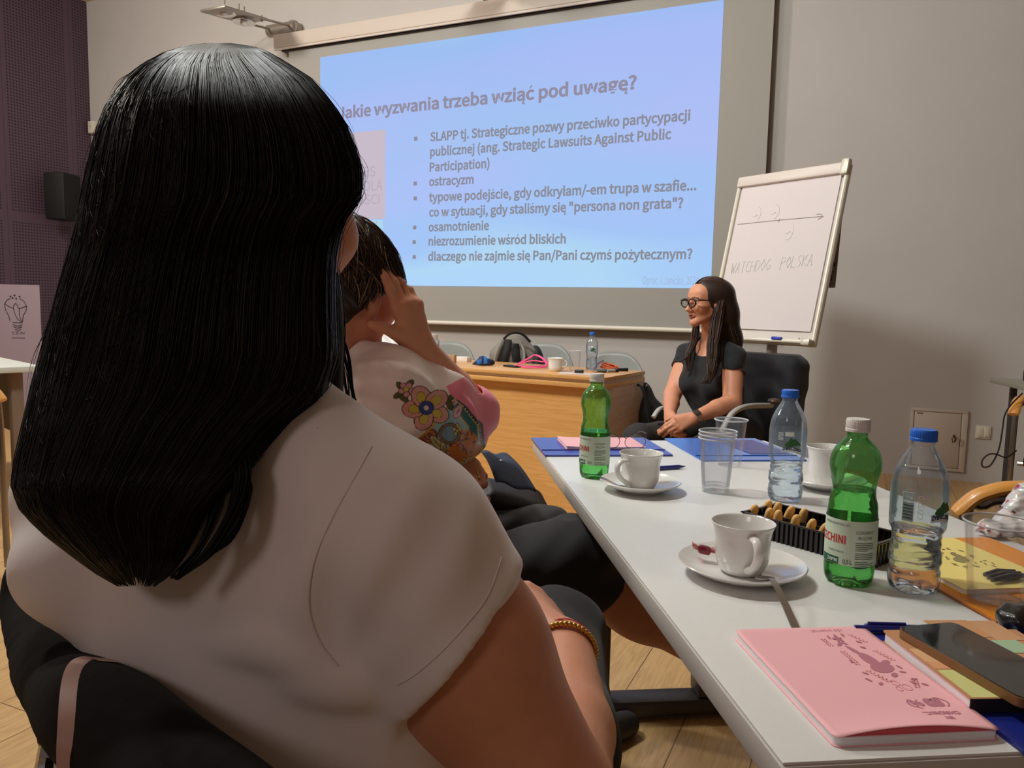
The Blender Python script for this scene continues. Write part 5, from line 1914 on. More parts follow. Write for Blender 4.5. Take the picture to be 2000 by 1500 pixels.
def make_head(v, O, R, s=1.0, mouth=True, ears=True):
    """O: middle of the head at eye height; R columns: forward, left, up"""
    P = lambda x, y, z: O + s * (R @ np.array([x, y, z]))
    E = lambda c, r, k=0.015, op='u': v.ell(P(*c), s * np.array(r), R, k * s, op)
    Cp = lambda a, b, ra, rb=None, k=0.012, op='u', w=None, fac=1.0: v.cap(P(*a), P(*b), ra * s, (ra if rb is None else rb) * s, k * s, w, fac, op)
    E((-0.014, 0, 0.026), (0.098, 0.076, 0.088))
    E((0.036, 0, -0.025), (0.054, 0.056, 0.085), 0.03)
    E((0.040, 0, 0.045), (0.050, 0.060, 0.045), 0.03)
    for y in (-1, 1):
        Cp((0.0, y * 0.052, -0.060), (0.068, y * 0.014, -0.102), 0.016, 0.014, 0.03)
        E((0.058, y * 0.040, -0.030), (0.026, 0.022, 0.022), 0.03)
        Cp((0.085, y * 0.014, 0.020), (0.072, y * 0.046, 0.020), 0.0085, 0.007, 0.014)
    E((0.072, 0, -0.104), (0.020, 0.021, 0.016), 0.02)
    for y in (-1, 1):
        E((0.098, y * 0.032, 0.000), (0.018, 0.017, 0.013), 0.012, 's')
        E((0.074, y * 0.031, 0.000), (0.0135, 0.0135, 0.0125), 0.002)
        Cp((0.086, y * 0.018, 0.0065), (0.083, y * 0.044, 0.005), 0.0032, 0.0028, 0.004)
    Cp((0.090, 0, 0.004), (0.113, 0, -0.036), 0.0075, 0.0105, 0.010)
    E((0.112, 0, -0.037), (0.0125, 0.0115, 0.0105), 0.006)
    for y in (-1, 1):
        E((0.100, y * 0.013, -0.041), (0.010, 0.0065, 0.0075), 0.006)
    Cp((0.090, 0, -0.050), (0.092, 0, -0.060), 0.012, 0.012, 0.012)
    Cp((0.086, -0.020, -0.0655), (0.0985, 0, -0.0625), 0.0042, 0.0062, 0.005)
    Cp((0.086, 0.020, -0.0655), (0.0985, 0, -0.0625), 0.0042, 0.0062, 0.005)
    Cp((0.085, -0.018, -0.0705), (0.0955, 0, -0.0765), 0.004, 0.0066, 0.006)
    Cp((0.085, 0.018, -0.0705), (0.0955, 0, -0.0765), 0.004, 0.0066, 0.006)
    if mouth:
        Cp((0.094, -0.014, -0.0690), (0.094, 0.014, -0.0690), 0.0030, None, 0.003, 's')
        Cp((0.104, 0, -0.0690), (0.090, 0, -0.0690), 0.0034, None, 0.003, 's')
    if ears:
        for y in (-1, 1):
            tilt_ = R @ roty(-12)
            v.ell(P(-0.012, y * 0.079, -0.010), s * np.array([0.019, 0.008, 0.031]), tilt_, 0.008 * s)
            v.ell(P(-0.006, y * 0.089, -0.006), s * np.array([0.010, 0.008, 0.019]), tilt_, 0.004 * s, 's')
            v.ell(P(-0.003, y * 0.082, -0.012), s * np.array([0.006, 0.006, 0.008]), tilt_, 0.004 * s)
            v.ell(P(-0.006, y * 0.077, -0.036), s * np.array([0.009, 0.006, 0.009]), tilt_, 0.006 * s)


def rot_about(ax, deg):
    ax = nrm(ax)
    a = math.radians(deg)
    K = np.array([[0, -ax[2], ax[1]], [ax[2], 0, -ax[0]], [-ax[1], ax[0], 0]])
    return np.eye(3) + math.sin(a) * K + (1 - math.cos(a)) * K @ K


def make_hand(v, W, D, N, side, s=1.0, curls=((20, 25, 15),) * 4, spread=(8, 2, -4, -10), thumb=(0.75, 0.62, -0.25), thumb_bend=20, k=0.006):
    """W wrist, D towards the knuckles, N back of the hand; side +1: thumb lies along cross(D, N)"""
    D = nrm(D)
    N = nrm(N - D * (N @ D))
    Tm = np.cross(D, N) * side
    nails = []
    base = [(0.028, 0.090), (0.010, 0.095), (-0.009, 0.090), (-0.026, 0.081)]
    lens = [(0.042, 0.025, 0.020), (0.046, 0.029, 0.021), (0.043, 0.027, 0.020), (0.033, 0.021, 0.018)]
    for i in range(4):
        b = W + s * (Tm * base[i][0] + D * base[i][1] + N * (0.002 - 0.004 * abs(i - 1.2) / 2))
        v.cap(W + s * (Tm * base[i][0] * 0.55 + D * 0.006), b, 0.0145 * s, 0.0112 * s, 0.014 * s)
        d = rot_about(N, spread[i] * side * (1 if True else -1)) @ D
        ax = np.cross(N, d)
        p = b
        r = [0.0096, 0.0088, 0.0080, 0.0066] if i < 3 else [0.0084, 0.0076, 0.0068, 0.0056]
        v.ell(b + N * 0.002 * s, np.full(3, 0.0108 * s), None, 0.006 * s)
        for j in range(3):
            d = rot_about(ax, curls[i][j]) @ d
            q = p + d * lens[i][j] * s
            v.cap(p, q, r[j] * s, r[j + 1] * s, k * s)
            p = q
        nails.append((p, d))
    tb = W + s * (Tm * 0.020 + D * 0.022 - N * 0.006)
    td = nrm(D * thumb[0] + Tm * thumb[1] + N * thumb[2])
    m = tb + td * 0.042 * s
    v.cap(tb, m, 0.0165 * s, 0.0125 * s, 0.014 * s)
    td2 = nrm(rot_about(np.cross(td, D), thumb_bend) @ td)
    m2 = m + td2 * 0.032 * s
    v.cap(m, m2, 0.0118 * s, 0.0105 * s, k * s)
    m3 = m2 + nrm(rot_about(np.cross(td, D), thumb_bend * 0.6) @ td2) * 0.024 * s
    v.cap(m2, m3, 0.0105 * s, 0.0082 * s, k * s)
    return nails


def skin_mat(name, color):
    return mat(name, color, 0.48, sss=0.12, attr=True, spec=0.4, var=0.06, vscale=60, bump=0.05, bscale=700, bdist=0.0008)


def hair_mat(name, color, rough=0.32, spec=0.5):
    return mat(name, color, rough, spec=spec)


def tag_person(name, label, loc):
    return thing(name, label, 'person', loc)


def plan(X, D, z):
    """a point given in metres right of / ahead of the camera and above the floor"""
    return _r0 * X + _f0 * D + np.array([0, 0, z])


SKIN = srgb(216, 150, 118)[:3]

# ---------------------------------------------------------------- the woman in the foreground
f1_, s1_ = cam_dir(0.42, 0.91), cam_dir(0.91, -0.42)
Hd = at(510, 390, 0.715)
Nb = at(455, 815, 0.665)
ShR, ShL = at(785, 1058, 0.605), at(190, 945, 0.745)
Pel = plan(-0.17, 0.66, 0.53)
ElR, WrR = at(1085, 1560, 0.60), at(1104, 1262, 0.82)
ElL, WrL = plan(-0.44, 0.98, 0.72), plan(-0.20, 1.06, 0.72)
HipR, HipL = Pel + s1_ * 0.09, Pel - s1_ * 0.09
KnR, KnL = plan(0.080, 1.15, 0.60), plan(-0.16, 1.17, 0.57)
AnR, AnL = plan(0.0, 1.00, 0.10), plan(-0.19, 1.05, 0.10)
Rt = np.stack([s1_, f1_, EZ], 1)
chest = Nb + np.array([0, 0, -0.19]) + f1_ * 0.03
waist = Nb * 0.45 + Pel * 0.55 + f1_ * 0.01
torso1 = [capp(ShL - s1_ * -0.01, ShR, 0.062, 0.062, 0.05, f1_, 0.95), ('ell', chest, (0.182, 0.118, 0.20), Rt, 0.06), ('ell', waist + s1_ * 0.025, (0.160, 0.118, 0.20), Rt, 0.06), ('ell', at(175, 1100, 0.70), (0.05, 0.06, 0.05), Rt, 0.04), ('ell', Pel + np.array([0, 0, 0.02]), (0.175, 0.125, 0.13), Rt, 0.05),
          capp(Nb + (0, 0, 0.02), ShR * 0.7 + Nb * 0.3 + (0, 0, 0.01), 0.05, 0.055, 0.04), capp(Nb + (0, 0, 0.02), ShL * 0.7 + Nb * 0.3 + (0, 0, 0.01), 0.05, 0.055, 0.04)]
mid_ = ShR * 0.58 + ElR * 0.42
p1 = tag_person('person', 'woman from behind with long black hair and white T-shirt, seated nearest the viewer', plan(-0.15, 0.72, 0))
v = Vol(plan(-0.25, 0.75, 0.0) - np.array([0.55, 0.55, 0.0]), plan(-0.15, 0.85, 1.42) + np.array([0.5, 0.5, 0.0]), 0.005)
put(v, torso1, -0.008)
R1 = head_frame(cam_dir(0.48, 0.87, -0.06), EZ)
make_head(v, Hd, R1, 0.96)
v.cap(Hd + R1 @ np.array([-0.02, 0, -0.05]), Nb + f1_ * 0.02, 0.053, 0.055, 0.03)
v.chain([ShR, mid_, ElR], [0.060, 0.060, 0.048], 0.03)
v.chain([ElR, at(1112, 1430, 0.70), WrR], [0.045, 0.040, 0.029], 0.012)
v.chain([ShL, ElL, WrL], [0.056, 0.046, 0.029], 0.02)
make_hand(v, WrR, at(1042, 1160, 0.93) - WrR, nrm(EZ * 0.8 + cam_dir(0.6, -0.2)), -1, 1.0, ((25, 25, 15), (30, 30, 20), (35, 30, 20), (38, 34, 20)), thumb=(0.8, 0.45, -0.3))
make_hand(v, WrL, cam_dir(1, 0.1, -0.1), EZ, 1, 1.0, ((30, 35, 20),) * 4)
v.chain([HipR, KnR, AnR], [0.075, 0.052, 0.035], 0.03)
v.chain([HipL, KnL, AnL], [0.075, 0.052, 0.035], 0.03)
for A in (AnR, AnL):
    v.cap(A + (0, 0, -0.06), A + _f0 * 0.15 + (0, 0, -0.075), 0.034, 0.022, 0.03)
V, F = v.surf(2)
body1 = new_mesh('body', V, F, skin_mat('skin tone warm', SKIN), p1, col=np.tile(np.array(SKIN), (len(V), 1)))
# T-shirt
v = Vol(plan(-0.25, 0.72, 0.45) - np.array([0.5, 0.5, 0.0]), plan(-0.2, 0.72, 1.12) + np.array([0.5, 0.5, 0.0]), 0.0042)
put(v, torso1, 0.004)
v.cap(ShR, ShR * 0.8 + ElR * 0.2, 0.068, 0.066, 0.035)
v.chain([ShL, ShL * 0.55 + ElL * 0.45], [0.066, 0.072], 0.03)
# soft folds running from the armpit and the shoulder blade
def tri_bvh(V, F):
    return BVHTree.FromPolygons([tuple(x) for x in V], [tuple(int(i) for i in q) for q in F])


def on_surface(bvh, pts, lift=0.0005):
    out = []
    for (x, y) in pts:
        d = nrm(ray(x, y))
        h = bvh.ray_cast(Vector(EYE), Vector(d))
        if h[0] is not None:
            out.append(np.array(h[0]) - d * lift)
    return out


def folds(vol, lines, bvh):
    for pts, r_, sink in lines:
        P = on_surface(bvh, [(a, b) for a, b, _ in spline([(x, y, 0) for x, y in pts], 8)], -r_ * sink)
        if len(P) > 2:
            n_ = len(P)
            vol.chain(P, [max(0.002, r_ * math.sin(math.pi * (i + 0.6) / (n_ + 0.2))) for i in range(n_)], r_ * 1.6)


f0s = v.f.copy()
b0s = tri_bvh(*v.surf(1))
v.f = f0s
folds(v, [([(650, 1010), (612, 1110), (605, 1200), (640, 1290)], 0.010, 0.8), ([(690, 1330), (620, 1290), (520, 1260), (420, 1262)], 0.011, 0.85), ([(740, 1340), (660, 1330), (560, 1335)], 0.010, 0.85),
          ([(900, 1010), (880, 1100), (800, 1230), (740, 1300)], 0.010, 0.85), ([(820, 960), (740, 1090), (700, 1210)], 0.009, 0.85)], b0s)
v.warp(lambda X, Y, Z: 0.0022 * np.sin(X * 24 + Z * 31 + 2 * np.sin(Y * 14)) + 0.0012 * np.sin(Z * 60 + X * 44))
ncuff = nrm(RGT * 250 - UPV * 212)
mc = at(905, 1243, 0.60)
sl = Vol(v.lo, v.lo + (v.n - 1) * v.h, v.h)
sl.chain([ShR, mid_, ShR * 0.4 + ElR * 0.6], [0.072, 0.0735, 0.0735], 0.02)
sl.warp(lambda X, Y, Z: 0.0015 * np.sin(X * 40 + Z * 31 + 2 * np.sin(Y * 14)))
sl.cut(mc, ncuff, 0.003)
adir = nrm(ElR - ShR)
sl.cap(mc - adir * 0.02, mc + adir * 0.10, 0.0655, 0.0655, 0.003, op='s')
hh_ = np.clip(0.5 + 0.5 * (v.f - sl.f) / 0.012, 0, 1)
v.f = (v.f * (1 - hh_) + sl.f * hh_ - 0.012 * hh_ * (1 - hh_)).astype(np.float32)
mcl = ShL * 0.55 + ElL * 0.45
v.cut(mcl, ElL - ShL, 0.003, mcl, 0.12)
v.cut(Pel + (0, 0, -0.03), (0, 0, -1), 0.004)
v.cap(Nb + (0, 0, 0.02), Nb + (0, 0, 0.14), 0.062, 0.07, 0.006, op='s')
VS, FS = v.surf(3)
M_TEE = mat('off white jersey', srgb(240, 230, 226), 0.85, sheen=0.15, bump=0.12, bscale=1500, bdist=0.0006)
tee = new_mesh('t_shirt', VS, FS, M_TEE, p1)
bv = tri_bvh(VS, FS)


def seam(name, bvh, pts, r, m, parent, n=40):
    P = on_surface(bvh, [(a, b) for a, b, _ in spline([(x, y, 0) for x, y in pts], n)])
    if len(P) > 3:
        P = np.array(P)
        for _ in range(4):
            P[1:-1] = 0.25 * P[:-2] + 0.5 * P[1:-1] + 0.25 * P[2:]
        MB().tube(P, r, 6).build(name, m, parent)


M_SEAM = mat('jersey seam', srgb(228, 218, 213), 0.9)
seam('armhole_seam', bv, [(726, 872), (700, 920), (655, 1000), (615, 1090), (602, 1180), (622, 1250), (660, 1300)], 0.0006, M_SEAM, tee)
seam('cuff_hem', bv, [(980, 1088), (955, 1160), (915, 1215), (860, 1275), (810, 1318), (775, 1338)], 0.0005, M_SEAM, tee)
# trousers
v = Vol(plan(-0.1, 0.9, 0.04) - np.array([0.5, 0.6, 0]), plan(-0.1, 0.9, 0.72) + np.array([0.5, 0.6, 0]), 0.006)
v.ell(Pel, (0.182, 0.135, 0.125), Rt, 0.04)
v.chain([HipR, plan(0.03, 0.88, 0.585), KnR, AnR + (0, 0, -0.02)], [0.095, 0.102, 0.070, 0.06], 0.03)
v.chain([HipL, KnL, AnL + (0, 0, -0.02)], [0.092, 0.068, 0.06], 0.03)
v.warp(lambda X, Y, Z: 0.002 * np.sin(X * 50 + Y * 30) * np.sin(Z * 40))
new_mesh('trousers', *v.surf(2), mat('black trousers', srgb(24, 22, 24), 0.85, sheen=0.1), p1)
for A, nm in ((AnR, 'shoe'), (AnL, 'shoe')):
    v = Vol(A + np.array([-0.25, -0.25, -0.11]), A + np.array([0.25, 0.25, 0.06]), 0.006)
    v.cap(A + (0, 0, -0.055), A + _f0 * 0.17 + (0, 0, -0.068), 0.046, 0.034, 0.03)
    v.cut(A + (0, 0, -0.098), (0, 0, -1))
    new_mesh(nm, *v.surf(1), mat('black shoe', srgb(20, 18, 18), 0.5), p1)
# bracelets
ax1 = nrm(WrR - ElR)
wb = WrR - ax1 * 0.012


def band(c, ax, r, rr, n=60, wob=0.0, tw=0):
    u = nrm(np.cross(ax, EZ))
    w = np.cross(ax, u)
    a = np.linspace(0, 2 * np.pi, n, endpoint=False)
    return np.array([c + u * r * math.cos(q) + w * r * math.sin(q) + ax * wob * math.sin(tw * q) for q in a])


g = MB()
for k in range(44):
    q = 2 * math.pi * k / 44
    P = band(wb, ax1, 0.0325, 0, 44)
    g.ell(P[k], (0.0034, 0.0034, 0.0034), n=8)
g.build('gold_bracelet', mat('gold links', srgb(214, 168, 84), 0.25, 0.9), p1)
MB().tube(band(wb + ax1 * 0.011, ax1, 0.0315, 0, 60, 0.0015, 3), 0.0008, 6, closed=True).build('red_string', mat('red string', srgb(204, 62, 52), 0.7), p1)

# hair: a long curtain that follows the head and hangs on the back
HL = [(85, 400, 452, .715, .018), (92, 352, 500, .715, .045), (104, 318, 526, .713, .068), (124, 280, 560, .712, .086), (154, 246, 606, .708, .102), (200, 213, 645, .70, .114), (260, 192, 682, .70, .12), (330, 175, 703, .70, .12), (385, 164, 704, .697, .116),
      (430, 155, 672, .692, .108), (480, 144, 655, .687, .100), (560, 121, 650, .675, .094), (630, 101, 652, .66, .085), (700, 83, 655, .64, .072), (770, 63, 632, .615, .060), (830, 50, 556, .595, .052), (900, 33, 500, .578, .046), (950, 25, 452, .565, .042),
      (1000, 45, 404, .560, .036), (1050, 96, 378, .556, .030), (1092, 150, 356, .556, .026), (1122, 190, 334, .56, .020), (1146, 232, 302, .562, .014)]
HA = np.array(HL, float)


def hair_pt(th, s, out=1.0):
    """th: angle round the head (-90 deg = towards the viewer), s: 0 crown .. 1 tips"""
    t = s * (len(HA) - 1)
    y, xl, xr, dc, hd = (np.interp(t, np.arange(len(HA)), HA[:, i]) for i in range(5))
    cx, hw = (xl + xr) / 2, (xr - xl) / 2 * out
    c, si = np.cos(th), np.sin(th)
    e = 0.86
    cx_ = np.sign(c) * np.abs(c) ** e * hw
    sd = np.sign(si) * np.abs(si) ** e * hd * out
    px = cx + cx_
    return EYE[None, :] + (FWD[None, :] + RGT[None, :] * ((px - 1000) / FPX)[:, None] - UPV[None, :] * ((y - 750) / FPX)[:, None]) * (dc + sd)[:, None]


NT, NS = 72, 90
V = np.concatenate([hair_pt(np.linspace(0, 2 * np.pi, NT, endpoint=False), np.full(NT, s), 0.975 - 0.10 * max(0.0, s - 0.85)) for s in np.linspace(0, 0.965, NS)])
F = [(i * NT + k, i * NT + (k + 1) % NT, (i + 1) * NT + (k + 1) % NT, (i + 1) * NT + k) for i in range(NS - 1) for k in range(NT)]
F += [tuple(range(NT - 1, -1, -1)), tuple((NS - 1) * NT + k for k in range(NT))]
rs = np.random.RandomState(11)
vg = [V]
fg = list(F)
nv = len(V)


def add_strands(P, r, tip=0.3):
    global nv, fg
    a, b = strand_mesh(P, r, tip)
    vg.append(a)
    fg += (b + nv).tolist()
    nv += len(a)


S, M = 3000, 34
th0 = rs.uniform(-math.pi, math.pi, S)
th0 = np.where(rs.rand(S) < 0.6, -np.pi / 2 + rs.uniform(-1.75, 1.75, S), th0)
s0 = np.where(rs.rand(S) < 0.6, 0.0, rs.uniform(0, 0.3, S))
s1 = np.clip(rs.normal(0.972, 0.018, S), 0.7, 1.0) - 0.012 * rs.rand(S)
lift = rs.uniform(0.97, 1.012, S) + (rs.rand(S) < 0.06) * rs.uniform(0, 0.03, S)
ph, fq, am = rs.uniform(0, 6.3, S), rs.uniform(3, 9, S), rs.gamma(1.5, 0.006, S)
left = np.clip((-np.cos(th0) - 0.1) * 1.2, 0, 1)
P = np.zeros((S, M, 3))
for j in range(M):
    q = j / (M - 1)
    s = s0 + (s1 - s0) * q
    th = th0 + am * np.sin(fq * q * 2 + ph) * (1 + 2.5 * left) + 0.05 * np.sin(th0 * 9) * q
    over = np.clip(s - 1, 0, 1)
    p = hair_pt(th, np.clip(s, 0, 1), lift + (0.004 * np.sin(th0 * 23) + 0.010 * np.sin(th0 * 41 + 2 * np.sin(th0 * 7)) * np.exp(-((s - 0.16) / 0.14) ** 2)) * np.clip(q * 3, 0, 1) + 0.006 * np.sin(fq * 3 * q + ph) * left)
    p[:, 2] -= over * 0.35
    P[:, j] = p
add_strands(P, rs.uniform(0.00035, 0.0008, S))
# fly-away hairs round the crown and down the left side
S2 = 150
th0 = rs.uniform(-math.pi, 0.2, S2)
P = np.zeros((S2, 14, 3))
b0 = rs.uniform(0.02, 0.55, S2)
ln = rs.uniform(0.04, 0.12, S2)
dr = rs.normal(0, 0.10, S2)
up_ = rs.uniform(0.02, 0.075, S2)
for j in range(14):
    q = j / 13
    P[:, j] = hair_pt(th0 + dr * q, b0 + ln * q, 1.0 + up_ * math.sin(q * math.pi * 0.8) + 0.004 * np.sin(9 * q + th0 * 20))
add_strands(P, 0.00022)
# short curled hairs that catch the light on her left side
S2 = 260
th0 = -np.pi / 2 - rs.uniform(0.1, 1.5, S2)
b0 = rs.uniform(0.18, 0.85, S2)
ln = rs.uniform(0.015, 0.05, S2)
P = np.zeros((S2, 12, 3))
ph = rs.uniform(0, 6.3, S2)
for j in range(12):
    q = j / 11
    P[:, j] = hair_pt(th0 + 0.05 * np.sin(q * 4 + ph), b0 + ln * (q + 0.12 * np.sin(q * 5 + ph)), 1.012 + 0.018 * math.sin(q * math.pi))
add_strands(P, 0.00032)
# tips and the locks that fall to the front over the right shoulder
locks = [([(625, 470, .74), (634, 560, .74), (640, 650, .735), (640, 740, .725), (640, 830, .71), (632, 930, .69)], .017, 150), ([(660, 640, .74), (678, 700, .74), (688, 760, .74), (700, 815, .735), (706, 838, .73)], .003, 14),
         ([(664, 690, .745), (676, 745, .745), (682, 800, .74), (690, 828, .735)], .003, 10), ([(470, 870, .56), (474, 930, .55), (455, 1000, .545), (415, 1070, .54), (345, 1132, .535)], .006, 60), ([(430, 900, .56), (425, 980, .55), (395, 1060, .54), (350, 1115, .535), (336, 1130, .535)], .004, 26),
         ([(475, 930, .56), (480, 960, .552), (470, 1010, .546), (446, 1052, .542), (410, 1085, .54)], .005, 40), ([(560, 800, .60), (578, 818, .59), (606, 822, .588), (622, 842, .586), (616, 868, .585)], .0008, 2), ([(505, 815, .595), (540, 856, .585), (590, 868, .582), (622, 835, .582)], .0008, 2)]
for pts, r_, n_ in locks:
    C = spline([at(*p) for p in pts], 26)
    if r_ > 0.01:
        b = MB().tube(C, np.interp(np.linspace(0, 1, 26), [0, .3, .8, 1], [r_ * .7, r_, r_ * .8, r_ * .4]), 12)
        vg.append(b.V[0])
        fg += [tuple(i + nv for i in q) for q in b.F]
        nv += len(b.V[0])
    ang, rad = rs.uniform(0, 6.3, n_), r_ * np.sqrt(rs.uniform(0, 1, n_)) * 1.05
    tp = np.linspace(0, 1, 26)
    env = np.interp(tp, [0, .4, .85, 1], [.8, 1, .7, .15])
    offs = rad[:, None, None] * (np.cos(ang)[:, None, None] * RGT + np.sin(ang)[:, None, None] * FWD) * env[None, :, None]
    Pl = C[None] + offs + 0.001 * np.sin(tp * 9 + ang[:, None])[:, :, None] * RGT
    add_strands(Pl, rs.uniform(0.0004, 0.0008, n_))
VH1 = np.concatenate(vg)
ch1 = np.tile(np.array([0.0036, 0.0026, 0.0024]), (len(VH1), 1))
n0 = NT * NS
tone1 = np.where(rs.rand(S) < 0.16, 1.0, 0.0) * (rs.rand(S) < 0.9)
browns = np.array([[0.0036, 0.0026, 0.0024], [0.030, 0.017, 0.010]])[tone1.astype(int)]
ch1[n0:n0 + S * M * 3] = np.repeat(browns, M * 3, axis=0)
hair1 = new_mesh('hair', VH1, fg, mat('black hair', (0.004, 0.003, 0.0027), 0.44, attr=True, spec=0.28), p1, col=ch1)

# her chair: padded black back, angled towards the table
o1 = plan(-0.20, 0.70, 0)
t = thing('office_chair', 'black padded chair of the woman nearest the viewer, a pale strap over its back', 'chair', o1)
ctop = [(32, 1092, .82), (40, 1160, .79), (84, 1240, .70), (158, 1306, .59), (235, 1358, .535), (320, 1440, .49), (400, 1510, .455), (470, 1580, .43), (540, 1670, .415)]
CT = spline([at(*p) for p in ctop], 40)
dback = nrm(np.cross(EZ, CT[-1] - CT[0]))
if dback @ (EYE - CT[20]) < 0:
    dback = -dback
v = Vol(CT.min(0) - np.array([0.15, 0.15, 0.42]), CT.max(0) + np.array([0.15, 0.15, 0.06]), 0.005)
for i in range(0, 39):
    A, B = CT[i], CT[i + 1]
    top = np.array([0, 0, -0.028])
    for k in range(6):
        if i < 9 or (k and i < 16 + 3 * k):
            continue
        dz = np.array([0, 0, -0.07 * k])
        rr_ = 0.024 if i > 12 else 0.013 + 0.011 * i / 12
        v.cap(A + top + dz, B + top + dz, rr_, rr_, 0.02 if i < 14 else 0.03)
        
v.chain([p + np.array([0, 0, -0.012 - 0.018 * min(1, j / 10)]) for j, p in enumerate(CT)], [0.011 + 0.015 * min(1, i / 12) for i in range(40)], 0.008)
VC, FC = v.surf(3)
cb = new_mesh('backrest', VC, FC, M_BLACKCLOTH, t)
MB(plan(-0.17, 0.68, 0.42), np.stack([s1_, f1_, EZ], 1)).box((0, 0.02, 0), (0.48, 0.46, 0.07), bev=0.03, seg=3).build('seat', M_BLACKCLOTH, t)
ca_ = at(84, 1428, .70)
MB().tube([ca_, ca_ + cam_dir(1, 0.15) * 0.05], 0.0125, 16).build('arm_stub', mat('black plastic tube', srgb(32, 34, 34), 0.3, coat=0.4), t)
cp_ = at(106, 1452, .705)
MB().tube(spline([cp_ + (0, 0, 0.006), at(98, 1480, .70), at(92, 1540, .69), at(92, 1800, .68), plan(-0.42, 0.66, 0.02)], 30), 0.011, 10).build('chrome_post', M_CHROME, t)
for X, D in ((-0.42, 0.90), (0.02, 0.62), (-0.02, 0.88)):
    MB().tube([plan(X, D, 0.42), plan(X, D, 0.0)], 0.011, 10).build('leg', M_CHROME, t)
# pale strap hung over the corner of the chair back
bvc = tri_bvh(VC, FC)
st = on_surface(bvc, [(a, b) for a, b, _ in spline([(212, 1292, 0), (186, 1283, 0), (162, 1290, 0), (147, 1310, 0), (139, 1350, 0), (135, 1420, 0), (132, 1498, 0)], 24)], 0.003)
st += [st[-1] + np.array([0, 0, -0.05]), st[-1] + np.array([0, 0, -0.12])]
SP = spline(st, 44)
for _ in range(5):
    SP[1:-1] = 0.25 * SP[:-2] + 0.5 * SP[1:-1] + 0.25 * SP[2:]
wd = cam_dir(1, -0.15)
sm_ = MB()
V = []
for p in SP:
    for a, b in ((-1, 1), (1, 1), (1, -1), (-1, -1)):
        V.append(p + wd * 0.0086 * a + nrm(EYE - p) * 0.0016 * b)
F = [(i * 4 + j, i * 4 + (j + 1) % 4, (i + 1) * 4 + (j + 1) % 4, (i + 1) * 4 + j) for i in range(43) for j in range(4)] + [(3, 2, 1, 0), tuple(43 * 4 + k for k in range(4))]
o = sm_.add(V, F).build('bag_strap', mat('dusty pink leather', srgb(190, 150, 138), 0.5), auto=50)
tag(o, 'dusty pink bag strap hung over the corner of the black padded chair back', 'strap')

# ---------------------------------------------------------------- the woman resting her head on her hand
f2 = cam_dir(0.55, 0.835)
U2 = nrm(np.array([0, 0, 1.0]) + f2 * 0.20)
R2 = head_frame(f2 - EZ * 0.20, U2)
O2 = at(683, 572, 1.50)
N2 = at(676, 700, 1.55)
ft2 = cam_dir(0.80, 0.60)
st2 = np.cross(ft2, EZ)                       # her right hand side, towards the viewer
S2R, S2L = at(765, 752, 1.46), at(640, 745, 1.70)
E2, W2 = at(918, 808, 1.62), at(822, 680, 1.50)
P2c = plan(-0.30, 1.53, 0.50)
K2R, K2L = at(1105, 1098, 1.46), at(1040, 1055, 1.70)
H2R, H2L = P2c + st2 * 0.09 + ft2 * 0.02, P2c - st2 * 0.09 + ft2 * 0.02
A2R, A2L = plan(0.51, 1.60, 0.33), plan(0.18, 1.80, 0.10)
Rt2 = np.stack([ft2, -st2, EZ], 1)
W2L = at(845, 938, 1.56)
E2L = at(720, 930, 1.72)
torso2 = [('ell', N2 + np.array([0, 0, -0.21]) + ft2 * 0.02, (0.112, 0.165, 0.20), Rt2, 0.05), ('ell', N2 * 0.4 + P2c * 0.6, (0.120, 0.160, 0.18), Rt2, 0.05), ('ell', P2c, (0.135, 0.175, 0.12), Rt2, 0.05),
          capp(N2 + (0, 0, 0.0), S2R, 0.05, 0.062, 0.05), capp(N2 + (0, 0, 0.0), S2L, 0.05, 0.060, 0.05)]
p2 = tag_person('person', 'person in a pink flowered blouse and black shorts resting her head on her right hand', plan(-0.30, 1.53, 0))
v = Vol(plan(-0.05, 1.6, 0.0) - np.array([0.55, 0.45, 0.0]), plan(-0.05, 1.6, 1.30) + np.array([0.55, 0.42, 0.0]), 0.0036)
put(v, torso2, -0.012)
make_head(v, O2, R2, 0.98)
v.cap(O2 + R2 @ np.array([-0.026, 0, -0.045]), N2 + (0, 0, -0.02), 0.056, 0.060, 0.03)
v.chain([S2R, E2], [0.052, 0.046], 0.03)
v.chain([E2, E2 * 0.62 + W2 * 0.38, W2], [0.045, 0.043, 0.0285], 0.012, None)
make_hand(v, W2, at(798, 604, 1.47) - W2, nrm(cam_dir(0.70, -0.68, 0.22)), -1, 1.0, ((6, 10, 8), (16, 20, 14), (24, 30, 20), (30, 36, 24)), spread=(4, 6, 10, 14), thumb=(0.95, 0.80, 0.0), thumb_bend=-10)
v.chain([S2L, E2L, W2L], [0.05, 0.045, 0.029], 0.012)
make_hand(v, W2L, at(915, 920, 1.57) - W2L, nrm(EZ * 0.5 + cam_dir(0.2, -0.8)), 1, 1.0, ((75, 85, 40), (78, 85, 40), (80, 85, 40), (82, 85, 40)), thumb=(0.6, 0.5, -0.5))
v.chain([H2R, K2R, A2R], [0.078, 0.060, 0.038], 0.03)
v.chain([H2L, K2L, A2L], [0.078, 0.060, 0.038], 0.03)
v.ell(K2R * 0.62 + A2R * 0.38, (0.058, 0.058, 0.085), frame(nrm(np.cross(A2R - K2R, EZ)), K2R - A2R), 0.04)
for A in (A2R, A2L):
    v.cap(A + (0, 0, -0.06), A + ft2 * 0.15 + (0, 0, -0.075), 0.034, 0.022, 0.03)
V, F = v.surf(1)
c2 = np.tile(np.array(SKIN), (len(V), 1))
new_mesh('body', V, F, skin_mat('skin tone warm', SKIN), p2, col=c2)

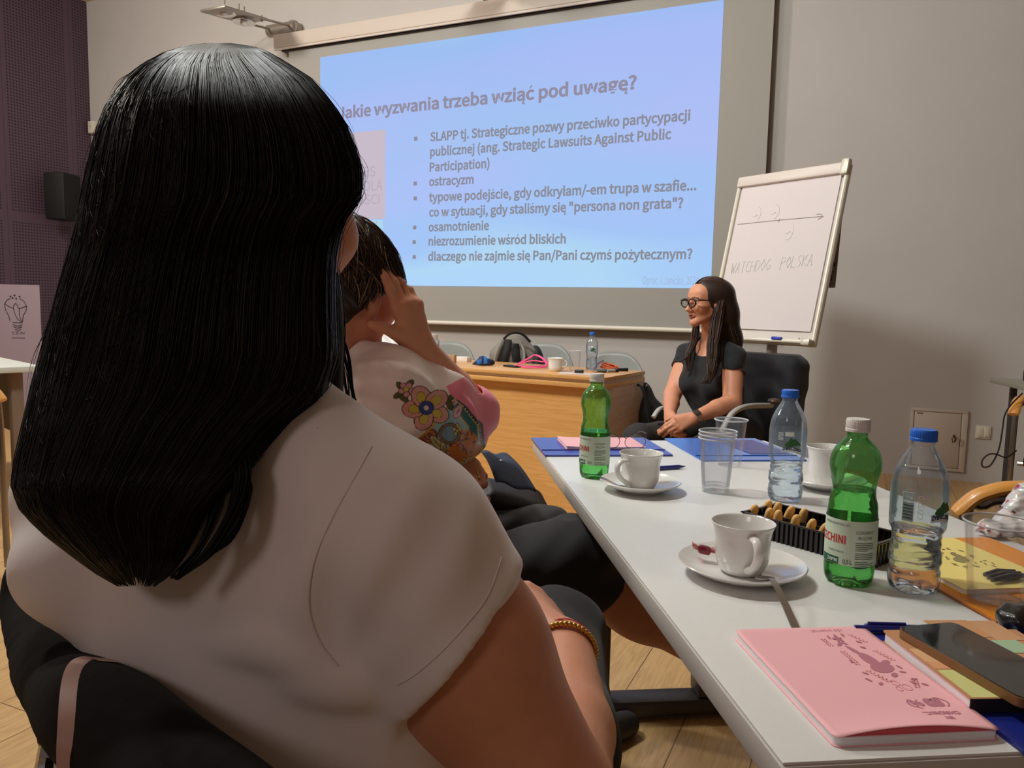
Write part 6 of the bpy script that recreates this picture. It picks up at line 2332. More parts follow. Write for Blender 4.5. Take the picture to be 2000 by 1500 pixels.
# blouse with a printed batwing sleeve
v = Vol(plan(-0.25, 1.55, 0.50) - np.array([0.42, 0.40, 0.0]), plan(-0.25, 1.55, 1.09) + np.array([0.46, 0.42, 0.0]), 0.0032)
put(v, torso2, 0.002)
v.chain([S2R, S2R * 0.5 + E2 * 0.5, E2], [0.066, 0.070, 0.062], 0.04)
v.chain([at(800, 805, 1.47), at(872, 852, 1.53), at(905, 862, 1.58)], [0.060, 0.056, 0.042], 0.035)
v.chain([S2L, E2L], [0.062, 0.06], 0.03)
v.chain([at(655, 690, 1.50), at(700, 684, 1.475), at(742, 697, 1.475), at(765, 715, 1.49)], [0.016, 0.018, 0.016, 0.012], 0.022)
for pts, r_ in (([(680, 722), (740, 718), (800, 735), (850, 770)], 0.010), ([(690, 790), (740, 800), (800, 850)], 0.010), ([(700, 850), (770, 840), (830, 825)], 0.012), ([(905, 780), (925, 820), (925, 870)], 0.008), ([(880, 790), (895, 830), (885, 880)], 0.008), ([(845, 800), (868, 840), (860, 885)], 0.007)):
    f0s = v.f.copy()
    bb = tri_bvh(*v.surf(0)) if 'bb2' not in globals() else bb2
    bb2 = bb
    v.f = f0s
    folds(v, [(pts, r_, 0.8)], bb)
v.warp(lambda X, Y, Z: 0.002 * np.sin(X * 52 + Z * 40 + 2 * np.sin(Y * 20)) + 0.001 * np.sin(Z * 110 + Y * 60))
dE = nrm(W2 - E2)
v.cap(E2 - dE * 0.01, E2 + dE * 0.12, 0.050, 0.050, 0.004, op='s')
v.cap(N2 + (0, 0, 0.01), O2 + R2 @ np.array([-0.03, 0, -0.06]), 0.062, 0.062, 0.004, op='s')
v.cut(P2c + (0, 0, 0.02), (0, 0, -1), 0.004)
VB, FB_ = v.surf(2)


def dice(V, F, near=None, r=None):
    """split every quad in four"""
    e = {}
    V = list(V)
    out = []
    F = np.asarray(F)

    def m(a, b):
        k = (a, b) if a < b else (b, a)
        if k not in e:
            e[k] = len(V)
            V.append((V[a] + V[b]) / 2)
        return e[k]
    for q in F.tolist():
        c = len(V)
        V.append((V[q[0]] + V[q[1]] + V[q[2]] + V[q[3]]) / 4)
        ms = [m(q[i], q[(i + 1) % 4]) for i in range(4)]
        for i in range(4):
            out.append((q[i], ms[i], c, ms[i - 1]))
    return np.array(V), np.array(out)


# the print is laid flat on the cloth: pu to the right, pv downwards, in millimetres from the sleeve's middle
c0p = at(860, 820, 1.5)
pu = (VB - c0p) @ RGT * 1000
pv = -(VB - c0p) @ UPV * 1000
keep = (pu > -90) & (pu < 110) & (pv > -100) & (pv < 110)
fm = keep[FB_].any(1)
# dice only the printed part
Vd, Fd = dice(VB, FB_[fm])
VB = Vd
FB_ = np.concatenate([FB_[~fm], Fd])
pu = (VB - c0p) @ RGT * 1000
pv = -(VB - c0p) @ UPV * 1000
C3 = lambda r, g, b: np.array(srgb(r, g, b)[:3])
colb = np.tile(C3(242, 224, 216), (len(VB), 1))


def paint(mask, c):
    colb[mask] = c


def el(cx, cy, rx, ry, a=0.0, g=0.0):
    x, y = pu - cx, pv - cy
    ca, sa = math.cos(a), math.sin(a)
    X, Y = x * ca + y * sa, -x * sa + y * ca
    return (X / (rx + g)) ** 2 + (Y / (ry + g)) ** 2 < 1


def petal_flower(cx, cy, n, off, rx, ry, c, a0=0.0, inner=None, line=1.6):
    out = C3(66, 34, 30)
    for k in range(n):
        a = a0 + k * 2 * math.pi / n
        px_, py_ = cx + off * math.cos(a), cy + off * math.sin(a)
        paint(el(px_, py_, rx, ry, a, line), out)
        paint(el(px_, py_, rx, ry, a), c)
        if inner is not None:
            paint(el(cx + off * 0.86 * math.cos(a), cy + off * 0.86 * math.sin(a), rx * 0.62, ry * 0.5, a, 0.8), out * 1.5)
            paint(el(cx + off * 0.86 * math.cos(a), cy + off * 0.86 * math.sin(a), rx * 0.62, ry * 0.5, a), inner)


DKL, GRN, LINE = C3(60, 58, 34), C3(78, 84, 40), C3(66, 34, 30)
# the lower part of the sleeve: a border of scrolls in teal, orange and sand
edge_b = np.interp(pv, [-60, -39, 12, 39, 60, 100], [44, 28, -11, -44, -60, -70])
edge_p = np.interp(pv, [-84, -66, -50, -27, 12, 48, 60, 90], [46, 14, 22, 49, 79, 82, 84, 84])
border = (pu > edge_b) & (pv > -42)
inb = border & (pu < edge_p)
SAND, RUST, ORNG = C3(190, 178, 130), C3(186, 112, 84), C3(198, 116, 50)
paint(inb, C3(150, 186, 192))
paint(inb & (pv > 46 + 0.3 * pu), SAND)
strip = inb & (pu > edge_p - 24) & (pv < 44)
paint(strip, C3(40, 104, 108))
paint(inb & (np.abs(pu - (edge_p - 24)) < 1.8) & (pv < 44), C3(214, 170, 120))
paint(inb & (np.abs(pu - (edge_p - 4)) < 3.0), C3(196, 170, 96))
for k in range(16):
    cy = -24 + 5.2 * k
    cx = float(np.interp(cy, [-84, -66, -50, -27, 12, 48, 60, 90], [46, 14, 22, 49, 79, 82, 84, 84])) - 4
    paint(inb & el(cx, cy, 1.9, 1.9), C3(28, 30, 36))
paint(inb & (el(46, 44, 27, 25, -0.5) | el(30, 68, 24, 14, 0.1) | el(62, 60, 16, 14)), ORNG)
rp = np.random.RandomState(8)
for k in range(26):
    cx, cy = rp.uniform(22, 72), rp.uniform(24, 78)
    q = rp.uniform(0, 3)
    paint(inb & el(cx, cy, 4.6, 1.6, q) & (np.abs(colb[:, 0] - ORNG[0]) < 1e-4), C3(120, 54, 34))
# the round scroll with a grey blue middle
rr_ = np.hypot(pu - 22, pv - 24)
paint(inb & (rr_ < 21), LINE)
paint(inb & (rr_ < 19.6), C3(128, 106, 72))
paint(inb & (rr_ < 15.5), LINE)
paint(inb & (rr_ < 14.3), C3(112, 144, 156))
for (cx, cy) in ((30, 16), (35, 19), (38, 12), (41, 17), (33, 24), (36, 8)):
    paint(inb & el(cx, cy, 2.6, 2.6, 0, 1.0), LINE)
    paint(inb & el(cx, cy, 2.6, 2.6), C3(212, 196, 110))
for (cx, cy, rx, ry, a) in ((36, -17, 12, 6, -1.2), (28, -34, 8, 5, -0.6)):
    paint(inb & el(cx, cy, rx, ry, a, 1.4), C3(150, 60, 72))
    paint(inb & el(cx, cy, rx, ry, a), C3(214, 176, 184))
    paint(inb & el(cx, cy, rx * 0.5, ry * 0.5, a), C3(186, 112, 122))
for (cx, cy, r0, turns, a0) in ((-15, 27, 14, 2.0, 2.0), (-34, 42, 11, 1.8, 1.0)):
    rr_, th_ = np.hypot(pu - cx, pv - cy), np.arctan2(pv - cy, pu - cx) + a0
    paint(border & (rr_ < r0 + 1.5), LINE)
    paint(border & (rr_ < r0), RUST)
    paint(border & (rr_ < r0) & (np.abs(((rr_ / r0 * turns - th_ / (2 * math.pi)) % 1.0) - 0.5) < 0.12), LINE)
for (cx, cy, rx, ry, a) in ((-2, 42, 18, 6.5, 0.9), (-16, 58, 17, 6, 0.35), (10, 54, 14, 5, 1.5), (-26, 66, 14, 5, 0.1)):
    paint(border & el(cx, cy, rx, ry, a, 1.6), LINE)
    paint(border & el(cx, cy, rx, ry, a), SAND)
    paint(border & el(cx, cy, rx * 0.62, ry * 0.36, a), C3(132, 124, 78))
for r0 in (13, 9.5, 6, 3):
    for k in range(6):
        a = k * 1.047 + r0
        paint(inb & el(9 + 0.5 * r0 * math.cos(a), 68 + 0.5 * r0 * math.sin(a), r0 * 0.5, r0 * 0.42, a, 1.1), LINE)
        paint(inb & el(9 + 0.5 * r0 * math.cos(a), 68 + 0.5 * r0 * math.sin(a), r0 * 0.5, r0 * 0.42, a), (SAND, RUST)[int(r0 * 2) % 2])
for k in range(40):
    cx, cy = rp.uniform(-20, 60), rp.uniform(74, 96)
    paint(inb & el(cx, cy, 2.4, 2.4, 0, 1.0), LINE)
    paint(inb & el(cx, cy, 2.4, 2.4), (C3(224, 196, 84), C3(226, 214, 180))[k % 2])
paint((np.abs(pu - edge_b) < 2.6) & (pv > -42) & (pv < 70), C3(214, 170, 60))
# flowers
paint(el(-78 + 24, -44, 7, 3.4, -0.8), DKL)
for (x, y, a) in ((-62, -66, 0.9), (-46, -70, -0.8), (-66, -50, -0.5), (-57, -44, 0.6), (-40, -52, 0.9)):
    paint(el(x, y, 9, 4.5, a, 1.2), LINE)
    paint(el(x, y, 9, 4.5, a), GRN)
petal_flower(-52, -60, 5, 8.2, 5.6, 4.8, C3(214, 150, 152), 0.3, None, 1.3)
paint(el(-52, -60, 4.2, 4.2, 0, 1.2), LINE)
paint(el(-52, -60, 4.2, 4.2), C3(212, 184, 92))
for (x, y, a) in ((4, -50, 0.7), (20, -42, -0.5), (-2, -42, 0.0), (22, -30, 1.2)):
    paint(el(x, y, 10, 5, a, 1.2), LINE)
    paint(el(x, y, 10, 5, a), GRN)
paint(el(-8, -48, 6, 7, 0, 1.4), LINE)
paint(el(-8, -48, 6, 7), C3(214, 140, 142))
petal_flower(-18, -26, 5, 22, 20, 15.5, C3(220, 152, 140), 0.55, C3(206, 180, 62), 1.5)
paint(el(-18, -26, 12.5, 12.5, 0, 1.0), C3(20, 24, 60))
paint(el(-18, -26, 12.5, 12.5), C3(40, 56, 128))
paint(el(-18, -26, 4.2, 4.2), C3(226, 196, 176))
# pink lining band round the elbow
pink = (pu > edge_p) & (pv > -84) & (pv < 80)
paint(pink, C3(238, 128, 146))
paint((np.abs(pu - edge_p) < 2.4) & (pv > -40) & (pv < 70), C3(40, 60, 66))
blouse = new_mesh('blouse', VB, FB_, mat('pale pink satin', (0.7, 0.6, 0.55), 0.42, attr=True, sheen=0.1), p2, col=colb)

# shorts
v = Vol(plan(-0.05, 1.58, 0.38) - np.array([0.45, 0.40, 0.0]), plan(-0.05, 1.58, 0.72) + np.array([0.45, 0.40, 0.0]), 0.0042)
v.ell(P2c, (0.145, 0.185, 0.125), Rt2, 0.05)
v.chain([H2R, H2R * 0.45 + K2R * 0.55, K2R + nrm(K2R - H2R) * 0.02], [0.095, 0.086, 0.084], 0.03)
v.chain([H2L, K2L + nrm(K2L - H2L) * 0.02], [0.095, 0.078], 0.03)
v.cap(K2R + (0, 0, -0.01), K2R * 0.8 + A2R * 0.2, 0.079, 0.074, 0.02)
hem = K2R * 0.84 + A2R * 0.16
v.cut(hem, A2R - K2R, 0.003, hem, 0.16)
v.cap(hem - nrm(A2R - K2R) * 0.012, hem + nrm(A2R - K2R) * 0.08, 0.069, 0.069, 0.004, op='s')
v.warp(lambda X, Y, Z: 0.004 * np.sin(X * 34 + Y * 18 + 2.5 * np.sin(Z * 24 + X * 12)) + 0.0015 * np.sin(X * 95 - Z * 60))
new_mesh('shorts', *v.surf(2), mat('black cotton', srgb(26, 24, 25), 0.8, sheen=0.15), p2)
for A in (A2R, A2L):
    v = Vol(A + np.array([-0.25, -0.25, -0.11]), A + np.array([0.25, 0.25, 0.06]), 0.006)
    v.cap(A + (0, 0, -0.055), A + ft2 * 0.17 + (0, 0, -0.068), 0.046, 0.034, 0.03)
    v.cut(A + (0, 0, -0.098), (0, 0, -1))
    new_mesh('shoe', *v.surf(1), mat('black shoe', srgb(20, 18, 18), 0.5), p2)
rg = at(934, 928, 1.545)
MB().tube(band(rg, nrm(at(950, 905, 1.56) - at(915, 915, 1.56)), 0.0098, 0, 24), 0.0018, 6, closed=True).build('ring', mat('gold ring', srgb(212, 184, 130), 0.25, 1.0), p2)

# short brown hair with paler streaks
v = Vol(O2 - 0.17, O2 + 0.17, 0.003)
Ph = lambda x, y, z: O2 + R2 @ np.array([x, y, z])
v.ell(Ph(-0.018, 0, 0.032), (0.106, 0.087, 0.098), R2, 0.01)
v.ell(Ph(0.036, 0, 0.056), (0.060, 0.068, 0.050), R2, 0.03)
v.ell(Ph(-0.060, 0, -0.035), (0.058, 0.066, 0.070), R2, 0.03)
v.warp(lambda X, Y, Z: 0.0025 * np.sin(X * 120 + Z * 90) * np.sin(Y * 100 + Z * 50))
v.cut(Ph(-0.005, 0, -0.012), R2 @ np.array([0.80, 0, -0.62]), 0.006, Ph(0.09, 0, -0.13), 0.165)
v.cut(Ph(-0.05, 0, -0.085), R2 @ np.array([0.25, 0, -0.97]), 0.004)
v.cut(Ph(0.083, 0, 0.03), R2 @ np.array([0.85, 0, -0.5]), 0.006)
V0, F0 = v.surf(1)
rs2 = np.random.RandomState(3)
S, M = 2200, 22
az = rs2.uniform(-math.pi, math.pi, S)
# limits of the hair cap in each direction round the head (0 = forehead, +-90 = ears, 180 = nape)
lim = np.interp(np.abs(az), [0, 0.5, 1.0, 1.35, 1.7, 2.1, 2.6, math.pi], [1.05, 1.15, 1.45, 1.52, 1.72, 2.25, 2.42, 2.42])
P = np.zeros((S, M, 3))
st_ = np.where(rs2.rand(S) < 0.5, 0.05, rs2.uniform(0.1, 0.7, S))
e0 = np.clip(st_ + rs2.uniform(0.45, 0.95, S), 0, 1.02)
phs = rs2.uniform(0, 6.28, S)
lock = np.sin(az * 9 + 1.3)
out_ = 1.0 + rs2.uniform(-0.02, 0.045, S) + 0.03 * lock
for j in range(M):
    q = j / (M - 1)
    polar = lim * (st_ + (e0 - st_) * q) 
    a = az + 0.55 * q * np.cos(az * 0.5) + 0.07 * np.sin(5 * q + phs) + 0.18 * np.sin(4 * q + 3 * az) + 0.12 * lock * q
    # crown sits at the back of the top
    d = np.stack([np.sin(polar) * np.cos(a) - 0.30 * np.cos(polar) * 0.6, np.sin(polar) * np.sin(a), np.cos(polar)], 1)
    rad = np.stack([np.where(d[:, 0] > 0, 0.126, 0.126), np.full(S, 0.0945), np.full(S, 0.107)], 1)
    curl = out_ + 0.018 * np.sin(9 * q + phs) - 0.05 * np.clip(q - 0.8, 0, 1)
    loc = d * rad * curl[:, None] + np.array([-0.014, 0, 0.034])
    P[:, j] = O2 + loc @ R2.T
a_, b_ = strand_mesh(P, rs2.uniform(0.0007, 0.0014, S), 0.3)
VH = np.concatenate([V0, a_])
FH_ = F0.tolist() + (b_ + len(V0)).tolist()
ch = np.tile(C3(44, 30, 24), (len(VH), 1))
tone = rs2.choice(4, S, p=[0.50, 0.26, 0.16, 0.08])
tones = np.array([C3(46, 31, 24), C3(66, 44, 31), C3(112, 82, 58), C3(166, 134, 100)])
ch[len(V0):] = np.repeat(tones[tone], M * 3, axis=0)
new_mesh('hair', VH, FH_, mat('brown streaked hair', (0.05, 0.03, 0.02), 0.38, attr=True, spec=0.4), p2, col=ch)

# her dark bag with a denim flap, on her lap
bgc = at(1015, 965, 1.72)
t = thing('shoulder_bag', 'dark bag with a navy denim flap on the lap of the flowered blouse', 'bag', bgc + (0, 0, -0.06))
v = Vol(bgc - 0.16, bgc + 0.16, 0.004)
RBg = frame(cam_dir(0.9, 0.35, -0.28), cam_dir(-0.1, -0.35, 1))
v.box(bgc + RBg @ np.array([0.0, 0.02, -0.035]), (0.085, 0.05, 0.032), RBg, 0.024, 0.01)
v.warp(lambda X, Y, Z: 0.002 * np.sin(X * 60 + Z * 50))
new_mesh('bag_body', *v.surf(1), mat('dark brown bag', srgb(34, 28, 28), 0.5), t)
fl = [at(940, 884, 1.70), at(990, 890, 1.72), at(1046, 962, 1.62), at(968, 942, 1.58)]


def flapf(a, b):
    p = fl[0] * (1 - a) * (1 - b) + fl[1] * a * (1 - b) + fl[2] * a * b + fl[3] * (1 - a) * b
    return p + EZ * 0.008 * math.sin(math.pi * b) + EZ * 0.003 * math.sin(9 * a)


fm_ = MB().grid(flapf, 16, 16).build('denim_flap', mat('navy denim', srgb(54, 62, 82), 0.85, var=0.15, vscale=220), t)
md_ = fm_.modifiers.new('thickness', 'SOLIDIFY')
md_.thickness = 0.004
MB().ell(flapf(0.52, 0.30) + (0, 0, 0.003), (0.006, 0.006, 0.003)).build('button', mat('pale metal button', srgb(180, 180, 184), 0.3, 0.8), t)


def upholstered_chair(o, yaw, label):
    o = np.array([o[0], o[1], 0.0])
    R = rotz(yaw)
    t = thing('upholstered_chair', label, 'chair', o)
    MB(o, R).box((0, 0.02, 0.385), (0.46, 0.44, 0.06), bev=0.025, seg=3).build('seat', M_BLACKCLOTH, t)
    MB(o, R).box((0, -0.235, 0.68), (0.42, 0.045, 0.34), rotx(8), bev=0.02, seg=3).build('backrest', M_BLACKCLOTH, t)
    for sx in (-1, 1):
        MB(o, R).tube([(sx * 0.20, 0.19, 0.37), (sx * 0.22, 0.22, 0.0)], 0.013, 10).build('leg', M_BROWNTUBE, t)
        MB(o, R).tube([(sx * 0.20, -0.19, 0.60), (sx * 0.20, -0.19, 0.37), (sx * 0.22, -0.24, 0.0)], 0.013, 10).build('leg', M_BROWNTUBE, t)
    return t


upholstered_chair(P2c, ang_of(ft2) - 90, 'black upholstered chair under the person in the flowered blouse')

# ---------------------------------------------------------------- the seated speaker in black
f3 = cam_dir(-0.93, -0.36)
R3 = head_frame(f3 - EZ * 0.04, EZ)
O3 = at(1379, 590, 3.62)
ft3 = cam_dir(-0.72, -0.69)
sl3 = np.cross(EZ, ft3)                        # her left hand side, towards the viewer
N3 = at(1393, 668, 3.68)
S3L, S3R = at(1432, 697, 3.55), at(1343, 692, 3.80)
E3L, W3L = at(1430, 785, 3.47), at(1354, 817, 3.36)
E3R, W3R = at(1313, 772, 3.70), at(1308, 812, 3.47)
P3c = at(1418, 846, 3.74)
H3L, H3R = P3c + sl3 * 0.09, P3c - sl3 * 0.09
K3R, K3L = at(1246, 858, 3.36), at(1345, 890, 3.16)
A3R, A3L = K3R * np.array([1, 1, 0]) + np.array([0, 0, 0.10]) + ft3 * 0.03, K3L * np.array([1, 1, 0]) + np.array([0, 0, 0.10]) + ft3 * 0.03
Rt3 = np.stack([ft3, sl3, EZ], 1)
torso3 = [('ell', N3 + np.array([0, 0, -0.17]) + ft3 * 0.012, (0.100, 0.150, 0.17), Rt3, 0.05), ('ell', N3 * 0.35 + P3c * 0.65 + ft3 * 0.03, (0.098, 0.125, 0.17), Rt3, 0.05), ('ell', P3c, (0.12, 0.165, 0.11), Rt3, 0.05),
          ('ell', N3 + np.array([0, 0, -0.20]) + ft3 * 0.085 + sl3 * 0.062, (0.055, 0.062, 0.058), Rt3, 0.04), ('ell', N3 + np.array([0, 0, -0.20]) + ft3 * 0.085 - sl3 * 0.062, (0.055, 0.062, 0.058), Rt3, 0.04),
          capp(N3, S3L, 0.042, 0.050, 0.04), capp(N3, S3R, 0.042, 0.050, 0.04)]
p3 = tag_person('person', 'seated woman in a black T-shirt with long brown hair and dark glasses, beside the flipchart', P3c * np.array([1, 1, 0]))
v = Vol(np.minimum(P3c, K3L) - np.array([0.42, 0.34, 0]) * 1.0, np.maximum(P3c, K3L) + np.array([0.36, 0.36, 0.0]), 0.0036)
lo3 = np.minimum.reduce([P3c, K3L, K3R, E3R, S3R, O3]) - 0.17
hi3 = np.maximum.reduce([P3c, K3L, K3R, E3L, S3R, O3]) + 0.17
lo3[2] = 0.0
v = Vol(lo3, hi3, 0.0036)
put(v, torso3, -0.010)
make_head(v, O3, R3, 0.90)
v.cap(O3 + R3 @ np.array([-0.030, 0, -0.05]), N3 + (0, 0, -0.01), 0.047, 0.052, 0.03)
v.chain([S3L, E3L], [0.050, 0.042], 0.03)
v.chain([E3L, E3L * 0.6 + W3L * 0.4, W3L], [0.041, 0.038, 0.0255], 0.012)
v.chain([S3R, E3R], [0.050, 0.041], 0.03)
v.chain([E3R, E3R * 0.6 + W3R * 0.4, W3R], [0.040, 0.037, 0.0255], 0.012)
Nh = nrm(EZ * 0.75 + cam_dir(0.15, -0.6))
make_hand(v, W3L, at(1310, 835, 3.33) - W3L, Nh, 1, 0.95, ((18, 28, 18), (22, 30, 18), (28, 32, 18), (34, 34, 20)), spread=(5, 1, -3, -8), thumb=(0.8, 0.45, -0.25), k=0.004)
make_hand(v, W3R, at(1309, 840, 3.38) - W3R, nrm(EZ * 0.5 + cam_dir(-0.8, -0.2)), -1, 0.95, ((40, 45, 20), (44, 48, 20), (48, 50, 24), (52, 52, 24)), thumb=(0.8, 0.4, 0.2), k=0.004)
v.chain([H3L, K3L, A3L], [0.072, 0.050, 0.034], 0.03)
v.chain([H3R, K3R, A3R], [0.072, 0.050, 0.034], 0.03)
for A in (A3R, A3L):
    v.cap(A + (0, 0, -0.06), A + ft3 * 0.14 + (0, 0, -0.075), 0.032, 0.022, 0.03)
V, F = v.surf(1)
c3 = np.tile(np.array(SKIN), (len(V), 1))
loc3 = (V - O3) @ R3 / 0.90
x_, y_, z_ = loc3.T
lips = (x_ > 0.078) & (np.abs(y_) < 0.021) & (z_ < -0.060) & (z_ > -0.081)
c3[lips] = C3(186, 104, 96)
hole = (x_ > 0.078) & (np.abs(y_) < 0.013) & (np.abs(z_ + 0.0692) < 0.0032)
c3[hole] = C3(70, 28, 26)
brow = (x_ > 0.06) & (np.abs(np.abs(y_) - 0.032) < 0.019) & (np.abs(z_ - 0.0245 + 0.12 * np.abs(np.abs(y_) - 0.028)) < 0.0035)
c3[brow] = C3(74, 48, 38)
eyew = (x_ > 0.060) & (np.hypot(np.abs(y_) - 0.031, (z_ + 0.001) * 2.0) < 0.0115)
c3[eyew] = C3(226, 214, 206)
iris = (x_ > 0.060) & (np.hypot(np.abs(y_) - 0.032, z_ + 0.001) < 0.0052)
c3[iris] = C3(44, 34, 28)
new_mesh('body', V, F, skin_mat('skin tone warm', SKIN), p3, col=c3)
# T-shirt
M_BLACKTEE = mat('black jersey', srgb(20, 21, 27), 0.85, sheen=0.12)
v = Vol(lo3, hi3, 0.004)
put(v, torso3, 0.003)
for S_, E_ in ((S3L, E3L), (S3R, E3R)):
    m_ = S_ * 0.60 + E_ * 0.40 if S_ is S3L else S_ * 0.66 + E_ * 0.34
    sl = Vol(v.lo, v.lo + (v.n - 1) * v.h, v.h)
    sl.cap(S_, S_ * 0.3 + E_ * 0.7, 0.057, 0.054, 0.02)
    sl.cut(m_, E_ - S_, 0.003)
    sl.cap(m_ - nrm(E_ - S_) * 0.012, m_ + nrm(E_ - S_) * 0.05, 0.0495, 0.049, 0.003, op='s')
    hh_ = np.clip(0.5 + 0.5 * (v.f - sl.f) / 0.015, 0, 1)
    v.f = (v.f * (1 - hh_) + sl.f * hh_ - 0.015 * hh_ * (1 - hh_)).astype(np.float32)
v.warp(lambda X, Y, Z: 0.0022 * np.sin(Z * 75 + 2 * np.sin(X * 25 + Y * 20)))
v.ell(N3 + np.array([0, 0, 0.01]) + ft3 * 0.055, (0.072, 0.078, 0.085), Rt3, 0.006, 's')
v.cut(P3c + (0, 0, -0.02), (0, 0, -1), 0.004)
new_mesh('t_shirt', *v.surf(2), M_BLACKTEE, p3)
# trousers
v = Vol(lo3, np.array([hi3[0], hi3[1], 0.75]), 0.005)
v.ell(P3c, (0.128, 0.172, 0.11), Rt3, 0.05)
v.chain([H3L, K3L, A3L + (0, 0, -0.01)], [0.086, 0.064, 0.052], 0.03)
v.chain([H3R, K3R, A3R + (0, 0, -0.01)], [0.086, 0.064, 0.052], 0.03)
v.warp(lambda X, Y, Z: 0.002 * np.sin(X * 44 + Y * 36) * np.sin(Z * 46))
new_mesh('trousers', *v.surf(2), mat('charcoal trousers', srgb(44, 40, 40), 0.85), p3)
for A in (A3R, A3L):
    v = Vol(A + np.array([-0.25, -0.25, -0.11]), A + np.array([0.25, 0.25, 0.06]), 0.006)
    v.cap(A + (0, 0, -0.055), A + ft3 * 0.16 + (0, 0, -0.068), 0.044, 0.032, 0.03)
    v.cut(A + (0, 0, -0.098), (0, 0, -1))
    new_mesh('shoe', *v.surf(1), mat('black shoe', srgb(20, 18, 18), 0.5), p3)
# watch
ax3 = nrm(W3L - E3L)
wc = W3L - ax3 * 0.012
WB = band(wc, ax3, 0.0275, 0, 40)
V = []
for p in WB:
    o_ = nrm(p - wc)
    for a, b in ((-1, 0), (1, 0), (1, 1), (-1, 1)):
        V.append(p + ax3 * 0.008 * a + o_ * 0.0025 * b)
F = [(i * 4 + j, i * 4 + (j + 1) % 4, ((i + 1) % 40) * 4 + (j + 1) % 4, ((i + 1) % 40) * 4 + j) for i in range(40) for j in range(4)]
MB().add(V, F).build('watch_strap', mat('silver watch strap', srgb(176, 170, 164), 0.35, 0.7), p3, auto=50)
on_ = nrm(nrm(EZ + cam_dir(-0.2, -0.7)) - ax3 * (ax3 @ nrm(EZ + cam_dir(-0.2, -0.7))))
MB(wc + on_ * 0.031, frame(ax3, on_)).box((0, 0, 0), (0.030, 0.026, 0.008), bev=0.003).build('watch_face', mat('dark watch glass', srgb(70, 66, 64), 0.15), p3)
hp = at(1289, 829, 3.36)
MB().tube([hp, at(1300, 828, 3.37)], 0.007, 10).build('held_marker', mat('dark marker', srgb(28, 32, 34), 0.4), p3) if False else None
o = MB().tube([at(1286, 829, 3.35), at(1306, 827, 3.38)], 0.0065, 10).build('marker', mat('dark marker', srgb(28, 32, 34), 0.4))
tag(o, 'short dark marker held between the clasped hands of the seated speaker', 'marker')
# glasses
Pg = lambda x, y, z: O3 + 0.90 * (R3 @ np.array([x, y, z]))
M_ACET = mat('black acetate', srgb(18, 16, 18), 0.25, coat=0.4)
gl = thing('spectacles', 'thick black framed glasses on the face of the seated speaker', 'glasses', Pg(0.098, 0, 0))
for s in (-1, 1):
    L = []
    for q in np.linspace(0, 2 * np.pi, 32, endpoint=False):
        yy, zz = 0.0265 * math.cos(q), 0.0215 * math.sin(q) * (1.0 - 0.12 * math.cos(q) * s)
        L.append(Pg(0.112 - 0.006 * abs(yy + 0.032) / 0.05, s * 0.0335 + yy, -0.003 + zz))
    MB().tube(np.array(L), 0.0034, 8, closed=True).build('lens_rim', M_ACET, gl)
    MB().add(np.array(L), [tuple(range(32))]).build('lens', thin('spectacle lens', (0.95, 0.95, 0.97), 0.05, 0.02), gl)
    MB().tube(spline([Pg(0.107, s * 0.060, 0.010), Pg(0.100, s * 0.076, 0.012), Pg(0.05, s * 0.082, 0.010), Pg(-0.004, s * 0.083, 0.008), Pg(-0.03, s * 0.081, -0.012)], 22), np.interp(np.linspace(0, 1, 22), [0, .15, 1], [0.0052, 0.0042, 0.0022]), 8).build('temple', M_ACET, gl)
MB().tube([Pg(0.113, -0.008, 0.004), Pg(0.116, 0, 0.006), Pg(0.113, 0.008, 0.004)], 0.0026, 8).build('bridge', M_ACET, gl)
# long brown hair
v = Vol(O3 - np.array([0.2, 0.2, 0.42]), O3 + np.array([0.2, 0.2, 0.16]), 0.004)
Q3 = lambda x, y, z: O3 + 0.92 * (R3 @ np.array([x, y, z]))
v.ell(Q3(-0.024, 0, 0.036), (0.093, 0.078, 0.084), R3, 0.01)
v.chain([Q3(-0.06, 0.03, 0.03), Q3(-0.085, 0.035, -0.06), at(1425, 662, 3.66), at(1430, 705, 3.68), at(1432, 735, 3.69)], [0.075, 0.066, 0.056, 0.045, 0.022], 0.03)
v.chain([Q3(-0.06, -0.03, 0.03), Q3(-0.08, -0.03, -0.06), at(1402, 668, 3.74)], [0.072, 0.062, 0.045], 0.03)
v.cut(Q3(0.036, 0, 0.0), R3 @ np.array([0.92, 0, -0.38]), 0.006, Q3(0.13, 0, -0.07), 0.175)
V0, F0 = v.surf(1)
rs3 = np.random.RandomState(21)
strs = []
S, M = 1500, 26
side = rs3.choice([-1, 1], S)
lon = rs3.uniform(0.0, 1.0, S)
P = np.zeros((S, M, 3))
ph = rs3.uniform(0, 6.28, S)
dn = rs3.uniform(0.20, 0.36, S)
for j in range(M):
    q = j / (M - 1)
    # part on top, over the side of the head, then down
    x0 = 0.062 - 0.165 * lon
    a = np.clip(q * 2.2, 0, 1) * 1.5
    x = x0 - 0.055 * np.sin(a) * (1 - lon) - 0.035 * q * (1 - lon)
    dom = np.sqrt(np.clip(1 - ((x0 + 0.024) / 0.108) ** 2, 0.05, 1))
    y = side * (0.004 + 0.0890 * np.sin(a) * dom)
    z = 0.036 + 0.0945 * dom * np.cos(a)
    down = np.clip(q - 0.45, 0, 1) / 0.55
    z = z - down * dn
    x = x - 0.02 * down + 0.008 * np.sin(down * 11 + ph) * down
    y = y + side * 0.006 * np.sin(down * 9 + ph) * down + side * 0.004
    P[:, j] = O3 + 0.92 * (np.stack([x, y, z], 1) @ R3.T)
strs.append(P)


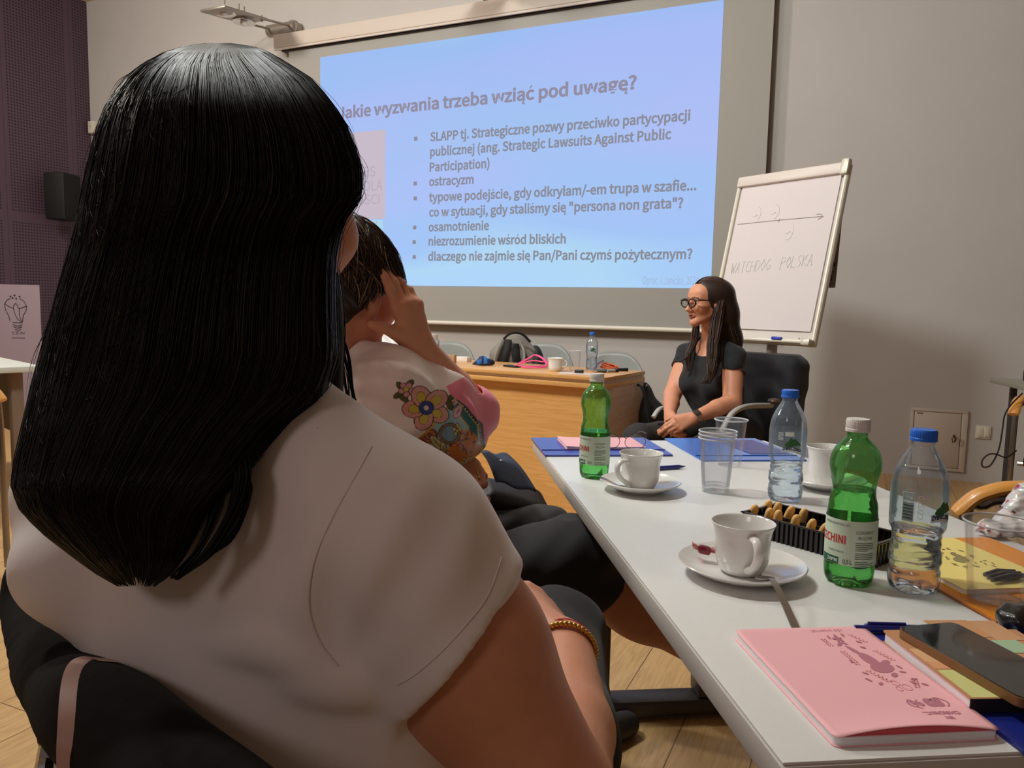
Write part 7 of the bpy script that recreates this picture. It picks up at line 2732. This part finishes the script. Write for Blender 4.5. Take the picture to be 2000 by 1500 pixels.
def lock3(pts, r0, n, wave=0.006):
    C = spline(pts, 26)
    ang, rad = rs3.uniform(0, 6.28, n), r0 * np.sqrt(rs3.uniform(0, 1, n))
    tq = np.linspace(0, 1, 26)
    env = np.interp(tq, [0, .3, .75, 1], [.35, 1, .8, .25])
    pw = rs3.uniform(0, 6.28, n)
    off = rad[:, None, None] * (np.cos(ang)[:, None, None] * RGT + np.sin(ang)[:, None, None] * FWD) * env[None, :, None]
    wv = wave * np.sin(tq[None] * 13 + pw[:, None] * 0.35 + 1.0)[:, :, None] * RGT * tq[None, :, None]
    strs.append(C[None] + off + wv)


lock3([Q3(-0.034, 0.060, 0.07), Q3(-0.034, 0.080, 0.01), at(1400, 632, 3.56), at(1393, 668, 3.53), at(1394, 700, 3.49), at(1390, 725, 3.46), at(1380, 750, 3.45)], 0.034, 230, 0.008)
lock3([at(1404, 640, 3.57), at(1405, 672, 3.54), at(1400, 705, 3.50), at(1384, 735, 3.46), at(1368, 749, 3.45)], 0.018, 60, 0.008)
lock3([Q3(0.0, -0.075, -0.02), at(1360, 640, 3.70), at(1354, 668, 3.66), at(1346, 695, 3.64), at(1340, 725, 3.62)], 0.019, 110, 0.007)
lock3([Q3(-0.06, 0.07, 0.0), at(1424, 640, 3.59), at(1432, 672, 3.60), at(1440, 700, 3.60), at(1452, 730, 3.60)], 0.026, 90, 0.008)
lock3([at(1345, 690, 3.64), at(1336, 702, 3.63), at(1322, 706, 3.63)], 0.005, 12, 0.002)
vs, fs, n_, cc = [V0], F0.tolist(), len(V0), [np.tile(C3(46, 31, 26), (len(V0), 1))]
tn3 = np.array([C3(48, 32, 26), C3(64, 42, 33), C3(96, 66, 50)])
for P in strs:
    a_, b_ = strand_mesh(P, rs3.uniform(0.0009, 0.0016, len(P)), 0.3)
    vs.append(a_)
    fs += (b_ + n_).tolist()
    n_ += len(a_)
    cc.append(np.repeat(tn3[rs3.choice(3, len(P), p=[.5, .36, .14])], P.shape[1] * 3, axis=0))
new_mesh('hair', np.concatenate(vs), fs, mat('dark brown hair', (0.04, 0.025, 0.02), 0.4, attr=True, spec=0.35), p3, col=np.concatenate(cc))

# her chair and the jacket over its back
ch3 = P3c * np.array([1, 1, 0]) - ft3 * 0.02
Rc3 = np.stack([-sl3, ft3, EZ], 1)
t = thing('armchair', 'grey armchair with curved grey arms under the seated speaker in black', 'chair', ch3)
zs = P3c[2] - 0.125
MB(ch3, Rc3).box((0, 0.0, zs), (0.46, 0.46, 0.05), bev=0.02, seg=3).build('seat', M_SHELL, t)
MB(ch3, Rc3).box((0, -0.27, zs + 0.27), (0.44, 0.035, 0.40), rotx(8), bev=0.015, seg=3).build('backrest', M_SHELL, t)
M_ARM = mat('pale grey chair arm', srgb(172, 170, 166), 0.4)
for s, pts in ((-1, [at(1402, 860, 3.36), at(1412, 838, 3.36), at(1430, 808, 3.39), at(1458, 794, 3.46), at(1506, 792, 3.62)]), (1, [at(1276, 815, 3.80), at(1284, 803, 3.82), at(1292, 797, 3.86), at(1312, 794, 4.0)])):
    MB().tube(spline(pts, 26), 0.017 if s < 0 else 0.013, 10, flat=(1.0, 0.75)).build('armrest', M_ARM, t)
tip = at(1512, 783, 3.60)
MB().ell(tip, (0.030, 0.030, 0.014)).build('arm_pad', mat('dark burr wood', srgb(92, 72, 60), 0.4, var=0.5, vscale=140), t)
for sx in (-1, 1):
    for sy in (-1, 1):
        MB(ch3, Rc3).tube([(sx * 0.2, sy * 0.2, zs), (sx * 0.22, sy * 0.24, 0)], 0.014, 10).build('leg', M_ARM, t)
jc = at(1497, 800, 3.98)
v = Vol(jc - np.array([0.36, 0.36, 0.42]), jc + np.array([0.36, 0.36, 0.3]), 0.006)
RJ = Rc3
v.box(ch3 + Rc3 @ np.array([0.01, -0.285, zs + 0.25]), (0.235, 0.08, 0.25), Rc3 @ rotx(8), 0.05, 0.02)
v.box(ch3 + Rc3 @ np.array([0.0, -0.31, zs + 0.45]), (0.17, 0.075, 0.07), Rc3 @ roty(6), 0.05, 0.04)
v.warp(lambda X, Y, Z: 0.004 * np.sin(X * 30 + Z * 18 + 2 * np.sin(Y * 15)) + 0.002 * np.sin(Z * 50 + X * 30))
o = new_mesh('jacket', *v.surf(2), mat('navy black jacket', srgb(20, 22, 32), 0.75, sheen=0.1))
tag(o, 'navy black jacket draped over the back of the speaker chair', 'jacket')

# ================================================================ things on and behind the lecturer's desk
def dz(x, y):
    return on_z(x, y, DZ)


# grey backpack on the chair behind the desk
bk = at(1010, 690, 4.98)
bkz0 = 0.475
RK = np.stack([cam_dir(1, 0.18), np.cross(EZ, cam_dir(1, 0.18)), EZ], 1)
bo_ = np.array([bk[0], bk[1], bkz0])
t = thing('backpack', 'grey backpack with black straps standing behind the desk', 'backpack', bo_)
HB = at(1006, 651, 4.98)[2] - bkz0
v = Vol(bo_ - np.array([0.3, 0.3, 0.02]), bo_ + np.array([0.3, 0.3, HB + 0.05]), 0.006)
v.box(bo_ + RK @ np.array([-0.02, 0, HB * 0.40]), (0.155, 0.085, HB * 0.42), RK, 0.06, 0.03)
v.ell(bo_ + RK @ np.array([-0.02, 0.0, HB * 0.62]), (0.135, 0.088, HB * 0.38), RK, 0.04)
VK, FK = v.surf(2)
new_mesh('bag_body', VK, FK, mat('grey backpack fabric', srgb(128, 124, 116), 0.85, var=0.12, vscale=160), t)
v = Vol(bo_ - np.array([0.3, 0.3, 0.02]), bo_ + np.array([0.35, 0.35, HB + 0.05]), 0.006)
v.ell(bo_ + RK @ np.array([0.118, -0.015, HB * 0.38]), (0.068, 0.105, HB * 0.46), RK, 0.03)
new_mesh('side_pocket', *v.surf(2), mat('black backpack nylon', srgb(26, 25, 25), 0.6), t)
bk_bvh = tri_bvh(VK, FK)
for s, pts in (('l', [(992, 664), (989, 680), (983, 700), (979, 714)]), ('r', [(1006, 672), (1007, 690), (1010, 712)])):
    P = on_surface(bk_bvh, [(a, b) for a, b, _ in spline([(x, y, 0) for x, y in pts], 14)], 0.012)
    MB().tube(P, 0.026, 10, flat=(1.0, 0.4)).build('shoulder_strap', mat('black strap webbing', srgb(22, 21, 21), 0.8), t)
for pts in ([(968, 712), (974, 688), (984, 668)], [(1022, 712), (1024, 690), (1016, 668)]):
    P = on_surface(bk_bvh, [(a, b) for a, b, _ in spline([(x, y, 0) for x, y in pts], 14)], 0.008)
    MB().tube(P, 0.03, 10, flat=(1.0, 0.35)).build('padded_panel', mat('pale grey padding', srgb(150, 146, 138), 0.85), t)
MB().tube(spline([at(984, 662, 4.76), at(994, 653, 4.78), at(1008, 649.5, 4.80), at(1022, 654, 4.82), at(1036, 668, 4.84)], 24), 0.008, 8).build('carry_piping', mat('black strap webbing', srgb(22, 21, 21), 0.8), t)

# blue and black pouch
c = dz(942, 714)
v = Vol(c - np.array([0.14, 0.14, 0.02]), c + np.array([0.14, 0.14, 0.10]), 0.004)
a, b = dz(924, 713), dz(960, 714)
v.cap(a + (0, 0, 0.006), c + (0, 0, 0.026), 0.006, 0.026, 0.012).cap(c + (0, 0, 0.026), b + (0, 0, 0.016), 0.028, 0.018, 0.012)
v.warp(lambda X, Y, Z: 0.003 * np.sin(X * 140 + Z * 120) * np.sin(Y * 110))
v.cut(c + (0, 0, 0.001), (0, 0, -1))
V, F = v.surf(1)
cl = np.tile(C3(22, 42, 84), (len(V), 1))
q = (V - c) @ RGT
cl[(q > 0.01) & (q < 0.03) & (V[:, 2] > DZ + 0.012)] = C3(50, 130, 214)
cl[(q > -0.03) & (q < -0.005) & (V[:, 2] > DZ + 0.01) & (V[:, 2] < DZ + 0.035)] = C3(40, 110, 196)
cl[(q > 0.05)] = C3(18, 18, 22)
o = new_mesh('cloth_pouch', V, F, mat('blue nylon pouch', (0.1, 0.2, 0.5), 0.5, attr=True), col=cl)
tag(o, 'small crumpled blue and black pouch on the desk left of the backpack', 'pouch')

# pink lanyard with a black phone
t = thing('lanyard', 'bright pink lanyard heaped on the desk before the backpack', 'lanyard', dz(1040, 718))
M_LAN = mat('hot pink strap', srgb(240, 74, 132), 0.5)
for k, pts in enumerate(([(1003, 717, 0.008), (1030, 719, 0.010), (1068, 718, 0.010)], [(1012, 714, 0.01), (1032, 713, 0.040), (1044, 712, 0.058), (1060, 715, 0.045), (1070, 718, 0.018)], [(1010, 716, 0.01), (1038, 716, 0.034), (1062, 717, 0.03)], [(1020, 720, 0.008), (1050, 721, 0.009), (1068, 720, 0.012)])):
    MB().tube(spline([dz(x, y) + (0, 0, z) for x, y, z in pts], 22), 0.009, 8, flat=(1.0, 0.45)).build('strap', M_LAN, t)
o = MB(dz(1000, 717) + (0, 0, 0.006), rotz(-20)).box((0, 0, 0), (0.10, 0.05, 0.010), bev=0.003).build('key_case', mat('black key case', srgb(34, 28, 28), 0.5))
tag(o, 'small flat black case at the left end of the pink lanyard', 'case')

# cup, glass and bottle
cup_and_saucer(0, 0, ang_of(cam_dir(1, 0.1)), 'white fluted coffee cup on the wooden desk beside the pink lanyard', None, o=dz(1084, 725), r=0.044, h=0.072)
plastic_cup(dz(1122, 724), 'clear plastic cup standing on the wooden desk', h=0.11, group='clear plastic cups on the desk', r=0.036)
d_ = dz(1155, 722)
blue_bottle(d_, fy(d_) + 6, 0.075, 'clear water bottle with blue cap on the wooden desk', lab='far')

# orange cable, keys, markers, paper
t = thing('cable_coil', 'coiled orange cable at the right end of the wooden desk', 'cable', dz(1186, 722))
cc_ = dz(1190, 721)
P = []
for k in range(90):
    a = k / 90 * 2 * math.pi * 3.5
    P.append(cc_ + RGT * (0.045 + 0.006 * math.sin(a * 0.7)) * math.cos(a) + _f0 * (0.028 + 0.006 * math.cos(a * 1.3)) * math.sin(a) + EZ * (0.008 + 0.032 * (0.5 + 0.5 * math.sin(a * 0.9 + 0.6)) * (k / 90) ** 0.5))
MB().tube(P, 0.0042, 7).build('orange_lead', mat('orange cable', srgb(206, 92, 40), 0.5), t)
MB().tube(spline([dz(1160, 726) + (0, 0, 0.01), dz(1168, 720) + (0, 0, 0.03), dz(1178, 716) + (0, 0, 0.036)], 12), 0.004, 6).build('purple_lead', mat('violet cable', srgb(98, 76, 130), 0.5), t)
for (x0, y0, x1, y1, c_, lab) in ((1166, 727, 1184, 728, (52, 62, 60), 'dark green marker lying beside the orange cable coil'), (1186, 727.5, 1207, 727, (150, 148, 146), 'grey marker lying in front of the orange cable coil'), (1206, 725, 1226, 725, (24, 22, 24), 'black marker at the right end of the wooden desk')):
    a, b = dz(x0, y0) + (0, 0, 0.009), dz(x1, y1) + (0, 0, 0.009)
    t = thing('marker', lab, 'marker', (a + b) / 2 - (0, 0, 0.009), 'markers on the desk')
    m_ = mat('marker %d %d' % (x0, y0), srgb(*c_), 0.4)
    MB().tube([a, a * 0.3 + b * 0.7], 0.0085, 12).build('marker_barrel', m_, t)
    MB().tube([a * 0.3 + b * 0.7, b], 0.0095, 12).build('marker_cap', mat('black marker cap', srgb(24, 22, 24), 0.4), t)
t = thing('key_bunch', 'bunch of keys in front of the orange cable on the desk', 'keys', dz(1160, 727))
kc = dz(1160, 727)
for k in range(4):
    a = k * 0.9 - 1.0
    dk = RGT * math.cos(a) + _f0 * math.sin(a)
    MB(kc + dk * 0.02 + (0, 0, 0.006 + 0.004 * k), frame(dk, EZ + 0.3 * _r0)).box((0, 0, 0), (0.03, 0.012, 0.0025), bev=0.001).build('key', mat('steel key', srgb(170, 166, 170), 0.3, 0.8), t)
MB().tube(band(kc + (0, 0, 0.014), nrm(_f0 + EZ * 0.2), 0.012, 0, 20), 0.0014, 6, closed=True).build('key_ring', M_STEEL, t)
pc_ = dz(1130, 730)
o = MB(pc_ + (0, 0, 0.0006), rotz(14)).box((0, 0, 0), (0.21, 0.10, 0.0012)).build('paper_sheet', M_PAPER, smooth=False)
tag(o, 'white sheet of paper near the front right of the wooden desk', 'paper')
o = MB(dz(1131, 729) + (0, 0, 0.010), rotz(8)).box((0, 0, 0), (0.048, 0.022, 0.018), bev=0.005, seg=3).build('remote', mat('black remote', srgb(40, 32, 28), 0.4))
tag(o, 'small black remote lying on the white sheet on the desk', 'remote')

# white bag and bottle half hidden by the raised arm
c = at(772, 705, 4.7)
c = np.array([c[0], c[1], DZ])
v = Vol(c - np.array([0.3, 0.3, 0.02]), c + np.array([0.3, 0.3, 0.36]), 0.006)
rr_ = cam_dir(1, 0.1)
v.cap(c - rr_ * 0.10 + (0, 0, 0.06), c + rr_ * 0.06 + (0, 0, 0.06), 0.08, 0.07, 0.03).cap(c - rr_ * 0.02 + (0, 0, 0.06), c - rr_ * 0.03 + (0, 0, 0.20), 0.10, 0.045, 0.05)
v.warp(lambda X, Y, Z: 0.006 * np.sin(X * 60 + Z * 40) * np.sin(Z * 50 + Y * 40))
v.cut(c + (0, 0, 0.001), (0, 0, -1))
o = new_mesh('plastic_bag', *v.surf(1), mat('white crinkled bag', srgb(224, 220, 220), 0.35))
tag(o, 'white crinkled plastic bag on the desk behind the raised hand', 'bag')
c = at(846, 690, 4.62)
c = np.array([c[0], c[1], DZ])
t = thing('glass_jar', 'clear bottle with pale lid half hidden behind the raised forearm', 'bottle', c)
hz = at(846, 652, 4.62)[2] - DZ
MB(c).lathe(smooth_prof([(0.0, 0.004), (0.034, 0.002), (0.037, 0.01), (0.037, hz * 0.72), (0.032, hz * 0.8), (0.026, hz * 0.84), (0.025, hz * 0.88)], 40), 40).build('jar_body', M_CLEARPET, t)
MB(c).lathe([(0.027, hz * 0.86), (0.028, hz * 0.99), (0.024, hz), (0, hz)], 32).build('jar_lid', mat('pale lid', srgb(206, 200, 192), 0.4), t)
MB(c).box((0.036, -0.012, hz * 0.5), (0.006, 0.02, 0.05)).build('jar_label', mat('dark label', srgb(40, 40, 44), 0.5), t)
for k, (x, y, w, dd, hh, cc2, lab) in enumerate(((905, 706, 0.09, 0.05, 0.03, (222, 216, 208), 'white folded card on the desk left of the blue pouch'), (880, 709, 0.06, 0.05, 0.05, (186, 150, 112), 'small tan box on the desk behind the raised forearm'))):
    o = MB(dz(x, y) + (0, 0, hh / 2), rotz(20 * k - 8)).box((0, 0, 0), (w, dd, hh), bev=0.002).build('folded_card' if k == 0 else 'small_box', mat('desk item %d' % k, srgb(*cc2), 0.6))
    tag(o, lab, 'card' if k == 0 else 'box')

# black rucksack on the floor by the right end of the desk
c = at(1262, 800, 4.42)
c = np.array([c[0], c[1], 0.0])
top = at(1245, 746, 4.42)[2]
v = Vol(c - np.array([0.3, 0.3, 0.02]), c + np.array([0.32, 0.3, top + 0.05]), 0.006)
RQ = np.stack([cam_dir(1, 0.2), np.cross(EZ, cam_dir(1, 0.2)), EZ], 1)
v.box(c + RQ @ np.array([0.0, 0, top * 0.42]), (0.10, 0.12, top * 0.42), RQ, 0.07, 0.03)
v.ell(c + RQ @ np.array([-0.02, 0, top * 0.66]), (0.075, 0.10, top * 0.34), RQ, 0.05)
v.warp(lambda X, Y, Z: 0.004 * np.sin(X * 40 + Z * 26) * np.sin(Y * 34))
v.cut(c + (0, 0, 0.002), (0, 0, -1))
t = thing('rucksack', 'black rucksack standing by the right end of the wooden desk', 'backpack', c)
new_mesh('bag_body', *v.surf(2), mat('black rucksack nylon', srgb(18, 18, 20), 0.6), t)
g = at(1260, 756, 4.25)
MB().tube(spline([g, g + (0.01, 0, 0.012), g + (0.02, 0, 0.0)], 8), 0.003, 6).build('zip_pull', M_STEEL, t)
for pts in ([(1240, 748, 4.28), (1255, 760, 4.24), (1265, 800, 4.24), (1270, 850, 4.25)],):
    MB().tube(spline([at(*p) for p in pts], 20), 0.012, 8, flat=(1, .5)).build('shoulder_strap', mat('black strap webbing', srgb(22, 21, 21), 0.8), t)
# dark item on the wall table
c = np.array([0.86, 4.86, TOP])
o = MB(c + (0.0, 0, 0.045), rotz(10)).box((0, 0, 0), (0.12, 0.14, 0.09), bev=0.025, seg=3).build('dark_case', mat('black case', srgb(20, 18, 18), 0.5))
tag(o, 'black case on the grey wall table, cut by the right edge', 'case')
